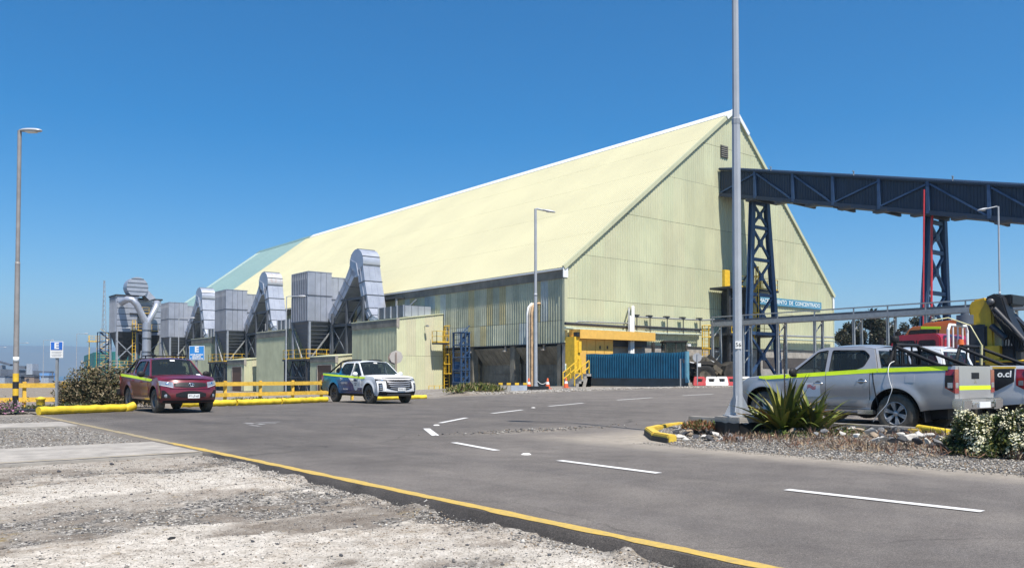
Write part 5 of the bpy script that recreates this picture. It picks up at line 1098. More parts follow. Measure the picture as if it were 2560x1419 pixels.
# the near pole on its pedestal
PB = dep(1845, 1040, 15.6)
pb = (PB.x, PB.y, PB.z)
t = thing('lamp_post', 'tallest grey octagonal lamp pole numbered 56 on the black pedestal', 'street lamp', pb, YAW, 'street lamps'); HP = 10.4
m = MB(); m.tube([(0, 0, 0), (0, 0, 5.55)], [.092, .078], 8, smooth=False); m.build('pole', pole_grey, t)
m = MB(); m.tube([(0, 0, 5.55), (0, 0, HP)], [.068, .055], 8, smooth=False); m.build('pole', pole_grey, t)
m = MB(); m.lathe([(.07, 5.5), (.083, 5.5), (.083, 5.6), (.07, 5.62)], (0, 0, 0), n=8, smooth=False); m.build('collar', galv, t)
for k in range(4): m = MB(); qm = Matrix.Rotation(k * pi / 2 + pi / 4 + .3, 3, 'Z'); m.add([qm @ Vector(p) for p in ((.06, -.008, .03), (.25, -.008, .03), (.07, -.008, .42), (.06, .008, .03), (.25, .008, .03), (.07, .008, .42))], [(0, 1, 2), (5, 4, 3), (0, 3, 4, 1), (1, 4, 5, 2)]); m.build('gusset', pole_grey, t)
m = MB(); m.box((0, 0, .012), (.46, .46, .024)); m.build('base_plate', pole_grey, t)
armd = Matrix.Rotation(-YAW, 3, 'Z') @ Vector((-.35, .94, 0)); m = MB(); m.tube([(0, 0, HP - .1), armd * .3 + Vector((0, 0, HP + .05)), armd * 1.2 + Vector((0, 0, HP + .12))], .04, 8); m.build('arm', pole_grey, t)
c = armd * 1.5 + Vector((0, 0, HP + .12)); s = armd.cross(Vector((0, 0, 1)))
m = MB(); m.grid(lambda u, v: c + armd * (.38 * -cos(pi * v)) + (s * cos(2 * pi * u) * .18 + Vector((0, 0, 1)) * sin(2 * pi * u) * .09) * sin(pi * v) ** .7, 14, 10); m.build('lamp_head', pole_grey, t)
zl = dep(1843, 862, 15.6).z - PB.z
m = MB(); m.box((-.01, -.088, zl), (.115, .012, .14)); pl = m.build('number_plate', white_paint, t)
text('56', .11, 'lettering', black, pl, frame_m((-.01, -.096, zl), (1, 0, 0), (0, 0, 1)), .001)
# pedestal
tar = pm('black_bitumen_paint', (0.018, 0.018, 0.019), .45, var=.2, streak=.25, scol=(.3, .3, .3), spec=.4)
t = thing('lamp_pedestal', 'square concrete pedestal with runny black paint under the numbered pole', 'pedestal', (pb[0], pb[1], 0.03), YAW + R(33)); hp = pb[2] - .03
m = MB(); m.b6(-.30, .30, -.30, .30, .0, hp - .07); m.build('plinth', tar, t, bevel=.015)
m = MB(); k = 0
def drip(u): return hp - .075 - .02 - .05 * abs(sin(u * 9.0)) * float(vnoise(np.array(u * 7.), np.array(3.)))
m.b6(-.306, .306, -.306, .306, hp - .08, hp); m.build('cap', concrete_pale, t, bevel=.012)
m = MB(); us = np.linspace(-.30, .30, 30)
for axis in (0, 1):
    for sg_ in (-1, 1):
        vs = []
        for u in us:
            for z in (hp - .07, drip(u + axis * 3 + sg_)): vs.append((u, sg_ * .3035, z) if axis else (sg_ * .3035, u, z))
        m.add(vs, [(2 * i, 2 * i + 1, 2 * i + 3, 2 * i + 2) for i in range(len(us) - 1)])
m.build('bare_concrete_edge', concrete_pale, t)
# far lamps
for px, pyt, D_, arm, lab in ((191, 834, 150, 1.4, 'slim far lamp post with long arm right of the white E sign'), (108, 850, 170, 1.5, 'slim far lamp post just left of the white E sign'), (47, 857, 185, 1.5, 'slim far lamp post right behind the banded lamp post'), (-8, 868, 200, 1.6, 'far lamp head peeking in at the left edge'),
                              (715, 741, 76, 1.15, 'slim lamp post in front of the middle pale shed'), (446, 795, 100, 1.3, 'slim lamp post in front of the farthest dust collector box'), (293, 820, 125, 1.3, 'slim lamp post in front of the twin-tower bag house')):
    q = dep(px, 900, D_); zt = dep(px, pyt, D_).z; lamp(lab, (q.x, q.y, -.9), zt, .075 if D_ > 90 else .06, .05, HR * arm + Vector((0, 0, .02)), 1.2, pole_grey, 0, False, .7)
q = dep(2500, 800, 52); lamp('grey lamp post with its lamp to the left, against the conveyor', (q.x, q.y, .32), dep(2500, 516, 52).z, .075, .05, HR * -.75 + Vector((0, 0, -.15)), 1.0, pole_grey, .2, False, .6)
q = dep(2440, 800, 140); lamp('small far lamp post left of the yellow crane', (q.x, q.y, .32), dep(2440, 752, 140).z, .09, .06, HR * 1.0, 1.0, pole_grey, 0)

# ------------------------------------------------------------------ cones, concrete barrier
for px, pyb, D_, lab in ((1322, 968, 56, 'orange cone left of the tall grey lamp post'), (1369, 971, 55, 'orange cone just right of the tall grey lamp post'), (1415, 970, 57, 'orange cone by the yellow handrails of the steps')):
    q = dep(px, pyb, D_); t = thing('traffic_cone', lab, 'traffic cone', (q.x, q.y, G(q.x, min(q.y, 45)) + .01), group='orange traffic cones')
    m = MB(); m.lathe([(.17, .03), (.125, .3)], (0, 0, 0), n=14); m.lathe([(.085, .46), (.045, .68), (.03, .7), (0, .7)], (0, 0, 0), n=14); m.build('body', orange_pl, t)
    m = MB(); m.lathe([(.126, .3), (.086, .46)], (0, 0, 0), n=14); m.build('reflective_band', white_paint, t); m = MB(); m.box((0, 0, .02), (.4, .4, .04)); m.build('foot', orange_pl, t)
a, b_ = dep(1340, 948, 55), dep(1369, 952, 55); m = MB(); m.tube([a.lerp(b_, i / 10) - Vector((0, 0, .25 * sin(pi * i / 10))) for i in range(11)], .02, 5); tag(m.build('chain', white_paint), 'white plastic chain hanging from the lamp post to the cone', 'chain')
a, b_ = dep(1236, 972, 53), dep(1318, 971, 53); e = (b_ - a); e.z = 0; L_ = e.length
t = thing('concrete_barrier', 'low pale blue grey concrete barrier with black and yellow top by the mound', 'barrier', (a.x, a.y, .2), atan2(e.y, e.x))
pbm = pm('pale_blue_concrete', (.40, .44, .50), .8, var=.1, scale=2)
for k in range(2): m = MB(); m.b6(L_ * k / 2 + .01, L_ * (k + 1) / 2 - .01, 0, .5, -.2, .34); m.build('block', pbm if k else concrete, t)
for k in range(8): m = MB(); m.b6(L_ * k / 8, L_ * (k + 1) / 8 - .002, -.01, .51, .34, .48); m.build('painted_stripe', yellow if k % 2 else black, t)

# ------------------------------------------------------------------ yellow timber fence, logs, parking signs
fy = lambda px, py: gp(px, py)
def fence(pts, label, z, hts, pw=.12, overhang=.14, post_every=None):
    t = thing('timber_fence', label, 'fence', (pts[0][0], pts[0][1], z), group='yellow timber fences'); o = Vector((pts[0][0], pts[0][1], z))
    for p_ in pts: m = MB(); q = Vector((*p_, z)) - o; m.b6(q.x - pw / 2, q.x + pw / 2, q.y - pw / 2, q.y + pw / 2, -.3, hts[-1] + overhang); m.build('post', yellow_wood, t)
    for p_, q_ in zip(pts, pts[1:]):
        for h_ in hts: m = MB(); d_ = Vector((*q_, 0)) - Vector((*p_, 0)); o2 = Vector((d_.y, -d_.x, 0)).normalized() * (pw / 2 + .03); m.bar(Vector((*p_, z + h_)) - o + o2, Vector((*q_, z + h_)) - o + o2 - d_ * .004, .055, .17); m.build('rail', yellow_wood, t)
    return t
P = [onz(px, pyb, 0).xy for px, pyb in ((498, 1009), (562, 1006), (650, 1003), (731, 1000.5), (803, 998), (880, 995.5))]
fence([tuple(p_) for p_ in P], 'yellow two-rail timber fence running between the two parked pickups', 0, (.34, .80))
P = [onz(px, pyb, 0).xy for px, pyb in ((-120, 1021), (-30, 1018.5), (60, 1016.5), (158, 1015), (240, 1012), (330, 1010))]
fence([tuple(p_) for p_ in P], 'yellow two-rail timber fence at the left edge running into the dry bush', 0, (.27, .80))
def log(label, a, b_, r, grp='yellow timber wheel stops'):
    a, b_ = Vector(a), Vector(b_); d_ = b_ - a; t = thing('timber_log', label, 'wheel stop', tuple(a), group=grp)
    m = MB(); n = 14; m.tube([d_ * (i / n) + Vector((0, .03 * sin(i * 1.7), r + .012 * sin(i * 2.3))) for i in range(n + 1)], [r * (1 + .06 * sin(i * 3.1)) for i in range(n + 1)], 10); m.build('log', ylog, t); return t
ylog = pm('yellow_log_paint', (.78, .56, .03), .55, var=.14, scale=3, streak=.2, scol=(.12, .1, .06), bump=.4, bscale=12)
a, b_ = gp(96, 1037), gp(312, 1028); log('bright yellow log wheel stop on the left, before the white E sign', (a.x, a.y, 0), (b_.x, b_.y, 0), .125)
m = MB(); m.cyl((b_.x - .15, b_.y + .1, 0), (b_.x + .35, b_.y + .25, .18), .14, n=12); tag(m.build('timber_log', ylog), 'short end piece of yellow log behind the red pickup wheel', 'wheel stop', 'yellow timber wheel stops')
pts = [(452, 1018), (590, 1013.5), (702, 1009.5), (818, 1004.5)]
for k, lab in enumerate(('yellow log behind the red pickup, left piece of the long row', 'yellow log below the fence, middle piece of the row', 'yellow log below the fence, right piece ending at the white pickup')):
    a, b_ = onz(*pts[k], 0), onz(*pts[k + 1], 0); log(lab, (a.x, a.y, 0), (b_.x - .04, b_.y - .01, 0), .12)
a, b_ = onz(925, 1001, 0), onz(1064, 997.5, 0); log('yellow log under the nose of the white pickup', (a.x, a.y, 0), (b_.x, b_.y, 0), .11)
a = onz(101, 1020, 0); t = thing('bollard', 'short round-topped yellow bollard behind the left yellow log', 'bollard', tuple(a)); m = MB(); m.lathe([(.14, 0), (.14, .3), (.17, .32), (.15, .38), (.0, .42)], (0, 0, 0), n=12); m.build('post', ylog, t)
def parking_sign(label, px, pyb, D_, px0, px1, pyt, pyl, two):
    q = dep(px, pyb, D_); t = thing('parking_sign', label, 'parking sign', (q.x, q.y, q.z), YAW, 'blue E parking signs')
    sc = D_ / 2080; wd, hh, zt = (px1 - px0) * sc, (pyl - pyt) * sc, dep(px, pyt, D_).z - q.z; xo = ((px0 + px1) / 2 - px) * sc
    m = MB(); m.bar((0, 0, 0), (0, 0, zt - .05), .075); m.build('post', galv, t)
    if not two:
        m = MB(); m.b6(xo - wd / 2, xo + wd / 2, -.07, -.05, zt - hh, zt); pl = m.build('plate', white_paint, t)
        m = MB(); m.b6(xo - wd * .45, xo + wd * .45, -.076, -.071, zt - hh * .52, zt - hh * .04); m.build('panel', sign_blue, pl)
        text('E', hh * .50, 'lettering', white_paint, pl, frame_m((xo, -.08, zt - hh * .285), (1, 0, 0), (0, 0, 1)), .002, sx=1.15, weight=.012)
        for k in range(4): m = MB(); m.b6(xo - wd * (.4 - .04 * (k == 3)), xo + wd * (.4 - .05 * (k % 2)), -.074, -.071, zt - hh * (.62 + .09 * k) - .012, zt - hh * (.62 + .09 * k)); m.build('text_line', line_grey, pl)
    else:
        m = MB(); m.b6(xo - wd / 2, xo + wd / 2, -.07, -.05, zt - hh, zt); pl = m.build('plate', white_paint, t)
        m = MB(); m.b6(xo - wd * .475, xo + wd * .475, -.076, -.071, zt - hh * .97, zt - hh * .03); m.build('panel', sign_blue2, pl)
        text('E', hh * .52, 'lettering', white_paint, pl, frame_m((xo, -.08, zt - hh * .27), (1, 0, 0), (0, 0, 1)), .002, sx=1.1, weight=.014)
        for k, s_ in enumerate(('ACULATADO', 'MAXIMO', '5 VEHICULOS')): text(s_, hh * .15, 'lettering', white_paint, pl, frame_m((xo, -.08, zt - hh * (.62 + .135 * k)), (1, 0, 0), (0, 0, 1)), .002, sx=.98, weight=.004)
line_grey = pm('print_grey', (.33, .33, .34), .6)
parking_sign('white parking sign with blue E panel left of the dry bush', 141, 1022, 28.5, 126, 158, 853, 894, False)
parking_sign('light blue parking sign with E and three lines above the red pickup', 490, 1005, 34.5, 473, 511, 864, 900, True)

# ------------------------------------------------------------------ far port on the left
port_m = pm('port_steel', (.12, .14, .18), .6, var=.15, scale=.3); port_l = pm('port_pale', (.36, .40, .46), .6, var=.1)
def pq(px, py, D_=230): return dep(px, py, D_)
t = thing('port_conveyor', 'grey blue conveyor gallery and transfer houses of the far port', 'port structure', tuple(pq(60, 950))); put = local(t.location)
for a, b_, w_, h_ in (((-40, 926), (130, 934), 2.0, 1.4), ((0, 938), (128, 941), 2.0, .8), ((-30, 895), (28, 912), 1.4, .5)): m = MB(); m.bar(pq(*a), pq(*b_), w_, h_); put(m, 'gallery', port_m, t)
for a, b_, mt in (((74, 909), (88, 936), port_l), ((48, 914), (70, 922), port_m), ((0, 912), (6, 950), port_l), ((106, 932), (130, 950), light_blue), ((20, 938), (40, 952), port_m)):
    p_, q_ = pq(*a), pq(*b_); m = MB(); c = (p_ + q_) / 2; m.box(c, (abs((q_ - p_).dot(HR)), 3, abs(p_.z - q_.z)), rz=YAW); put(m, 'transfer_house', mt, t)
m = MB()
for px in range(8, 130, 11): m.bar(pq(px, 930), pq(px + 3, 954), .35)
for px in range(8, 125, 22): m.bar(pq(px, 954), pq(px + 14, 932), .22)
put(m, 'support', port_m, t)
for i, (px, py, w_) in enumerate(((10, 962, 9), (45, 960, 14), (80, 958, 12), (118, 962, 10))):
    q = pq(px, 957, 190); t = thing('storage_tank', ('far pale tank left of the banded lamp post', 'far low grey shed right of the banded lamp post', 'far low brown shed in the middle of the port yard', 'far pale shed beside the white E sign')[i], 'shed', (q.x, q.y, -1)); m = MB(); m.box((0, 0, .9), (w_ * .09 * 2, 2.2, 1.8), rz=YAW); m.build('wall', (port_l, port_m, brn, port_l)[i], t); m = MB(); m.box((0, 0, 1.9), (w_ * .2, 2.5, .18), rz=YAW); m.build('roof', port_m, t)
# ------------------------------------------------------------------ pickups (forward is +y, origin on the ground between the axles)
tint = glass('tinted_glass'); lens_m = pm('headlamp_lens', (.42, .44, .46), .14, .5, var=.12, scale=14, coat=1.0); red_lens = pm('tail_lamp_red', (.30, .012, .015), .15, var=.15, scale=12, coat=1.0); trim_b = pm('black_trim', (.018, .018, .02), .6, var=.15, spec=.3); inter = pm('cabin_grey', (.035, .036, .04), .75, var=.2, scale=6); liner = pm('bed_liner', (.025, .025, .026), .7, var=.2)
neon = pm('neon_tape', (.72, .95, .02), .5, var=.04); alloy = pm('alloy_rim', (.40, .40, .40), .38, .4, var=.12, scale=8); dark_alloy = pm('dark_alloy_rim', (.06, .06, .065), .35, .5, var=.15); steel_rim = pm('grey_steel_rim', (.16, .16, .165), .45, .4, var=.15); tyre_m = pm('dusty_tyre', (.028, .027, .026), .85, var=.25, scale=8, dust=.3)
plate_m = white_paint; amber_lens = pm('amber_lens', (.75, .16, .02), .25, var=.1, coat=.5)
def lerp_pts(p): xs_, ys__ = zip(*p); return lambda v: float(np.interp(v, xs_, ys__))
PRF = lerp_pts([(.30, .90), (.40, .935), (.48, .965), (.62, .985), (.78, .992), (.92, 1.0), (1.02, .998), (1.10, .985), (1.18, .965), (1.32, .945)])
def round_poly(p, r, n=4):
    out = []; k = len(p)
    for i in range(k):
        a, b_, c = Vector(p[i - 1]), Vector(p[i]), Vector(p[(i + 1) % k]); u, v = (a - b_), (c - b_); q = min(r, u.length * .45, v.length * .45)
        u, v = b_ + u.normalized() * q, b_ + v.normalized() * q
        for j in range(n + 1): t_ = j / n; w_ = u * (1 - t_) ** 2 + b_ * 2 * t_ * (1 - t_) + v * t_ ** 2; out.append((w_.x, w_.y))
    return out
def patch(fn, u0, u1, lo, hi, off=.008, thick=.02, nu=10, nv=5, mb=None):
    m = mb or MB(); lo_ = lo if callable(lo) else (lambda u: lo); hi_ = hi if callable(hi) else (lambda u: hi)
    P = [[(u0 + (u1 - u0) * i / nu, lo_(u0 + (u1 - u0) * i / nu) + (hi_(u0 + (u1 - u0) * i / nu) - lo_(u0 + (u1 - u0) * i / nu)) * j / nv) for j in range(nv + 1)] for i in range(nu + 1)]
    vs = [fn(*q, off) for r_ in P for q in r_]; k = nv + 1
    m.add(vs, [(i * k + j, (i + 1) * k + j, (i + 1) * k + j + 1, i * k + j + 1) for i in range(nu) for j in range(nv)], 0, True)
    rim = [(i, 0) for i in range(nu + 1)] + [(nu, j) for j in range(1, nv + 1)] + [(i, nv) for i in range(nu - 1, -1, -1)] + [(0, j) for j in range(nv - 1, 0, -1)]
    a = [fn(*P[i][j], off) for i, j in rim]; b_ = [fn(*P[i][j], off - thick) for i, j in rim]; n = len(rim)
    m.add(a + b_, [(i, (i + 1) % n, n + (i + 1) % n, n + i) for i in range(n)]); return m
def pickup(name, label, loc, rz, paint, c):
    t = thing(name, label, 'pickup truck', loc, rz, c.get('group'))
    wb, ro, fo, W = c.get('wb', 3.05), c.get('ro', 1.22), c.get('fo', .98), c.get('W', .915)
    fa, ra, sF, sR = wb / 2, -wb / 2, wb / 2 + fo, -wb / 2 - ro
    bf, br, bz_, hf, hc = c.get('bf', 1.10), c.get('br', 1.19), c.get('bed', 1.27), c.get('hood_f', 1.02), c.get('hood_c', 1.15)
    cw_, cr_ = fa - .55, ra + .36                      # cowl and cab rear
    Rr, ar, az = c.get('tyre', .385), c.get('arch', .475), .385
    zt = lerp_pts([(sR, bz_), (cr_ - .12, bz_), (cr_ + .05, br), (cw_ - .1, bf), (cw_ + .02, hc - .03), (cw_ + .4, hc - .03), (sF - .35, hf + .03), (sF, hf - .03)])
    zb0 = lerp_pts([(sR, .52), (sR + .5, .47), (ra - .5, .44), (ra + .5, .40), (fa - .5, .40), (fa + .5, .36), (sF, .33)])
    def arch(s):
        z = 0
        for q in (fa, ra):
            d = abs(s - q)
            if d < ar: z = max(z, az + sqrt(ar * ar - d * d))
        return z
    zb = lambda s: max(zb0(s), arch(s))
    hw = lerp_pts([(sR, W - .035), (sR + .5, W - .005), (0, W), (fa, W), (sF, W - .01)])
    def side(s, z):
        x = hw(s) * PRF(z)
        for q in (fa, ra):
            d = sqrt((s - q) ** 2 + (z - az) ** 2)
            if d > ar - .05: x += .03 * math.exp(-((d - ar) / .09) ** 2) * (1 if z > az - .15 else .3)
        x -= c.get('crease', .012) * math.exp(-((z - .70) / .07) ** 2) * ss(ra - .3, ra + .6, s) * (1 - ss(fa - .7, fa - .4, s))
        return x
    def nose(z): return .17 * max(0, (z - .66) / .4) ** 1.5 + .12 * max(0, (.48 - z) / .15)
    sf0 = sF - .6
    def warp(x, s, z): 
        if s <= sf0: return s
        return s - ((s - sf0) / .6) * (.32 * (abs(x) / W) ** 3.2 + nose(z))
    FR = lambda x, z, off: (x, sF + off - .32 * (abs(x) / W) ** 3.2 - nose(z), z)
    SL_ = lambda s, z, off: (-(side(s, z) + off), warp(side(s, z), s, z), z)
    SR_ = lambda s, z, off: ((side(s, z) + off), warp(side(s, z), s, z), z)
    st = set(np.round(np.arange(sR, sF + .001, .06), 4)) | {sF}
    for q in (fa, ra):
        for a_ in np.linspace(0, pi, 15): st.add(round(q - ar * cos(a_), 4))
        st.add(q - ar - .002); st.add(q + ar + .002)
    for q in (cr_, cw_, sR + .07, cr_ - .08): st.add(q - .004); st.add(q + .004)
    st = sorted(s for s in st if sR <= s <= sF); NZ = 14; m = MB(); rings = []
    for s in st:
        lo, hi = zb(s), zt(s); half = [(0, lo)]; half += [(side(s, lo + (hi - lo) * k / NZ), lo + (hi - lo) * k / NZ) for k in range(NZ + 1)]
        x1 = half[-1][0]
        if s > cw_: half += [(x1 - .03, hi + .012), (x1 * .80, hi + .03), (x1 * .45, hi + .05), (0, hi + .055)]
        elif s > cr_: half += [(x1 - .02, hi + .004), (x1 - .06, hi), (x1 - .08, .78), (0, .78)]
        elif s > cr_ - .08 or s < sR + .07: half += [(x1 - .02, hi + .006), (x1 - .07, hi + .006), (x1 * .4, hi + .006), (0, hi + .006)]
        else: half += [(x1 - .02, hi + .006), (x1 - .07, hi + .006), (x1 - .09, .80), (0, .80)]
        full = [(-x, z) for x, z in half[1:-1]][::-1]; ring = half + full
        rings.append([(x, warp(x, s, z), z) for x, z in ring])
    n = len(rings[0]); H2 = NZ + 2
    vs = [p for r_ in rings for p in r_]; fs, mi = [], []
    for i in range(len(st) - 1):
        for k in range(n):
            fs.append((i * n + k, (i + 1) * n + k, (i + 1) * n + (k + 1) % n, i * n + (k + 1) % n))
            top = NZ + 2 <= k <= n - NZ - 3; s = (st[i] + st[i + 1]) / 2
            deep = NZ + 3 <= k <= n - NZ - 4
            mi.append(1 if deep and cr_ < s < cw_ else 2 if top and s < cr_ - .06 else 3 if (k == 0 or k == n - 1) else 0)
    o = len(m.v); m.v += vs; m.f += fs; m.m += mi; m.sm += [True] * len(fs)
    m.add(rings[0], [list(range(n))]); 
    m.grid(lambda u, v: FR((u * 2 - 1) * (W - .035), zb(sF) + (zt(sF) + .012 - zb(sF)) * v, -.004), 24, 8)
    m.build('body', [paint, inter, liner, trim_b], t, angle=38)
    m = MB(); m.b6(-.6, .6, sR + .25, sF - .4, .30, .86); m.b6(-.74, .74, ra + ar, fa - ar, .34, .5); m.build('underbody', trim_b, t)
    for s in (-1, 1):
        for q in (fa, ra): m = MB(); m.grid(lambda u, v: (s * (W - .3 + .27 * v), q + (ar - .004) * cos(pi * u), az + (ar - .004) * sin(pi * u)), 14, 1); m.build('wheel_arch', trim_b, t)
    # greenhouse
    zr = c.get('roof', 1.71); k_ = .36; x0 = hw(0) * PRF(bf) - .01
    gx = lambda z: x0 - (z - bf) * k_
    rf, rr_ = cw_ - .70, cr_ + .16
    wsb = (cw_ + .02, hc - .035)
    outer = [wsb, (rf + .02, zr - .05), (rf - .16, zr), (rr_ + .25, zr), (rr_, zr - .06), (cr_ + .02, br + .015), (cw_ - .1, bf + .004)]
    Bp = c.get('bp', -.02)
    win1 = round_poly([(cw_ - .12, bf + .045), (rf + .0, zr - .10), (rf - .18, zr - .075), (Bp + .05, zr - .07), (Bp + .05, bf + .05)], .05)
    win2 = round_poly([(Bp - .05, bf + .05), (Bp - .05, zr - .07), (rr_ + .25, zr - .075), (rr_ + .10, zr - .13), (cr_ + .14, br + .18), (cr_ + .26, br + .055)] if not c.get('kick') else [(Bp - .05, bf + .05), (Bp - .05, zr - .07), (rr_ + .20, zr - .085), (rr_ + .06, zr - .20), (rr_ + .16, br + .12), (rr_ + .34, br + .05)], .05)
    polys = [[Vector((*p, 0)) for p in q] for q in (outer, win1, win2)]; tri = geometry.tessellate_polygon(polys); allp = outer + win1 + win2; N = len(allp)
    for s in (-1, 1):
        m = MB(); f3 = lambda p, d: (s * (gx(p[1]) - d), p[0], p[1])
        vs = [f3(p, 0) for p in allp] + [f3(p, .05) for p in allp]; fs = [f if s < 0 else f[::-1] for f in tri] + [tuple(i + N for i in (f[::-1] if s < 0 else f)) for f in tri]; b0 = 0
        for L in (len(outer), len(win1), len(win2)): fs += [(b0 + i, b0 + (i + 1) % L, N + b0 + (i + 1) % L, N + b0 + i) for i in range(L)]; b0 += L
        m.add(vs, fs); cs_ = m.build('cab_side', paint, t)
        for wn in (win1, win2): m = MB(); m.add([f3(p, .02) for p in wn], [list(range(len(wn)))]); m.build('window', tint, cs_)
        m = MB()
        for wn in (win1, win2): m.tube([f3(p, .002) for p in wn] + [f3(wn[0], .002)], .010, 4, cap=False)
        m.build('window_seal', trim_b, cs_)
        m = MB(); m.bar((s * (gx(1.4) + .004), Bp + .01, bf), (s * (gx(zr) + .012), Bp + .01, zr - .05), .012, .10); m.build('pillar_trim', trim_b if c.get('bpillar') else paint, cs_)
    xr = gx(zr)
    m = MB(); m.grid(lambda u, v: ((u * 2 - 1) * (xr + .004), rf - .02 + (rr_ - .05 - rf + .06) * v, zr - .055 * (abs(2 * v - 1) ** 3) + .055 * (1 - (u * 2 - 1) ** 2) + .0), 12, 10); m.grid(lambda u, v: ((u * 2 - 1) * (xr - .01), rf + (rr_ - rf) * v, zr - .05 - .04 * abs(2 * v - 1)), 4, 4, flip=True); m.build('roof', paint, t, angle=50)
    def ws(u, v, o_=0): x = (u * 2 - 1); return (x * ((gx(wsb[1]) - .035) * (1 - v) + (xr - .02) * v), (wsb[0] + .12 * (1 - x * x)) * (1 - v) + (rf + .0 + .05 * (1 - x * x)) * v + o_, (wsb[1] + .01) * (1 - v) + (zr - .035 + .045 * (1 - x * x)) * v)
    m = MB(); m.grid(lambda u, v: ws(u, v), 12, 6); wd = m.build('windscreen', tint, t)
    m = MB(); m.grid(lambda u, v: ws(u, v * .06, .006), 12, 1); m.grid(lambda u, v: ws(.08 + u * .84, .05 + .001 * v, .02), 2, 1); m.build('wiper_panel', trim_b, wd)
    m = MB(); m.tube([ws(.1, .05, .03), ws(.46, .09, .035)], .01, 5); m.tube([ws(.52, .05, .03), ws(.88, .10, .035)], .01, 5); m.build('wiper', trim_b, wd)
    m = MB(); m.add([ws(.03 + .0, .03, .012), ws(.12, .03, .012), ws(.12, .12, .012), ws(.03, .12, .012)], [(0, 1, 2, 3)]); m.add([ws(.44, .86, .012), ws(.56, .86, .012), ws(.56, .93, .012), ws(.44, .93, .012)], [(0, 1, 2, 3)]); m.build('sticker', white_paint, wd)
    bk = lambda x, v: (x * ((gx(br) - .03) * (1 - v) + (xr - .02) * v), (cr_ - .0) * (1 - v) + rr_ * v - .0, br * (1 - v) + (zr - .02) * v)
    m = MB()
    for u0, u1, v0, v1 in ((-1, 1, 0, .12), (-1, 1, .86, 1), (-1, -.84, .12, .86), (.84, 1, .12, .86)): m.add([bk(u0, v0), bk(u1, v0), bk(u1, v1), bk(u0, v1)], [(0, 1, 2, 3)])
    cb = m.build('cab_back', paint, t); m = MB(); m.add([bk(-.84, .12), bk(.84, .12), bk(.84, .86), bk(-.84, .86)], [(0, 1, 2, 3)]); m.build('window', tint, cb)
    # cabin
    m = MB()
    for x in (-.36, .36): m.box((x, .18, .95), (.48, .5, .3)); m.box((x, -.08, 1.22), (.46, .16, .55)); m.box((x, -.12, 1.56), (.26, .1, .17))
    m.box((0, cr_ + .55, .95), (1.25, .45, .3)); m.box((0, cr_ + .25, 1.2), (1.25, .16, .5))
    for x in (-.4, .4): m.box((x, cr_ + .22, 1.5), (.24, .09, .14))
    m.build('seats', inter, t, bevel=.03)
    m = MB(); m.b6(-.72, .72, cw_ - .42, cw_ - .02, .78, bf + .0); m.build('dashboard', inter, t, bevel=.04)
    m = MB(); Q = Matrix.Translation((-.36 * c.get('drive', 1), cw_ - .52, 1.12)) @ Matrix.Rotation(R(65), 4, 'X'); m.tube([Q @ Vector((.19 * cos(2 * pi * i / 18), .19 * sin(2 * pi * i / 18), 0)) for i in range(19)], .016, 5); m.build('steering_wheel', trim_b, t)
    m = MB(); m.box((0, rf - .02, zr - .13), (.22, .03, .07)); m.build('rear_view_mirror', trim_b, t)
    # doors
    lowz = lambda s: max(.50, arch(s) + .07 if arch(s) else (.50 if abs(s - ra) > ar + .07 and abs(s - fa) > ar + .07 else .62))
    for fn, s in ((SL_, -1), (SR_, 1)):
        for a, b_ in ((Bp + .006, cw_ - .1), (cr_ + .16, Bp - .006)):
            if a > Bp: lo_ = lambda u, b_=b_: .50 + .12 * ss(b_ - .12, b_, u)
            else: lo_ = lambda u: max(.50, (az + sqrt(max(0, (ar + .08) ** 2 - (u - ra) ** 2))) if abs(u - ra) < ar + .08 else .5)
            d = patch(fn, a, b_, lo_, lambda u: zt(u) - .012, .009, .03, 14, 8).build('door', paint, t, angle=50)
            m = MB(); e_ = .004
            ptsd = [(a, lo_(a)), (a, zt(a) - .02)]; m.tube([fn(q[0] - .006, q[1] + (ptsd[1][1] - ptsd[0][1]) * 0, .002) for q in [(a, lo_(a) + (zt(a) - .02 - lo_(a)) * i / 8) for i in range(9)]], .005, 4)
            m.tube([fn(a + (b_ - a) * i / 10, lo_(a + (b_ - a) * i / 10) - .006, .002) for i in range(11)], .005, 4); m.build('door_gap', trim_b, d)
            hs0 = a + .06; hz_ = zt(hs0) - .175
            m = MB(); m.tube([fn(hs0, hz_, .012), fn(hs0 + .02, hz_, .045), fn(hs0 + .17, hz_, .045), fn(hs0 + .2, hz_, .012)], .017, 8); m.build('handle', chrome if c.get('chrome') else paint, d)
            patch(fn, hs0 + .02, hs0 + .19, lambda u: hz_ - .05 * sin(pi * (u - hs0 - .02) / .17) - .005, lambda u: hz_ + .05 * sin(pi * (u - hs0 - .02) / .17) + .005, .0105, .001, 8, 2).build('handle_recess', c.get('recess', trim_b), d)
        # mirror
        mx = side(cw_ - .28, bf) + .12; m = MB(); m.ball((s * (mx + .05), cw_ - .30, bf + .10), (.125, .07, .105), 12); mr = m.build('door_mirror', c.get('mirror', trim_b), t); m = MB(); m.tube([(s * (mx - .16), cw_ - .26, bf + .02), (s * mx, cw_ - .29, bf + .06)], .03, 6); m.build('mirror_arm', trim_b, mr)
        # stripe of neon tape
        if c.get('stripe'):
            a, b_, z0, z1, z2 = c['stripe']; zz = lambda u: float(np.interp(u, [a, cr_, b_], [z0, z1, z2]))
            for u0, u1 in ((a, cr_ - .004), (cr_ + .004, Bp - .008), (Bp + .008, cw_ - .105), (cw_ - .095, b_)):
                if u1 - u0 > .05: patch(fn, u0, u1, lambda u: zz(u) - .042 * (1 if u < b_ - .2 else (b_ - u) / .2 * .9 + .1), lambda u: zz(u) + .042, .0125, .002, 10, 2).build('reflective_stripe', neon, t)
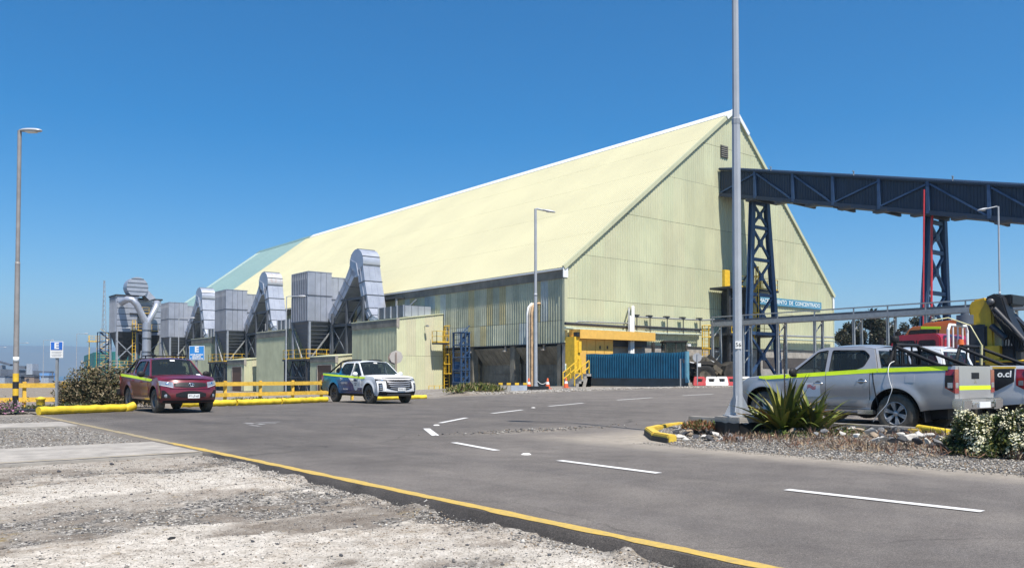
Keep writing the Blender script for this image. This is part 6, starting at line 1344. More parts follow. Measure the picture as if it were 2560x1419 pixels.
    # wheels
    for x in (-1, 1):
        for q in (fa, ra):
            rr2 = Rr; xw = x * (W - .135)
            m = MB(); pr = [(.225, -.115), (.30, -.128), (rr2 - .035, -.122), (rr2 - .008, -.095), (rr2, -.06), (rr2, .06), (rr2 - .008, .095), (rr2 - .035, .122), (.30, .128), (.225, .115)]
            m.lathe(pr, (0, 0, 0), (1, 0, 0), 36)
            for i in range(36): a1 = 2 * pi * i / 36; m.bar((-.1, (rr2 - .004) * cos(a1), (rr2 - .004) * sin(a1)), (.1, (rr2 - .004) * cos(a1 + .05), (rr2 - .004) * sin(a1 + .05)), .02, .014, up=(0, cos(a1), sin(a1)))
            wh_ = m.build('wheel', tyre_m, t, (xw, q, Rr)); rm = c.get('rim', alloy)
            m = MB(); m.lathe([(.228, x * .105), (.232, x * .118), (.215, x * .118), (.205, x * .06), (.20, -x * .1)], (0, 0, 0), (1, 0, 0), 36); sp = c.get('spokes', 6)
            if c.get('steel'):
                m.lathe([(.0, x * .075), (.07, x * .08), (.09, x * .055), (.16, x * .07), (.205, x * .05)], (0, 0, 0), (1, 0, 0), 30)
            else:
                for i in range(sp):
                    a1 = 2 * pi * i / sp + .3
                    for da in ((-.13, .13) if sp > 5 else (-.2, .2)):
                        m.bar((x * .075, .05 * cos(a1), .05 * sin(a1)), (x * .10, .212 * cos(a1 + da), .212 * sin(a1 + da)), .035, .045, up=(1, 0, 0))
                    if not c.get('open'): m.add([(x * .095, .06 * cos(a1), .06 * sin(a1)), (x * .112, .212 * cos(a1 - .16), .212 * sin(a1 - .16)), (x * .112, .212 * cos(a1 + .16), .212 * sin(a1 + .16))], [(0, 1, 2)])
                m.lathe([(0, x * .115), (.045, x * .112), (.06, x * .09), (.06, x * .05)], (0, 0, 0), (1, 0, 0), 18)
            m.build('rim', rm, wh_); m = MB(); m.lathe([(0, -x * .02), (.2, -x * .02)], (0, 0, 0), (1, 0, 0), 24); m.lathe([(.05, x * .02), (.14, x * .02), (.14, 0)], (0, 0, 0), (1, 0, 0), 20); m.build('brake_disc', dark_steel, wh_)
            if q == ra: m = MB(); m.box((x * (W - .15), q - ar - .06, .42), (.24, .015, .36), M=Matrix.Rotation(R(-6), 3, 'X')); m.build('mud_flap', trim_b, t)
    # tail: tailgate, lamps, bumper
    TR = lambda x, z, off: (x, sR - off, z)
    tg = patch(TR, -.70, .70, .70, bz_ - .01, .012, .03, 6, 4).build('tailgate', paint, t)
    patch(TR, -.17, .17, bz_ - .24, bz_ - .12, .016, .004, 4, 2).build('handle', trim_b, tg)
    for fn, s in ((SL_, -1), (SR_, 1)):
        m = patch(fn, sR + .002, sR + .17, lambda u: .80 + .10 * (u - sR) / .17, bz_ - .06, .008, .02, 4, 6); 
        patch(lambda x, z, off: TR(s * x, z, off), .72, side(sR, 1.0) + .006, .80, bz_ - .06, .012, .02, 3, 6, m); tl = m.build('tail_light', red_lens, t)
        m = patch(fn, sR + .03, sR + .12, .90, 1.0, .012, .004, 3, 2); patch(lambda x, z, off: TR(s * x, z, off), .74, .86, .90, 1.0, .016, .004, 2, 2, m); m.build('reverse_lamp', lens_m, tl)
        if c.get('darktail'): patch(fn, sR + .02, sR + .165, lambda u: .83 + .10 * (u - sR) / .17, lambda u: bz_ - .17, .0105, .003, 4, 4).build('smoked_lens', trim_b, tl)
    m = MB(); m.b6(-.5, .5, sR - .16, sR + .1, .50, .62); 
    for s in (-1, 1): m.b6(s * .5, s * .90, sR - .17, sR + .05, .48, .70)
    m.build('rear_bumper', c.get('rbump', trim_b), t, bevel=.03)
    m = MB(); m.b6(-.24, .24, sR - .19, sR - .165, .52, .63); m.build('number_plate', plate_m, t)
    # front
    fr_ = c.get('front')
    if fr_: fr_(t, FR, SL_, SR_, sF, paint)
    return t, dict(SL=SL_, SR=SR_, FR=FR, TR=TR, sR=sR, sF=sF, cr=cr_, cw=cw_, zt=zt, bz=bz_, zr=zr, ra=ra, fa=fa, Bp=Bp)

def mirror_patch(FR, x0, x1, lo, hi, off, thick, nu, nv):
    m = MB()
    for s in (-1, 1): patch(lambda x, z, o_, s=s: FR(s * x, z, o_), x0, x1, lo, hi, off, thick, nu, nv, m)
    return m
def lamps(t, FR, x0, x1, lo, hi, dark=False):
    for s in (-1, 1):
        h = patch(lambda x, z, o_: FR(s * x, z, o_), x0, x1, lo, hi, .012, .03, 10, 4).build('headlight', lens_m if not dark else trim_b, t)
        xm = x0 + (x1 - x0) * .45; p_ = Vector(FR(s * xm, (lo(xm) + hi(xm)) / 2, .016)); m = MB(); m.lathe([(0, .0), (.045, 0), (.055, -.012)], p_, (s * .35, 1, .12), 16); m.build('projector', chrome, h)
        m = MB(); patch(lambda x, z, o_: FR(s * x, z, o_), x0 + .02, x1 - .05, lambda x: lo(x) + .010, lambda x: lo(x) + .020, .018, .006, 8, 1, m); m.build('day_lamp', white_paint, h)
def plate(t, FR, x, z, body):
    o_ = Vector(FR(x, z, .03)); m = MB(); m.box(o_, (.36, .012, .13)); p_ = m.build('number_plate', plate_m, t)
    text(body, .085, 'lettering', black, p_, frame_m(o_ + Vector((0, .009, 0)), (-1, 0, 0), (0, 0, 1)), .001, weight=.001)
def red_front(t, FR, SL_, SR_, sF, paint):
    g = patch(FR, -.50, .50, lambda x: .80 + .05 * (abs(x) / .5) ** 2, lambda x: .965 - .03 * (abs(x) / .5) ** 2, .008, .03, 16, 4).build('grille', trim_b, t)
    for k in range(3): z = .835 + k * .042; patch(FR, -.47 + .01 * k, .47 - .01 * k, z, z + .010, .016, .010, 16, 1).build('grille_bar', dark_alloy, g)
    ec = Vector(FR(0, .885, .035)); m = MB()
    for rx, rz_, dz in ((.082, .056, 0), (.032, .054, 0), (.062, .022, .018)): m.tube([ec + Vector((rx * cos(2 * pi * i / 24), 0, dz + rz_ * sin(2 * pi * i / 24))) for i in range(25)], .0085, 6, cap=False)
    m.build('emblem', chrome, g)
    lamps(t, FR, .52, .872, lambda x: .79 + .08 * ((x - .52) / .35), lambda x: .965 + .05 * ((x - .52) / .35))
    patch(FR, -.62, .62, lambda x: .765 - .0 * abs(x), lambda x: .79 + .0 * abs(x), .014, .02, 16, 1).build('bumper_lip', paint, t)
    g = patch(FR, -.46, .46, lambda x: .49 + .03 * (abs(x) / .46) ** 3, lambda x: .70 - .09 * (abs(x) / .46) ** 2, .006, .03, 14, 4).build('lower_grille', trim_b, t)
    for k in range(4): z = .515 + k * .04; hwx = .43 - .06 * k; patch(FR, -hwx, hwx, z, z + .008, .014, .01, 10, 1).build('grille_bar', dark_alloy, g)
    for s in (-1, 1):
        fz = patch(lambda x, z, o_: FR(s * x, z, o_), .60, .83, lambda x: .48, lambda x: .48 + .24 * min(1, (x - .56) / .2), .008, .02, 6, 3).build('fog_lamp_recess', trim_b, t)
        p_ = Vector(FR(s * .72, .54, .016)); m = MB(); m.lathe([(0, .0), (.05, 0), (.06, -.01)], p_, (s * .4, 1, 0), 16); m.build('fog_lamp', lens_m, fz)
    patch(FR, -.78, .78, .335, .40, .004, .02, 18, 2).build('skid_lip', trim_b, t); plate(t, FR, -.06, .535, 'PY·LP-63')
def white_front(t, FR, SL_, SR_, sF, paint):
    g = patch(FR, -.60, .60, lambda x: .55 + .10 * (abs(x) / .6) ** 2, lambda x: 1.0 - .02 * (abs(x) / .6) ** 2, .008, .03, 18, 6).build('grille', trim_b, t)
    for k in range(4): z = .61 + k * .085; hwx = .45 + .035 * k; patch(FR, -hwx, hwx, lambda x: z + .05 * (abs(x) / .6) ** 2, lambda x: z + .026 + .05 * (abs(x) / .6) ** 2, .030, .024, 16, 1).build('grille_bar', satin, g)
    o_ = Vector(FR(0, .965, .024)); text('MAXUS', .075, 'lettering', chrome, g, frame_m(o_, (-1, 0, 0), (0, .18, 1)), .006, sx=1.9, weight=.002)
    lamps(t, FR, .56, .915, lambda x: .93 + .03 * ((x - .56) / .35), lambda x: 1.0 + .025 * ((x - .56) / .35), True)
    for s in (-1, 1):
        patch(lambda x, z, o_: FR(s * x, z, o_), .63, .70, lambda x: .52, lambda x: .92, .022, .02, 3, 5).build('chrome_blade', white_paint, t)
        f_ = patch(lambda x, z, o_: FR(s * x, z, o_), .74, .87, lambda x: .56, lambda x: .86 - .1 * (x - .74), .01, .02, 4, 4).build('fog_lamp_recess', trim_b, t)
        for k in range(3): patch(lambda x, z, o_: FR(s * x, z, o_), .76, .85, .60 + .075 * k, .64 + .075 * k, .016, .008, 3, 1).build('fog_lamp', lens_m, f_)
    patch(FR, -.86, .86, .34, lambda x: .47 + .06 * (abs(x) / .86) ** 2, .008, .03, 20, 3).build('bumper_valance', trim_b, t)
    patch(FR, -.55, .55, .375, .405, .022, .02, 14, 1).build('skid_plate', alloy, t); plate(t, FR, -.05, .60, 'TB·XS-52')
def plain_front(t, FR, SL_, SR_, sF, paint):
    g = patch(FR, -.5, .5, .62, .98, .008, .03, 12, 4).build('grille', trim_b, t); 
    for k in range(3): patch(FR, -.48, .48, .68 + k * .1, .71 + k * .1, .02, .015, 12, 1).build('grille_bar', chrome, g)
    for s in (-1, 1): patch(lambda x, z, o_: FR(s * x, z, o_), .54, .91, .90, .985, .012, .03, 8, 3).build('headlight', lens_m, t); patch(lambda x, z, o_: FR(s * x, z, o_), .6, .86, .55, .80, .01, .02, 5, 3).build('fog_lamp_recess', trim_b, t)
    patch(FR, -.84, .84, .34, .45, .008, .03, 20, 2).build('bumper_valance', trim_b, t)

satin = pm('satin_bar', (.55, .55, .56), .38, .5); maroon = pm('maroon_car_paint', (.155, .010, .022), .32, .1, var=.06, scale=2, coat=.6, dust=.10); silver = pm('silver_car_paint', (.42, .42, .435), .30, .35, var=.05, scale=1.5, coat=.6, dust=.9, dcol=(.27, .225, .17)); white_car = pm('white_car_paint', (.74, .75, .76), .25, var=.03, coat=.8, dust=.12)
silver_recess = pm('dark_silver_recess', (.14, .14, .15), .4, .5)
# livery of the white pickup: print on the rear half
lv = white_car.copy(); lv.name = 'white_blue_livery'; lv.node_tree.nodes['Principled BSDF'].inputs['Coat Weight'].default_value = .25; n_ = lv.node_tree.nodes; l_ = lv.node_tree.links; P_ = n_['Principled BSDF']; src = P_.inputs['Base Color'].links[0].from_socket
tc = n_.new('ShaderNodeTexCoord'); sx = n_.new('ShaderNodeSeparateXYZ'); l_.new(tc.outputs['Object'], sx.inputs[0])
def mth(op, a, b_):
    k = n_.new('ShaderNodeMath'); k.operation = op
    for i, v in enumerate((a, b_)):
        if isinstance(v, (int, float)): k.inputs[i].default_value = v
        else: l_.new(v, k.inputs[i])
    return k.outputs[0]
yv_, zv_ = sx.outputs[1], sx.outputs[2]
# white begins ahead of a slanting edge through the front door; low on the doors the blue runs further forward
edge = mth('SUBTRACT', mth('ADD', yv_, mth('MULTIPLY', zv_, 1.5)), 1.42); mask1 = mth('LESS_THAN', edge, 0.0)
low = mth('MULTIPLY', mth('LESS_THAN', zv_, .66), mth('LESS_THAN', yv_, 1.06)); mask = mth('MAXIMUM', mask1, low)
mask = mth('MULTIPLY', mask, mth('LESS_THAN', zv_, 1.5))
rp = n_.new('ShaderNodeValToRGB'); e = rp.color_ramp.elements; e[0].position = .05; e[0].color = (.012, .16, .14, 1); e[1].position = .38; e[1].color = (.012, .15, .33, 1); k_ = e.new(.62); k_.color = (.02, .05, .20, 1); k_ = e.new(1); k_.color = (.10, .11, .16, 1)
l_.new(mth('ADD', mth('MULTIPLY', mth('ADD', yv_, 2.7), .21), mth('MULTIPLY', mth('SUBTRACT', 1.2, zv_), .14)), rp.inputs[0])
mx = n_.new('ShaderNodeMix'); mx.data_type = 'RGBA'; l_.new(mask, mx.inputs[0]); l_.new(src, mx.inputs[6]); l_.new(rp.outputs[0], mx.inputs[7]); l_.new(mx.outputs[2], P_.inputs['Base Color']); P_.inputs['Specular IOR Level'].default_value = .3; P_.inputs['Coat Weight'].default_value = .1

def roll_bar(t, K, w_=.58, lab_m=trim_b, s0=None):
    s0 = s0 if s0 is not None else K['cr'] - .22; zt_, zb_r = K['zr'] + .02, K['bz'] + .01
    m = MB(); m.tube([(-w_ - .12, s0 + .05, zb_r), (-w_ - .02, s0, zt_ - .08), (-w_ + .06, s0, zt_), (w_ - .06, s0, zt_), (w_ + .02, s0, zt_ - .08), (w_ + .12, s0 + .05, zb_r)], .038, 10)
    for s in (-1, 1): m.tube([(s * (w_ + .0), s0, zt_ - .03), (s * (w_ + .1), s0 - .95, zb_r), (s * (w_ + .1), s0 - 1.0, zb_r)], .036, 10); m.tube([(s * .2, s0, zt_), (s * .24, s0, zb_r - .3)], .02, 6)
    return m.build('roll_bar', lab_m, t)

# red pickup
redp, K = pickup('pickup_truck', 'maroon red double cab pickup parked nose out beside the dry bush', (8.47, 28.95, 0), pi, maroon, dict(roof=1.72, front=red_front, rim=steel_rim, steel=True, stripe=(-2.68, 1.35, 1.20, 1.145, 1.02), hood_f=1.05, hood_c=1.18, bf=1.12, br=1.19, bed=1.25, recess=maroon, wb=3.08, W=.88, ro=1.20, fo=.90))
m = MB()
for s in (-.5, .5): m.tube([(s, K['cr'] + .35, K['zr'] + .03), (s, K['cr'] + .35, K['zr'] + .12)], .02, 6); m.tube([(s, K['cw'] - .75, K['zr'] + .06), (s, K['cw'] - .75, K['zr'] + .12)], .02, 6)
m.tube([(-.5, K['cr'] + .0, K['zr'] + .12), (-.5, K['cw'] - .7, K['zr'] + .125)], .022, 6); m.tube([(.5, K['cr'] + .0, K['zr'] + .12), (.5, K['cw'] - .7, K['zr'] + .125)], .022, 6); m.tube([(-.5, K['cr'] + .35, K['zr'] + .12), (.5, K['cr'] + .35, K['zr'] + .12)], .02, 6); m.build('roof_rack', trim_b, redp)
roll_bar(redp, K, .6)
# white pickup with blue livery
whp, K = pickup('pickup_truck', 'white double cab pickup with teal and blue rear parked nose out by the fence', (17.9, 32.2, 0), pi, lv, dict(roof=1.76, front=white_front, rim=dark_alloy, spokes=7, open=True, stripe=(-2.72, 1.30, 1.225, 1.16, 1.06), mirror=white_car, hood_f=1.06, hood_c=1.18, bf=1.12, br=1.2, bed=1.28, recess=white_car, wb=3.15, W=.95, tyre=.39, bpillar=False))
roll_bar(whp, K, .62)
m = MB(); m.tube([(-.56, K['cr'] - .25, K['zr'] + .03), (-.52, K['cr'] + .3, K['zr'] + .09), (-.5, K['cw'] - .9, K['zr'] + .06)], .03, 8); m.build('sports_bar', trim_b, whp); m = MB(); m.tube([(.56, K['cr'] - .25, K['zr'] + .03), (.52, K['cr'] + .3, K['zr'] + .09), (.5, K['cw'] - .9, K['zr'] + .06)], .03, 8); m.build('sports_bar', trim_b, whp)
m = MB(); m.ball((.45, K['cr'] - .6, 1.35), (.22, .3, .2), 8); m.ball((-.1, K['cr'] - .5, 1.33), (.3, .25, .18), 8); m.build('bed_cargo', inter, whp)
def decal_text(t, K, s_, z_, body, size, mat_, left=False, sx=1.0, wt=.002):
    fn = K['SL'] if left else K['SR']; o_ = Vector(fn(s_, z_, .0125)); r_ = Vector(fn(s_ + (-.1 if left else .1), z_, .0125)) - o_; u_ = Vector(fn(s_, z_ + .05, .0125)) - o_
    return text(body, size, 'lettering', mat_, t, frame_m(o_, r_, u_), .0008, sx=sx, weight=wt)
SRw = K['SR']
decal_text(whp, K, -.55, .84, 'E-ELECTRICO', .10, white_paint); decal_text(whp, K, -.45, .58, '100% ELECTRICO', .06, white_paint); decal_text(whp, K, -.75, 1.03, 'e', .16, white_paint)
for k in range(3): m = patch(SRw, -2.5, -2.1 - .06 * k, 1.02 - .045 * k, 1.035 - .045 * k, .011, .001, 5, 1); m.build('decal_line', pm('teal_line', (.2, .55, .5), .5) if k == 0 else MATS['teal_line'], whp)
o_ = Vector(SRw(.48, .80, .0135)); r_ = (Vector(SRw(.58, .80, .0135)) - o_).normalized(); u_ = (Vector(SRw(.48, .85, .0135)) - o_).normalized()
m = MB(); nn = 24; m.add([o_] + [o_ + r_ * .20 * cos(2 * pi * i / nn) + u_ * .27 * sin(2 * pi * i / nn) + r_.cross(u_) * .003 for i in range(nn)], [(0, i + 1, (i + 1) % nn + 1) for i in range(nn)]); bd = m.build('badge', white_paint, whp)
navy_print = pm('navy_print', (.03, .05, .14), .5)
m = MB(); q_ = o_ + r_.cross(u_) * .005 + u_ * .12; m.add([q_] + [q_ + r_ * .15 * cos(pi * i / 12) + u_ * .10 * sin(pi * i / 12) for i in range(13)], [(0, i + 1, i + 2) for i in range(12)]); m.build('badge_emblem', navy_print, bd)
m = MB()
for k in range(2): q_ = o_ + r_.cross(u_) * .005 + u_ * (.03 - .07 * k); w2 = .13 - .05 * k; m.add([q_ - r_ * w2 - u_ * .015, q_ + r_ * w2 - u_ * .015, q_ + r_ * w2 + u_ * .015, q_ - r_ * w2 + u_ * .015], [(0, 1, 2, 3)])
m.build('badge_print', navy_print, bd)
# silver pickup
slp, K = pickup('pickup_truck', 'dusty silver double cab pickup with yellow stripe right behind the spiky plant', (17.1, 9.6, .05), 0, silver, dict(wb=3.0, ro=1.13, fo=1.0, W=.91, roof=1.735, kick=True, darktail=True, chrome=True, stripe=(-2.50, 1.62, 1.275, 1.235, 1.075), bf=1.10, br=1.20, bed=1.31, hood_f=1.03, hood_c=1.15, recess=silver_recess, rim=alloy, spokes=6, front=plain_front, rbump=chrome, arch=.50, crease=.02))
SLs, cr, ra, sR = K['SL'], K['cr'], K['ra'], K['sR']
m = patch(SLs, .10, .52, .68, .98, .0125, .002, 3, 3); st_ = m.build('door_sticker', pm('sticker_grey_white', (.74, .75, .77), .5, var=.02), slp)
dec = pm('sticker_red', (.55, .03, .04), .5)
for k in range(3):
    m = MB(); pts = []
    for i in range(15): u = i / 14; pts.append((.40 - .20 * u, .885 + .026 * (k - 1) + .022 * sin(2 * pi * u) ))
    vs = [SLs(p[0], p[1] - .008, .0145) for p in pts] + [SLs(p[0], p[1] + .008, .0145) for p in pts]; m.add(vs, [(i, i + 1, 15 + i + 1, 15 + i) for i in range(14)]); m.build('logo_wave', dec, st_)
decal_text(slp, K, .31, .745, 'LOGICALIS', .072, black, True, sx=1.05, wt=.0012).parent = slp
for s0 in (ra + .62, ra - .30): patch(SLs, s0 - .09, s0 + .09, 1.0, 1.16, .006, .01, 3, 3).build('fuel_flap', silver, slp)
m = MB(); pts = [(cr - .02, .46), (cr + .02, .75), (cr + .07, 1.0), (cr + .10, 1.2)]; m.tube([SLs(a, b_, .002) for a, b_ in pts], .012, 5); m.build('door_gap', trim_b, slp)
for s in (-1, 1):
    m = MB(); m.tube([(s * .93, 1.02, .40), (s * .95, .9, .385), (s * .95, -1.0, .385), (s * .93, -1.08, .39)], .045, 8); m.build('side_step', silver_recess, slp); m = MB(); m.box((s * .95, -.95, .40), (.14, .32, .09)); m.build('step_end', chrome, slp)
m = patch(K['TR'], -.70, .70, .86, .94, .0145, .002, 4, 1); m.build('reflective_stripe', neon, slp)
m = MB(); c_ = Vector(K['TR'](0, 1.02, .016))
for a1 in (90, 210, 330): q_ = Vector((cos(R(a1)), 0, sin(R(a1)))); p_ = Vector((-q_.z, 0, q_.x)); m.add([c_, c_ + q_ * .035 + p_ * .02, c_ + q_ * .07, c_ + q_ * .035 - p_ * .02], [(0, 1, 2, 3)])
m.build('emblem', chrome, slp)
m = MB(); bzz = K['bz']; m.b6(-.87, -.80, sR + .05, cr - .1, bzz, bzz + .035); m.b6(.80, .87, sR + .05, cr - .1, bzz, bzz + .035); m.build('bed_rail', trim_b, slp, bevel=.01)
m = MB()
for x in np.linspace(-.55, .55, 7): m.bar((x, cr - .12, bzz), (x, cr - .10, K['zr'] - .08), .022)
for z in (bzz + .05, bzz + .25, K['zr'] - .1): m.bar((-.58, cr - .12, z), (.58, cr - .12, z), .022)
m.build('window_guard', trim_b, slp)
roll_bar(slp, K, .52, s0=cr - .18)
m = MB(); m.lathe([(.075, 0), (.085, .02), (.085, .11), (.07, .13), (0, .135)], (-.55, cr - .20, K['zr'] + .06), n=16); m.cyl((-.55, cr - .20, K['zr'] - .3), (-.55, cr - .20, K['zr'] + .07), .035); m.build('beacon', trim_b, slp)
m = MB(); pts = [(-.62, cr - .22, 1.42), (-.84, cr - .24, 1.36), (-.95, cr - .26, 1.2), (-.96, cr - .30, 1.0), (-.965, cr - .34, .86), (-.96, cr - .28, .7), (-.965, cr - .22, .55), (-.96, cr - .05, .36), (-.9, cr + .1, .18)]
sm = []
for i in range(len(pts) - 1):
    for k in range(5):
        f = k / 5; p0, p1, p2, p3 = (Vector(pts[max(0, min(len(pts) - 1, i + j))]) for j in (-1, 0, 1, 2)); sm.append(.5 * (2 * p1 + (p2 - p0) * f + (2 * p0 - 5 * p1 + 4 * p2 - p3) * f * f + (3 * p1 - p0 - 3 * p2 + p3) * f ** 3))
m.tube(sm, .0075, 5); m.build('hanging_cable', white_paint, slp)
# second white pickup beyond it: black rear quarter with white lettering
wp2, K = pickup('pickup_truck', 'white pickup with black rear quarter lettered in white, beyond the silver pickup', (19.9, 9.55, .08), 0, white_car, dict(wb=3.0, ro=1.28, fo=1.0, W=.91, roof=1.735, stripe=None, bf=1.10, br=1.20, bed=1.30, hood_f=1.03, hood_c=1.15, rim=alloy, front=plain_front, rbump=white_car, arch=.5))
SLs, cr, ra, sR = K['SL'], K['cr'], K['ra'], K['sR']
patch(SLs, sR + .20, cr - .1, lambda u: max(.78 + .55 * max(0, (sR + .55 - u)), .70), 1.245, .010, .002, 16, 6).build('black_wrap', black, wp2)
patch(SLs, sR + .18, cr - .1, 1.25, 1.29, .0125, .002, 12, 1).build('reflective_stripe', yellow, wp2)
decal_text(wp2, K, sR + .385, 1.13, 'o.cl', .19, white_paint, True, wt=.005)
roll_bar(wp2, K, .56); m = MB(); m.cyl((-.5, cr - .22, K['zr'] + .05), (-.5, cr - .22, K['zr'] + .17), .075, .06, 14); m.build('beacon', amber_lens, wp2)
m = MB(); m.tube([(.35, cr - .3, bzz), (.34, cr - .32, 1.8)], .03, 6); m.tube([(.34, cr - .32, 1.8), (.30, cr - .1, 2.25), (.22, cr + .35, 2.45), (.15, cr + .7, 2.4)], .013, 5); m.build('whip_flag_pole', pm('pale_yellow_rod', (.7, .65, .35), .5), wp2)

# ------------------------------------------------------------------ lorries behind
cab_or = pm('orange_lorry_paint', (.62, .17, .03), .35, var=.08, coat=.4, dust=.2); cab_red = pm('red_lorry_paint', (.40, .012, .03), .3, var=.08, coat=.5); crane_y = pm('crane_yellow', (.62, .40, .02), .45, var=.1, streak=.3, scol=(.2, .13, .04))
def lorry(name, label, loc, W, H, L, paint, glass_top, frame_l):
    t = thing(name, label, 'lorry', loc); w_ = W / 2
    out = round_poly([(0, .75), (L, .75), (L, H * .52), (L - .22, H - .28), (L - .42, H - .02), (.1, H), (0, H - .1)], .16, 4)
    m = MB(); m.prism(out, lambda u, v, w__: (-w_ + w__, u, v), W); cab = m.build('cab', paint, t, bevel=.03)
    z0, z1 = H * (.70 if glass_top else .72), H - (.17 if glass_top else .14)
    for s in (-1, 1):
        p_ = round_poly([(L * .42, z0), (L - .22, z0), (L - .38, z1), (L * .42, z1)], .07); m = MB(); m.prism(p_, lambda u, v, w__: (s * (w_ - .0 + w__), u, v), .015); m.build('window', tint, cab)
        p_ = round_poly([(.12, z0 + .06), (L * .36, z0 + .06), (L * .36, z1), (.12, z1)], .07); m = MB()
        if glass_top: m.prism(p_, lambda u, v, w__: (s * (w_ - .0 + w__), u, v), .015); m.build('window', tint, cab)
        m = MB(); m.bar((s * (w_ + .012), L * .39, .9), (s * (w_ + .012), L * .39, z1), .02); m.build('door_gap', trim_b, cab)
        m = MB(); m.box((s * (w_ + .22), L - .1, z0 + .35), (.2, .08, .42)); m.build('door_mirror', trim_b, t, bevel=.03)
    m = MB(); m.add([(-w_ + .12, L + .012, z0), (w_ - .12, L + .012, z0), (w_ - .2, L - .14, z1 + .05), (-w_ + .2, L - .14, z1 + .05)], [(0, 1, 2, 3)]); m.build('windscreen', tint, cab)
    m = MB(); m.b6(-.45, .45, -frame_l, L - .1, .62, .86); m.build('chassis', dark_steel, t)
    m = MB(); m.b6(-w_ * .9, w_ * .9, L, L + .1, .45, .8); m.build('front_bumper', trim_b, t, bevel=.03)
    for s in (-1, 1):
        for q in (L - .75, -frame_l + 1.2): o2 = wheel_mesh(.5, .3, .28, rubber, 24).build('wheel', rubber, t, (s * (w_ - .16), q, .5), (0, 0, pi / 2)); mm = MB(); mm.lathe([(0, -.06), (.14, -.08), (.28, -.1)], (0, 0, 0), (0, 1, 0), 16); mm.build('rim', steel_rim, o2)
    return t
lr = lorry('lorry', 'red cab lorry with white tubular rack behind, beyond the white pickup', (22.75, 9.75, .12), 1.65, 2.15, 1.55, cab_red, True, 4.0)
m = MB(); m.b6(-.95, .95, -4.0, -.1, .9, 1.0)
m.build('load_bed', dark_steel, lr); m = MB()
for x in (-.66, .46): m.tube([(x, -.12, 1.0), (x, -.12, 2.25)], .04, 8)
m.tube([(-.66, -.12, 2.2), (-.57, -.12, 2.36), (.37, -.12, 2.36), (.46, -.12, 2.2)], .04, 8)
for x in (-.38, -.1, .18): m.tube([(x, -.12, 1.6), (x, -.12, 2.36)], .022, 6)
m.tube([(-.66, -.12, 1.6), (.46, -.12, 1.6)], .03, 6); m.build('headboard_rack', white_paint, lr)
m = MB(); m.cyl((-.1, -.3, 2.38), (-.1, -.3, 2.62), .2, n=18); m.cyl((-.1, -.3, 2.62), (-.1, -.3, 2.68), .1, n=12); m.build('roof_vent', steel_grey, lr)
lo_ = lorry('crane_lorry', 'orange cab lorry carrying a folded yellow and black crane', (27.6, 11.0, .15), 2.3, 2.60, 2.1, cab_or, False, 7.0)
for s in (-1, 1): m = MB(); m.bar((s * 1.158, .75, 2.50), (s * 1.158, 1.35, 2.53), .012, .08); m.build('reflective_stripe', neon, lo_)
m = MB(); m.prism([(0, 2.58), (1.35, 2.58), (1.25, 2.68), (.3, 2.74), (0, 2.66)], lambda u, v, w_: (-1.05 + w_, u + .05, v), 2.1); m.build('roof_deflector', cab_or, lo_, bevel=.03)
m = MB(); m.b6(-1.22, 1.22, -7.0, -1.9, 1.0, 1.16); m.b6(-1.24, -1.2, -7, -1.9, .85, 1.3); m.build('load_bed', pm('dark_red_bed', (.16, .015, .02), .5, var=.15), lo_)
m = MB(); m.b6(-1.12, 1.12, -.55, -.06, .9, 2.55); m.b6(-.9, .9, -1.25, -.5, .9, 1.9); m.build('crane_base', dark_steel, lo_, bevel=.05)
m = MB(); m.prism([(-.75, 1.5), (-.22, 1.5), (-.10, 2.4), (-.02, 3.1), (-.14, 3.3), (-.5, 3.36), (-.7, 3.1)], lambda u, v, w_: (-1.05 + w_, u, v), .6); m.build('crane_column', crane_y, lo_, bevel=.05)
m = MB(); m.prism([(-.52, 3.36), (-.62, 3.05), (-1.35, 1.7), (-1.6, 1.75), (-1.15, 2.75), (-.98, 3.36), (-.8, 3.46)], lambda u, v, w_: (-1.1 + w_, u, v), .6); m.prism([(-.7, 3.0), (-.9, 2.9), (-2.0, 1.6), (-1.85, 1.45)], lambda u, v, w_: (-.2 + w_, u, v), .4); m.b6(-.8, .2, -1.15, -.65, 3.1, 3.42); m.build('crane_boom', black, lo_, bevel=.04)
m = MB(); m.tube([(-1.16, -.8, 3.0), (-1.17, -1.3, 2.4), (-1.16, -1.6, 2.0)], .07, 8); m.tube([(-1.14, -.7, 2.5), (-1.14, -1.1, 2.1)], .09, 8); m.build('hydraulic_ram', dark_steel, lo_)
rr3 = random.Random(5); m = MB()
for k in range(9): y0 = -.62 - .08 * k; m.tube([(-1.14, y0, 3.2 - .1 * k), (-1.2 - .05 * rr3.random(), y0 - .2, 2.8 - .08 * k), (-1.14, y0 - .45, 2.3 - .05 * k), (-1.1, y0 - .4, 1.8)], .022, 5)
m.build('hose', rubber, lo_)
m = MB(); m.lathe([(0, 0), (.10, 0), (.10, .08), (0, .08)], (-1.12, -.70, 3.2), (-1, 0, 0), 16); m.build('pivot_pin', steel_rim, lo_)
m = MB()
for a, b_ in (((-1.1, -1.9, 1.1), (-1.1, -6.8, 1.1)),): rails(m, [a, b_], 1.1, .75)
m.tube([(-1.1, -.2, 1.45), (-1.1, -2.4, 1.45)], .035, 6); m.b6(-1.1, -.9, -.9, -.4, 1.2, 1.9); m.build('guard_rail', yellow, lo_)
m = MB(); m.b6(-1.15, -.2, -3.2, -2.3, 1.16, 2.4); m.build('tool_cabinet', blue_steel, lo_, bevel=.03); m = MB(); m.b6(-1.17, -1.15, -3.1, -2.4, 1.95, 2.02); m.build('reflective_stripe', neon, lo_)
m = MB(); m.b6(-.9, -.6, -2.9, -2.5, 2.4, 2.9); m.build('operator_seat', pm('pale_yellow_panel', (.7, .6, .35), .5), lo_)
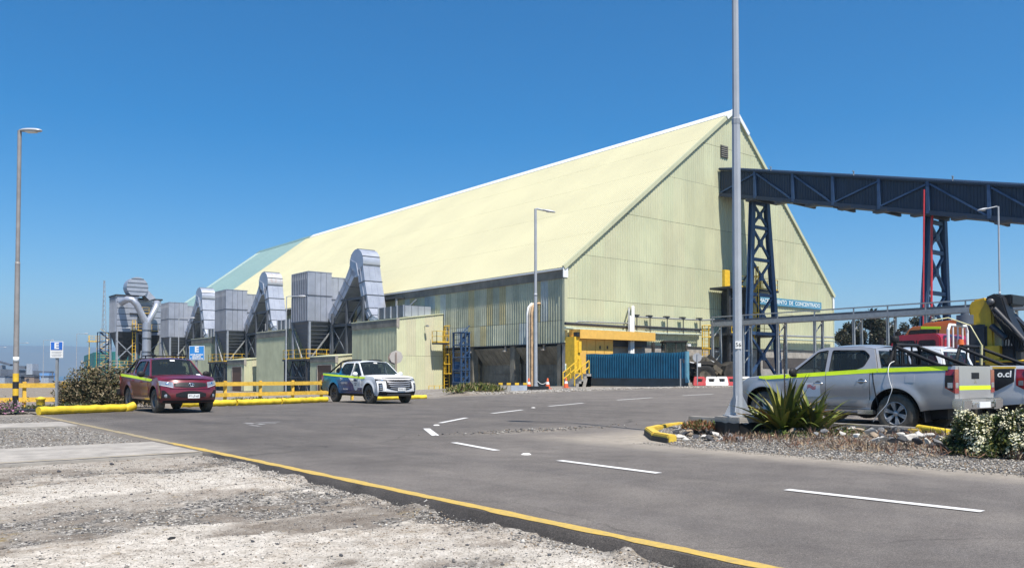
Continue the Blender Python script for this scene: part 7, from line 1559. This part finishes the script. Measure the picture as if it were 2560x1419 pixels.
# ------------------------------------------------------------------ planted island, rocks, gravel and plants
IS = [(11.1, -6), (11.1, 9.35), (11.42, 9.92), (12.72, 11.3), (14.5, 12.0), (14.5, -6)]
def island_z(x, y):
    z = .05 * nss(11.05, 12.2, x) + .14 * nss(12.7, 14.2, x) * (1 - .6 * nss(8.8, 9.8, y)) + .05 * (fbm(x * 1.1, y * 1.1, 61) - .5) * nss(11.1, 11.8, x)
    return z + .012
xs = np.linspace(0, 1, 36); ys = np.linspace(-6, 12.0, 150)
XX, YY = np.meshgrid(xs, ys, indexing='ij')
lft = np.interp(YY, [-6, 9.35, 9.92, 11.3, 12.0], [11.08, 11.08, 11.4, 12.7, 14.4]) + .08 * (fbm(YY * 1.3, YY * 0 + 2, 5) - .5) * (YY < 9.3); XX = lft + (14.47 - lft) * XX
Z = island_z(XX, YY); Z[0, :] = .004; ii = np.arange(XX.size).reshape(XX.shape)
me = np_mesh('planting_bed', np.stack([XX, YY, Z], -1).reshape(-1, 3), np.stack([ii[:-1, :-1], ii[1:, :-1], ii[1:, 1:], ii[:-1, 1:]], -1).reshape(-1, 4), dirt, 4)
attr_mesh(me, 'mix', np.stack([.35 + .5 * fbm(XX * .8, YY * .8, 2), .45 + .5 * fbm(XX * .7, YY * .7, 12), 1 + 0 * XX], -1).reshape(-1, 3)); bed = tag(link('planting_bed', me), kind='structure')
kerb_y = pm('yellow_kerb_paint', (.72, .50, .06), .6, var=.14, scale=5, streak=.2, scol=(.3, .25, .15)); kerb_k = pm('dark_kerb_side', (.05, .045, .035), .7, var=.2)
kt = thing('kerb', 'angled yellow painted kerb at the tip of the planted island', 'kerb', (12.0, 10.6, 0)); ko = Vector((12.0, 10.6, 0))
pts = [(11.33, 9.62), (11.62, 10.25), (12.62, 11.33), (13.5, 11.75), (14.55, 12.1)]
for a, b_ in zip(pts, pts[1:]):
    m = MB(); a3, b3 = Vector((*a, .075)) - ko, Vector((*b_, .075)) - ko; d_ = (b3 - a3).normalized() * .006; m.bar(a3 + d_, b3 - d_, .17, .15); m.build('kerb_stone', kerb_y, kt, bevel=.02)
    m = MB(); q = Vector((-(b3 - a3).y, (b3 - a3).x, 0)).normalized() * .09; m.bar(a3 + q - Vector((0, 0, .03)), b3 + q - Vector((0, 0, .03)), .012, .09); m.build('bare_side', kerb_k, kt)
kt = thing('kerb', 'long bare concrete kerb between the rocks and the silver pickup', 'kerb', (14.6, 4, 0)); ko = Vector((14.6, 4, 0))
yk = 11.9
while yk > -4: m = MB(); m.b6(-.07, .08, yk - 4 - 1.47, yk - 4, -.02, .285 + .01 * random.random()); m.build('kerb_stone', concrete_pale, kt, bevel=.015); yk -= 1.5
q = dep(2294, 1068, 14.4); m = MB(); m.b6(-.09, .1, -.16, .16, -.0, .26); t = thing('kerb_block', 'yellow painted kerb block at the joint before the rear wheel', 'kerb', (q.x + .02, q.y, .0)); m.build('block', kerb_y, t, bevel=.012)
a, b_ = dep(2296, 1068, 14.5), dep(2372, 1080, 13.6); m = MB(); m.tube([a, b_], .055, 10); tag(m.build('timber_log', ylog), 'short thin yellow pole running from the kerb into the white flowering bush', 'wheel stop')
a, b_ = dep(2072, 1052, 16.6), dep(2208, 1060, 15.6); m = MB(); m.bar((a.x, a.y, .12), (b_.x, b_.y, .12), .2, .2); tag(m.build('timber_beam', timber), 'weathered pale beam lying on the ground beside the silver pickup', 'beam')

STN = [pm('stone_' + k, c, .85, var=.12, scale=30) for k, c in (('grey', (.21, .195, .175)), ('dark', (.08, .08, .085)), ('pale', (.50, .47, .42)), ('brown', (.25, .19, .13)))]
def stones(name, P, size, mix, parent=None, flat=.6):
    n = len(P); base = np.array([[1, 0, 0], [-1, 0, 0], [0, 1, 0], [0, -1, 0], [0, 0, 1], [0, 0, -1]], float)
    V = base[None] * (1 + .35 * (rng.random((n, 6, 1)) - .5)) * size[:, None, None]; V = V * np.stack([.8 + .7 * rng.random(n), .8 + .4 * rng.random(n), flat * (.7 + .6 * rng.random(n))], -1)[:, None, :]
    a = rng.random(n) * 6.28; t_ = (rng.random(n) - .5) * .9; ca, sa, ct, st_ = np.cos(a), np.sin(a), np.cos(t_), np.sin(t_)
    x, y, z = V[..., 0], V[..., 1], V[..., 2]; x, z = x * ct[:, None] + z * st_[:, None], z * ct[:, None] - x * st_[:, None]; x, y = x * ca[:, None] - y * sa[:, None], x * sa[:, None] + y * ca[:, None]
    V = np.stack([x, y, z], -1) + P[:, None, :]; tri = np.array([[0, 2, 4], [2, 1, 4], [1, 3, 4], [3, 0, 4], [2, 0, 5], [1, 2, 5], [3, 1, 5], [0, 3, 5]])
    Fq = (np.arange(n)[:, None, None] * 6 + tri[None]).reshape(-1, 3); mi = np.repeat(rng.choice(4, n, p=mix), 8)
    o_ = link(name, np_mesh(name, V.reshape(-1, 3), Fq, None, 3, mi, STN), parent); o_['kind'] = 'stuff'; return o_
# loose stones on the verge, where the gravel streaks are
n = 90000; x = -5 + 9.35 * rng.random(n) ** .8; y = 2.0 + 11.0 * rng.random(n); mk = mix_fore(x, y); keep = rng.random(n) < np.clip(mk[:, 1] * 1.3 - .08, .07, 1) * .8; x, y = x[keep], y[keep]
s = .004 + .013 * rng.random(len(x)) ** 2.4; s *= np.where(rng.random(len(x)) < .012, 1.9, 1.0)
stones('gravel', np.stack([x, y, z_fore(x, y) + s * .25], -1), s, [.44, .24, .22, .10], fore)
n = 60000; x = -5 + 9.3 * rng.random(n) ** .7; y = 2.0 + 10.5 * rng.random(n) ** 1.3; s = .0025 + .004 * rng.random(n) ** 2; stones('fine_gravel', np.stack([x, y, z_fore(x, y) + s * .3], -1), s, [.34, .30, .22, .14], fore)
n = 16000; x = -9 + 13.3 * rng.random(n); y = np.where(rng.random(n) < .75, 15.75 + 6.0 * rng.random(n), 23.75 + 3.5 * rng.random(n)); s = .008 + .016 * rng.random(n) ** 2
stones('gravel', np.stack([x, y, z_fore(x, y) + s * .2], -1), s, [.55, .17, .16, .12], fore)
n = 52000; y = -1 + 12.6 * rng.random(n); lf = np.interp(y, [-6, 9.35, 9.92, 11.3, 12.0], [11.02, 11.02, 11.4, 12.7, 14.4]); x = lf + (14.4 - lf) * rng.random(n) ** 1.35; s = .006 + .015 * rng.random(n) ** 2.4
stones('gravel', np.stack([x, y, island_z(x, y) * np.clip((x - lf) / .1, .1, 1) + s * .3], -1), s, [.38, .22, .22, .18], bed)
n = 2600; y = 1 + 9 * rng.random(n); x = 11.05 - .35 * rng.random(n) ** 2; s = .004 + .008 * rng.random(n) ** 2; stones('loose_grit', np.stack([x, y, .004 + s * .3], -1), s, [.5, .12, .28, .10], road)
n = 3600; y = 2.2 + 10.6 * rng.random(n); x = 4.30 - .26 * rng.random(n) ** .8; s = .003 + .010 * rng.random(n) ** 2.6; stones('gravel', np.stack([x, y, np.maximum(z_fore(x, y), -drop(y) * np.clip((4.40 - x) / .18, 0, 1) - .02) + s * .3], -1), s, [.40, .26, .18, .16], fore)
n = 500; x = 11.6 + 1.1 * rng.standard_normal(n); y = 13.7 + .22 * rng.standard_normal(n); s = .008 + .02 * rng.random(n) ** 2; stones('loose_grit', np.stack([x, y, .006 + s * .3], -1), s, [.4, .3, .1, .2], road)
n = 9000; x = 27 + 28 * rng.random(n); y = 36.05 + 3.5 * rng.random(n) ** 1.5; s = .02 + .04 * rng.random(n) ** 2; stones('gravel', np.stack([x, y, nG(x, y) + .0 + s * .3], -1), s, [.4, .1, .36, .14], bpy.data.objects['ground'])

# rocks that can be told apart
def rock_mesh(seed, mat_):
    bm = bmesh.new(); bmesh.ops.create_icosphere(bm, subdivisions=2, radius=1); r_ = random.Random(seed); ax = [Vector((r_.uniform(-1, 1), r_.uniform(-1, 1), r_.uniform(-1, 1))).normalized() for _ in range(7)]; cutd = [r_.uniform(.32, .75) for _ in ax]
    for v in bm.verts:
        for a, c in zip(ax, cutd):
            d_ = v.co.dot(a)
            if d_ > c: v.co -= a * (d_ - c) * .97
        v.co *= 1 + .08 * (r_.random() - .5)
    me = bpy.data.meshes.new('rock'); bm.to_mesh(me); bm.free(); me.materials.append(mat_); return me
rk = {'white': pm('white_rock', (.56, .53, .48), .85, var=.12, scale=9, bump=.4, bscale=30), 'dark': pm('dark_rock', (.055, .057, .065), .75, var=.25, scale=9, bump=.4, bscale=30), 'grey': pm('grey_rock', (.20, .20, .205), .85, var=.2, scale=9, bump=.4, bscale=30), 'tan': pm('tan_rock', (.36, .28, .20), .85, var=.2, scale=9, bump=.4, bscale=30)}
RM = {k: [rock_mesh(i * 7 + len(k), v) for i in range(4)] for k, v in rk.items()}
def rock(px, py, w_, col, label, group, sq=.62):
    p_ = onz(px, py, .1)
    for _ in range(5): p_ = onz(px, py, float(island_z(np.array(p_.x), np.array(p_.y))) + .02)
    D_ = (p_ - CP).dot(HF); r_ = w_ / 2 * D_ / 2080; o_ = link('rock', random.choice(RM[col]), None, (p_.x, p_.y, p_.z + r_ * sq * .4), (random.uniform(-.3, .3), random.uniform(-.3, .3), random.uniform(0, 6))); o_.scale = (r_, r_ * random.uniform(.8, 1.1), r_ * sq); tag(o_, label, 'rock', group)
ORD = 'first second third fourth fifth sixth seventh eighth ninth tenth eleventh twelfth thirteenth fourteenth fifteenth'.split()
g1 = 'rocks behind the yellow kerb tip'; g2 = 'rocks in front of the silver pickup'
L1 = sorted(((1690, 1082, 22, 'dark'), (1702, 1094, 26, 'white'), (1716, 1100, 24, 'white'), (1726, 1088, 24, 'tan'), (1744, 1082, 26, 'dark'), (1758, 1078, 22, 'dark'), (1722, 1078, 20, 'tan'), (1776, 1084, 22, 'dark'), (1790, 1090, 30, 'white'), (1812, 1083, 28, 'dark'), (1830, 1094, 28, 'grey'), (1838, 1086, 24, 'white'), (1740, 1096, 22, 'dark'), (1760, 1094, 22, 'white'), (1776, 1098, 26, 'dark'), (1700, 1072, 18, 'white'), (1738, 1072, 20, 'white'), (1772, 1072, 20, 'white'), (1800, 1100, 20, 'white'), (1686, 1092, 18, 'white'), (1815, 1096, 20, 'grey'), (1850, 1100, 22, 'grey'), (1712, 1086, 18, 'dark')))
for i, (px, py, w_, col) in enumerate(L1): k = sum(q[3] == col for q in L1[:i]); rock(px, py, w_ * 1.1, col, ORD[k] + {'dark': ' dark', 'white': ' whitish', 'tan': ' tan', 'grey': ' grey'}[col] + ' rock from the left between the yellow kerb tip and the pedestal', g1)
L2 = sorted(((1982, 1078, 22, 'tan'), (1990, 1074, 20, 'grey'), (2000, 1076, 18, 'dark'), (2060, 1080, 20, 'grey'), (2130, 1074, 26, 'white'), (2150, 1076, 24, 'tan'), (2168, 1072, 26, 'dark'), (2176, 1080, 34, 'white'), (2200, 1078, 26, 'grey'), (2216, 1074, 22, 'dark'), (2228, 1082, 30, 'grey'), (2206, 1090, 26, 'dark'), (2236, 1074, 24, 'grey'), (2250, 1090, 28, 'white'), (2262, 1082, 26, 'grey'), (2190, 1100, 22, 'white'), (2208, 1098, 26, 'white'), (2232, 1104, 28, 'grey'), (2254, 1100, 24, 'dark'), (2275, 1098, 36, 'white'), (2300, 1090, 34, 'white'), (2292, 1106, 30, 'dark'), (2316, 1104, 26, 'white'), (2346, 1110, 40, 'grey'), (2330, 1116, 24, 'dark'), (2300, 1078, 24, 'grey'), (2106, 1084, 18, 'white'), (2040, 1086, 16, 'grey'), (2100, 1074, 18, 'grey'), (2142, 1090, 18, 'white'), (2322, 1090, 30, 'white'), (2345, 1096, 26, 'white'), (2480, 1134, 30, 'dark'), (2440, 1136, 26, 'grey'), (2535, 1140, 30, 'tan'), (2556, 1136, 26, 'grey'), (2050, 1098, 16, 'white'), (2185, 1088, 22, 'tan')))
for i, (px, py, w_, col) in enumerate(L2): k = sum(q[3] == col for q in L2[:i]); rock(px, py, w_ * 1.1, col, ORD[k] + {'dark': ' dark', 'white': ' whitish', 'tan': ' tan', 'grey': ' grey'}[col] + ' rock from the left in the rubble before the silver pickup', g2)
for px, py, w_, col, lab in ((427, 1352, 24, 'dark', 'small dark stone lying on the dusty verge'), (1063, 1271, 18, 'white', 'small white stone at the broken asphalt edge'), (632, 1358, 16, 'dark', 'dark pebble on the pale dust near the bottom edge'), (280, 1172, 16, 'dark', 'dark clod on the verge below the concrete strip'), (148, 1188, 14, 'dark', 'smaller dark clod further left on the verge')):
    p_ = onz(px, py, -.09); r_ = w_ / 2 * (p_ - CP).dot(HF) / 2080; o_ = link('rock', RM[col][1], None, (p_.x, p_.y, float(z_fore(np.array(p_.x), np.array(p_.y))) + r_ * .3), (0, .2, px)); o_.scale = (r_, r_ * .8, r_ * .7); tag(o_, lab, 'rock')

# foliage helper: many small folded leaves
def leaves(name, C, size, mats_, parent, asp=2.2, prob=None, droop=.3, kind=None, up=0.0):
    n = len(C); d_ = rng.standard_normal((n, 3)); d_[:, 2] = d_[:, 2] * .7 + up; d_ /= np.linalg.norm(d_, axis=1, keepdims=True)
    q = np.cross(d_, rng.standard_normal((n, 3))); q /= np.linalg.norm(q, axis=1, keepdims=True); s = size[:, None] if np.ndim(size) else size * (.6 + .8 * rng.random((n, 1)))
    nr = np.cross(d_, q); a = C; m_ = C + d_ * s * .5 + nr * s * droop * .3; e_ = C + d_ * s; wv = q * s / asp * .5
    V = np.stack([a, m_ + wv, e_, m_ - wv], 1).reshape(-1, 3); Fq = np.arange(n * 4).reshape(n, 4)
    mi = rng.choice(len(mats_), n, p=prob); o_ = link(name, np_mesh(name, V, Fq, None, 4, mi, mats_), parent)
    if kind: o_['kind'] = kind
    return o_
def leaf_mat(name, c, tr=.25): return pm(name, c, .55, var=.18, scale=2.5, spec=.3)
# spiky flax plants
fl = [pm('flax_leaf_' + k, c, .42, var=.2, scale=4, rand=.25, hue=.015, spec=.5) for k, c in (('green', (.145, .185, .032)), ('olive', (.26, .24, .045)), ('dark', (.040, .065, .018)), ('tan', (.34, .20, .06)))]
def flax(label, px, py, D_, nl, hgt, spread, seed):
    r_ = random.Random(seed); p_ = dep(px, py, D_); t = thing('flax_plant', label, 'plant', (p_.x, p_.y, .06), 0, 'spiky flax plants')
    for i in range(nl):
        az_ = r_.uniform(0, 2 * pi); ln = hgt * r_.uniform(.72, 1.12); inner = r_.random() < .35; el0 = R(r_.uniform(68, 86)) if inner else R(r_.uniform(28, 66)); bend_ = r_.uniform(.05, .35) if inner else r_.uniform(.2, .75); wd_ = .041 * r_.uniform(.8, 1.25)
        h_ = Vector((cos(az_), sin(az_), 0)); sd_ = Vector((-sin(az_), cos(az_), 0)); m = MB(); pos = h_ * r_.uniform(.02, .13) * spread + sd_ * r_.uniform(-.08, .08); el = el0; vs = []
        for k in range(9):
            f = k / 8; w2 = wd_ * (1.0 + .9 * f - 2.1 * f ** 2.2) if f < .97 else .002; w2 = max(.002, w2 * (1.15 if f > .2 else .8)); up_ = Vector((0, 0, 1)) * cos(el) - h_ * sin(el)
            vs += [pos - sd_ * w2 + up_ * w2 * .55, pos + up_ * 0, pos + sd_ * w2 + up_ * w2 * .55]
            pos = pos + (h_ * cos(el) + Vector((0, 0, sin(el)))) * ln / 8; el -= bend_ / 8 * (1 + 2 * f)
        m.add(vs, [(3 * k + j, 3 * k + j + 1, 3 * k + j + 4, 3 * k + j + 3) for k in range(8) for j in (0, 1)], 0, True); m.build('leaf', fl[r_.choices((0, 1, 2, 3), (5, 4, 2.2, 1.6))[0]], t)
    return t
f1_ = flax('large spiky flax plant right of the black pedestal', 1962, 1066, 15.5, 84, 1.16, 1.0, 3)
f2_ = flax('smaller spiky flax plant in front of the silver pickup doors', 2034, 1066, 15.2, 54, .90, .8, 8)
f3_ = flax('low flax tuft directly behind the pedestal corner', 1902, 1060, 16.1, 16, .60, .6, 14)
m = MB(); m.tube([(0, 0, .1), (.01, .0, .8), (-.005, .01, 1.6), (.02, 0, 2.12)], [.017, .014, .011, .006], 6); stalk = pm('flower_stalk', (.05, .04, .04), .6, var=.2); m.build('flower_stalk', stalk, f1_)
m = MB(); rs_ = random.Random(2)
for k in range(24): z_ = .9 + k * .05; a_ = rs_.uniform(0, 6.3); m.tube([(.005, 0, z_), (.03 * cos(a_), .03 * sin(a_), z_ + .035)], .006, 4)
m.build('seed_pods', stalk, f1_)
# reddish succulent
p_ = dep(1746, 1071, 15.9); t = thing('succulent', 'low rusty red and green succulent cushion left of the pedestal', 'plant', (p_.x, p_.y, .12)); su = [pm('succulent_' + k, c, .5, var=.2, scale=12) for k, c in (('red', (.26, .085, .035)), ('green', (.10, .13, .035)), ('tan', (.34, .20, .09)))]
n = 900; a = rng.random(n) * 6.28; r_ = .32 * np.sqrt(rng.random(n)); C = np.stack([r_ * np.cos(a), r_ * np.sin(a), .17 * np.sqrt(np.clip(1 - (r_ / .34) ** 2, 0, 1)) * (.45 + .55 * rng.random(n))], -1); leaves('leaves', C, .085, su, t, 4.0, [.42, .33, .25], kind='stuff', up=1.3)
p_ = dep(1790, 1068, 15.9); t = thing('small_shrub', 'small dull green shrub between succulent and pedestal', 'plant', (p_.x, p_.y, .12)); C = rng.standard_normal((380, 3)) * np.array([.09, .09, .05]) + np.array([0, 0, .09]); leaves('leaves', C, .05, [fl[0], fl[2], su[1]], t, 3, kind='stuff', up=.5)
# dry brown ground cover
dry = [pm('dry_' + k, c, .8, var=.2, scale=10) for k, c in (('red', (.23, .12, .075)), ('tan', (.38, .27, .16)), ('grey', (.26, .21, .16)))]
n = 5600; cl = np.array([[11.6 + 2.3 * random.random() ** .7, 3.2 + 6.0 * random.random()] for _ in range(110)]); k_ = rng.integers(0, 110, n); x = cl[k_, 0] + .16 * rng.standard_normal(n); y = cl[k_, 1] + .2 * rng.standard_normal(n); ok = (x > 11.3) & (x < 14.3)
x, y = x[ok], y[ok]; o_ = leaves('dry_ground_cover', np.stack([x, y, island_z(x, y) + .02 + .03 * rng.random(len(x))], -1), .085, dry, None, 7.0, [.30, .42, .28], up=.9); o_['kind'] = 'stuff'
n = 900; cl = np.array([[11.6 + 2.4 * random.random(), 2.6 + 6.6 * random.random()] for _ in range(60)]); k_ = rng.integers(0, 60, n); x = cl[k_, 0] + .07 * rng.standard_normal(n); y = cl[k_, 1] + .07 * rng.standard_normal(n); o_ = leaves('dry_stems', np.stack([x, y, island_z(x, y)], -1), .17, dry[:1] + [pm('dry_dark_stem', (.06, .035, .03), .8)], None, 14.0, [.5, .5], up=2.6); o_['kind'] = 'stuff'
n = 2200; cl = np.array([[13.0 + .9 * random.random(), 7.6 + 2.6 * random.random()] for _ in range(22)]); k_ = rng.integers(0, 22, n); x = cl[k_, 0] + .13 * rng.standard_normal(n); y = cl[k_, 1] + .16 * rng.standard_normal(n)
o_ = leaves('green_ground_cover', np.stack([x, y, island_z(x, y) + .02 + .05 * rng.random(n)], -1), .055, [fl[0], fl[2], su[1], dry[1]], None, 2.6, [.35, .3, .15, .2], up=.5); o_['kind'] = 'stuff'
# white flowering bushes
bl = [pm('bush_leaf_' + k, c, .55, var=.2, scale=8) for k, c in (('dark', (.022, .042, .014)), ('mid', (.10, .14, .03)), ('warm', (.20, .19, .05)))]
petal = [pm('cream_petal', (.66, .63, .44), .6, var=.06, scale=30), pm('yellow_petal', (.62, .56, .28), .6, var=.1, scale=30)]
def bush(label, px, py, D_, rx, rz_, nl, seed, shift=0):
    p_ = dep(px, py, D_); t = thing('flowering_bush', label, 'bush', (p_.x, p_.y, .1), 0, 'white flowering bushes')
    n = nl; d_ = rng.standard_normal((n, 3)); d_[:, 2] = np.abs(d_[:, 2]); d_ /= np.linalg.norm(d_, axis=1, keepdims=True); lump = .78 + .34 * np.sin(d_[:, 0] * 5 + seed) * np.cos(d_[:, 1] * 4.3 + seed * 2) + .12 * np.sin(d_[:, 2] * 9 + seed); rad = lump * rng.random(n) ** .22
    C = d_ * rad[:, None] * np.array([rx, rx * .95, rz_]); leaves('leaves', C, .06, bl, t, 2.6, [.5, .35, .15], kind='stuff', up=.3)
    nc = nl // 22; cd = rng.standard_normal((nc, 3)); cd[:, 2] = np.abs(cd[:, 2]) * .9 + .12; cd /= np.linalg.norm(cd, axis=1, keepdims=True); lp = .80 + .34 * np.sin(cd[:, 0] * 5 + seed) * np.cos(cd[:, 1] * 4.3 + seed * 2) + .12 * np.sin(cd[:, 2] * 9 + seed); cc = cd * (lp * (.98 + .06 * rng.random(nc)))[:, None] * np.array([rx, rx * .95, rz_])
    dens = (np.sin(cd[:, 0] * 3.1 + 1) + np.cos(cd[:, 1] * 3.7)) > -.55; cc = cc[dens]; reps = rng.integers(5, 13, len(cc)); cc = np.repeat(cc, reps, 0); cc = cc + .02 * rng.standard_normal(cc.shape)
    # each floret: a small hexagon facing outward
    nf = len(cc); nn_ = cc / np.linalg.norm(cc, axis=1, keepdims=True) + .5 * rng.standard_normal((nf, 3)); nn_ /= np.linalg.norm(nn_, axis=1, keepdims=True); u = np.cross(nn_, [0.3, .2, .9]); u /= np.linalg.norm(u, axis=1, keepdims=True); v = np.cross(nn_, u); r_ = .008 + .007 * rng.random((nf, 1))
    V = np.stack([cc + (u * math.cos(k * pi / 3) + v * math.sin(k * pi / 3)) * r_ for k in range(6)], 1).reshape(-1, 3); o_ = link('flowers', np_mesh('flowers', V, np.arange(nf * 6).reshape(nf, 6), None, 6, rng.choice(2, nf, p=[.8, .2]), petal), t); o_['kind'] = 'stuff'
    m = MB(); r2 = random.Random(seed)
    for k in range(14): a_ = r2.uniform(0, 6.3); f = r2.uniform(.3, .8); m.tube([(0, 0, 0), (cos(a_) * rx * f * .4, sin(a_) * rx * f * .4, rz_ * .3), (cos(a_) * rx * f, sin(a_) * rx * f, rz_ * .75)], .008, 5)
    m.build('stems', timber, t)
bush('rounded bush full of small cream flowers in the right foreground', 2462, 1122, 11.7, .56, .57, 15000, 1)
bush('flowering bush cut off by the right edge of the picture', 2580, 1128, 11.3, .50, .60, 9000, 4)
# dry bush behind the red pickup
db = [pm('dry_bush_' + k, c, .75, var=.2, scale=4) for k, c in (('brown', (.20, .155, .085)), ('olive', (.10, .105, .042)), ('dark', (.045, .05, .024)), ('tan', (.33, .26, .16)))]
p_ = dep(248, 1010, 31.0); t = thing('dry_bush', 'sprawling half dry brown and green bush between white sign and red pickup', 'bush', (p_.x, p_.y, -.1))
lob = [(-1.05, .1, .5, .60, .55), (-.35, 0, .85, .65, .75), (.35, .15, .8, .75, .8), (1.0, .3, .75, .75, .75), (1.6, .5, .7, .6, .7), (-.6, .2, .4, .9, .4), (.6, .2, .4, 1.1, .45)]; CC = []
for lx, ly, lz, r1, r2 in lob:
    n = 2300; d_ = rng.standard_normal((n, 3)); d_ /= np.linalg.norm(d_, axis=1, keepdims=True); q = d_ * (rng.random((n, 1)) ** .4) * (1 + .35 * np.sin(d_[:, :1] * 7 + lx * 9) * np.cos(d_[:, 2:] * 6)) * np.array([r1, r1 * .8, r2]); c_ = HR * lx + HF * ly; CC.append(q + np.array([c_.x, c_.y, lz + .1]))
CC = np.concatenate(CC); CC = CC[CC[:, 2] > .02]; leaves('leaves', CC, .13, db, t, 3.2, [.32, .30, .2, .18], kind='stuff', up=.4)
m = MB(); r2 = random.Random(3)
for k in range(70):
    lx = r2.uniform(-1.1, 1.8); b0 = HR * lx * .7; e_ = HR * (lx + r2.uniform(-.3, .3)) + HF * r2.uniform(-.5, .4) + Vector((0, 0, r2.uniform(.9, 1.62))); m.tube([b0, b0.lerp(e_, .5) + Vector((0, 0, .15)), e_], [.018, .012, .004], 4)
tag(m.build('branches', db[3], t), kind='stuff')
# small weeds and flowers
p_ = dep(6, 1010, 26); t = thing('pink_flower_plant', 'low plant with pink flowers at the left edge by the banded lamp post', 'plant', (p_.x, p_.y, 0)); pk = [pm('pink_petal', (.55, .22, .38), .6, var=.1), db[2], bl[1]]
C = rng.standard_normal((1500, 3)) * np.array([.4, .4, .12]) + np.array([-.2, 0, .18]); leaves('leaves', C, .07, pk, t, 2, [.3, .35, .35], kind='stuff')
def weeds(name, pts, n, sp, mats_, prob, size, label_kind='stuff'):
    k_ = rng.integers(0, len(pts), n); P_ = np.array(pts)[k_]; x = P_[:, 0] + sp * rng.standard_normal(n); y = P_[:, 1] + sp * .7 * rng.standard_normal(n); o_ = leaves(name, np.stack([x, y, nG(x, y) + .02 + .05 * rng.random(n)], -1), size, mats_, None, 5, prob, up=1.2); o_['kind'] = label_kind; return o_
def mpt(px, py):
    p = onz(px, py, .3)
    for D_ in np.arange(36, 60, .2):
        q = dep(px, py, D_)
        if float(nG(np.array(q.x), np.array(q.y))) > q.z - .04: return tuple(q.xy)
    return tuple(dep(px, py, 47).xy)
pts = [mpt(px, py) for px, py in ((1138, 978), (1148, 972), (1160, 975), (1172, 971), (1205, 963), (1215, 961), (1225, 964), (1240, 968), (1258, 971), (1275, 972), (1190, 972), (1225, 972), (1210, 968), (1195, 975), (1218, 969), (1235, 974))]
weeds('weeds', pts, 2600, .30, [bl[1], bl[2], fl[1], dry[1]], [.45, .2, .15, .2], .30); weeds('weeds', pts[4:6] + pts[8:10], 500, .35, [petal[0], dry[1]], [.6, .4], .09)
pts = [tuple(onz(px, 1003, 0).xy) for px in (700, 715, 760, 775, 790, 800, 600, 648)]; weeds('weeds', pts, 900, .22, [bl[0], bl[1], fl[1], dry[1]], [.3, .3, .2, .2], .16)
pts = [(4.6 + .35 * i, 31.5 + .25 * i + .3 * (i % 3)) for i in range(12)]; weeds('weeds', pts, 1800, .25, [bl[0], bl[1], fl[1], db[0]], [.3, .35, .15, .2], .13)
# trees behind the rack
tl = [pm('tree_leaf_' + k, c, .6, var=.2, scale=.8) for k, c in (('dark', (.018, .024, .010)), ('mid', (.040, .046, .018)), ('warm', (.085, .062, .026)))]
bark = pm('bark', (.12, .10, .08), .85, var=.2)
for i, (px, pyt, pw_, lab) in enumerate(((2118, 800, 62, 'dark leafy tree just right of the gable end'), (2176, 772, 84, 'taller dark tree behind the pipe rack posts'), (2238, 792, 70, 'dark tree behind the orange lorry cab'), (2312, 778, 80, 'dark tree behind the red piped trestle'), (2385, 800, 60, 'dark tree between trestle and yellow crane'))):
    D_ = 112; p_ = dep(px, 950, D_); zt_ = dep(px, pyt, D_).z; H_ = zt_ - .3; rx = pw_ / 2 * D_ / 2080; r2 = random.Random(i + 40); t = thing('tree', lab, 'tree', (p_.x, p_.y, .3), 0, 'dark trees beyond the pipe rack')
    m = MB(); m.tube([(0, 0, 0), (.1, 0, H_ * .3), (.0, .1, H_ * .6)], [.22, .16, .08], 7); 
    for k in range(7): a_ = k * .9 + i; z0 = H_ * r2.uniform(.22, .45); m.tube([(0.05, 0, z0), (cos(a_) * rx * .5, sin(a_) * rx * .5, z0 + H_ * .2), (cos(a_) * rx * .9, sin(a_) * rx * .9, z0 + H_ * .36)], [.09, .06, .02], 5)
    m.build('trunk', bark, t); CC = []
    for k in range(44):
        a_ = r2.uniform(0, 6.3); f = r2.random() ** .5; c_ = np.array([cos(a_) * rx * f, sin(a_) * rx * f, H_ * (r2.uniform(.16, .93) - .16 * f * f)]); r_ = rx * r2.uniform(.28, .5); n = 300; d_ = rng.standard_normal((n, 3)); d_ /= np.linalg.norm(d_, axis=1, keepdims=True); CC.append(c_ + d_ * r_ * (rng.random((n, 1)) ** .45))
    leaves('crown', np.concatenate(CC), .30, tl, t, 1.7, [.5, .33, .17], kind='stuff')
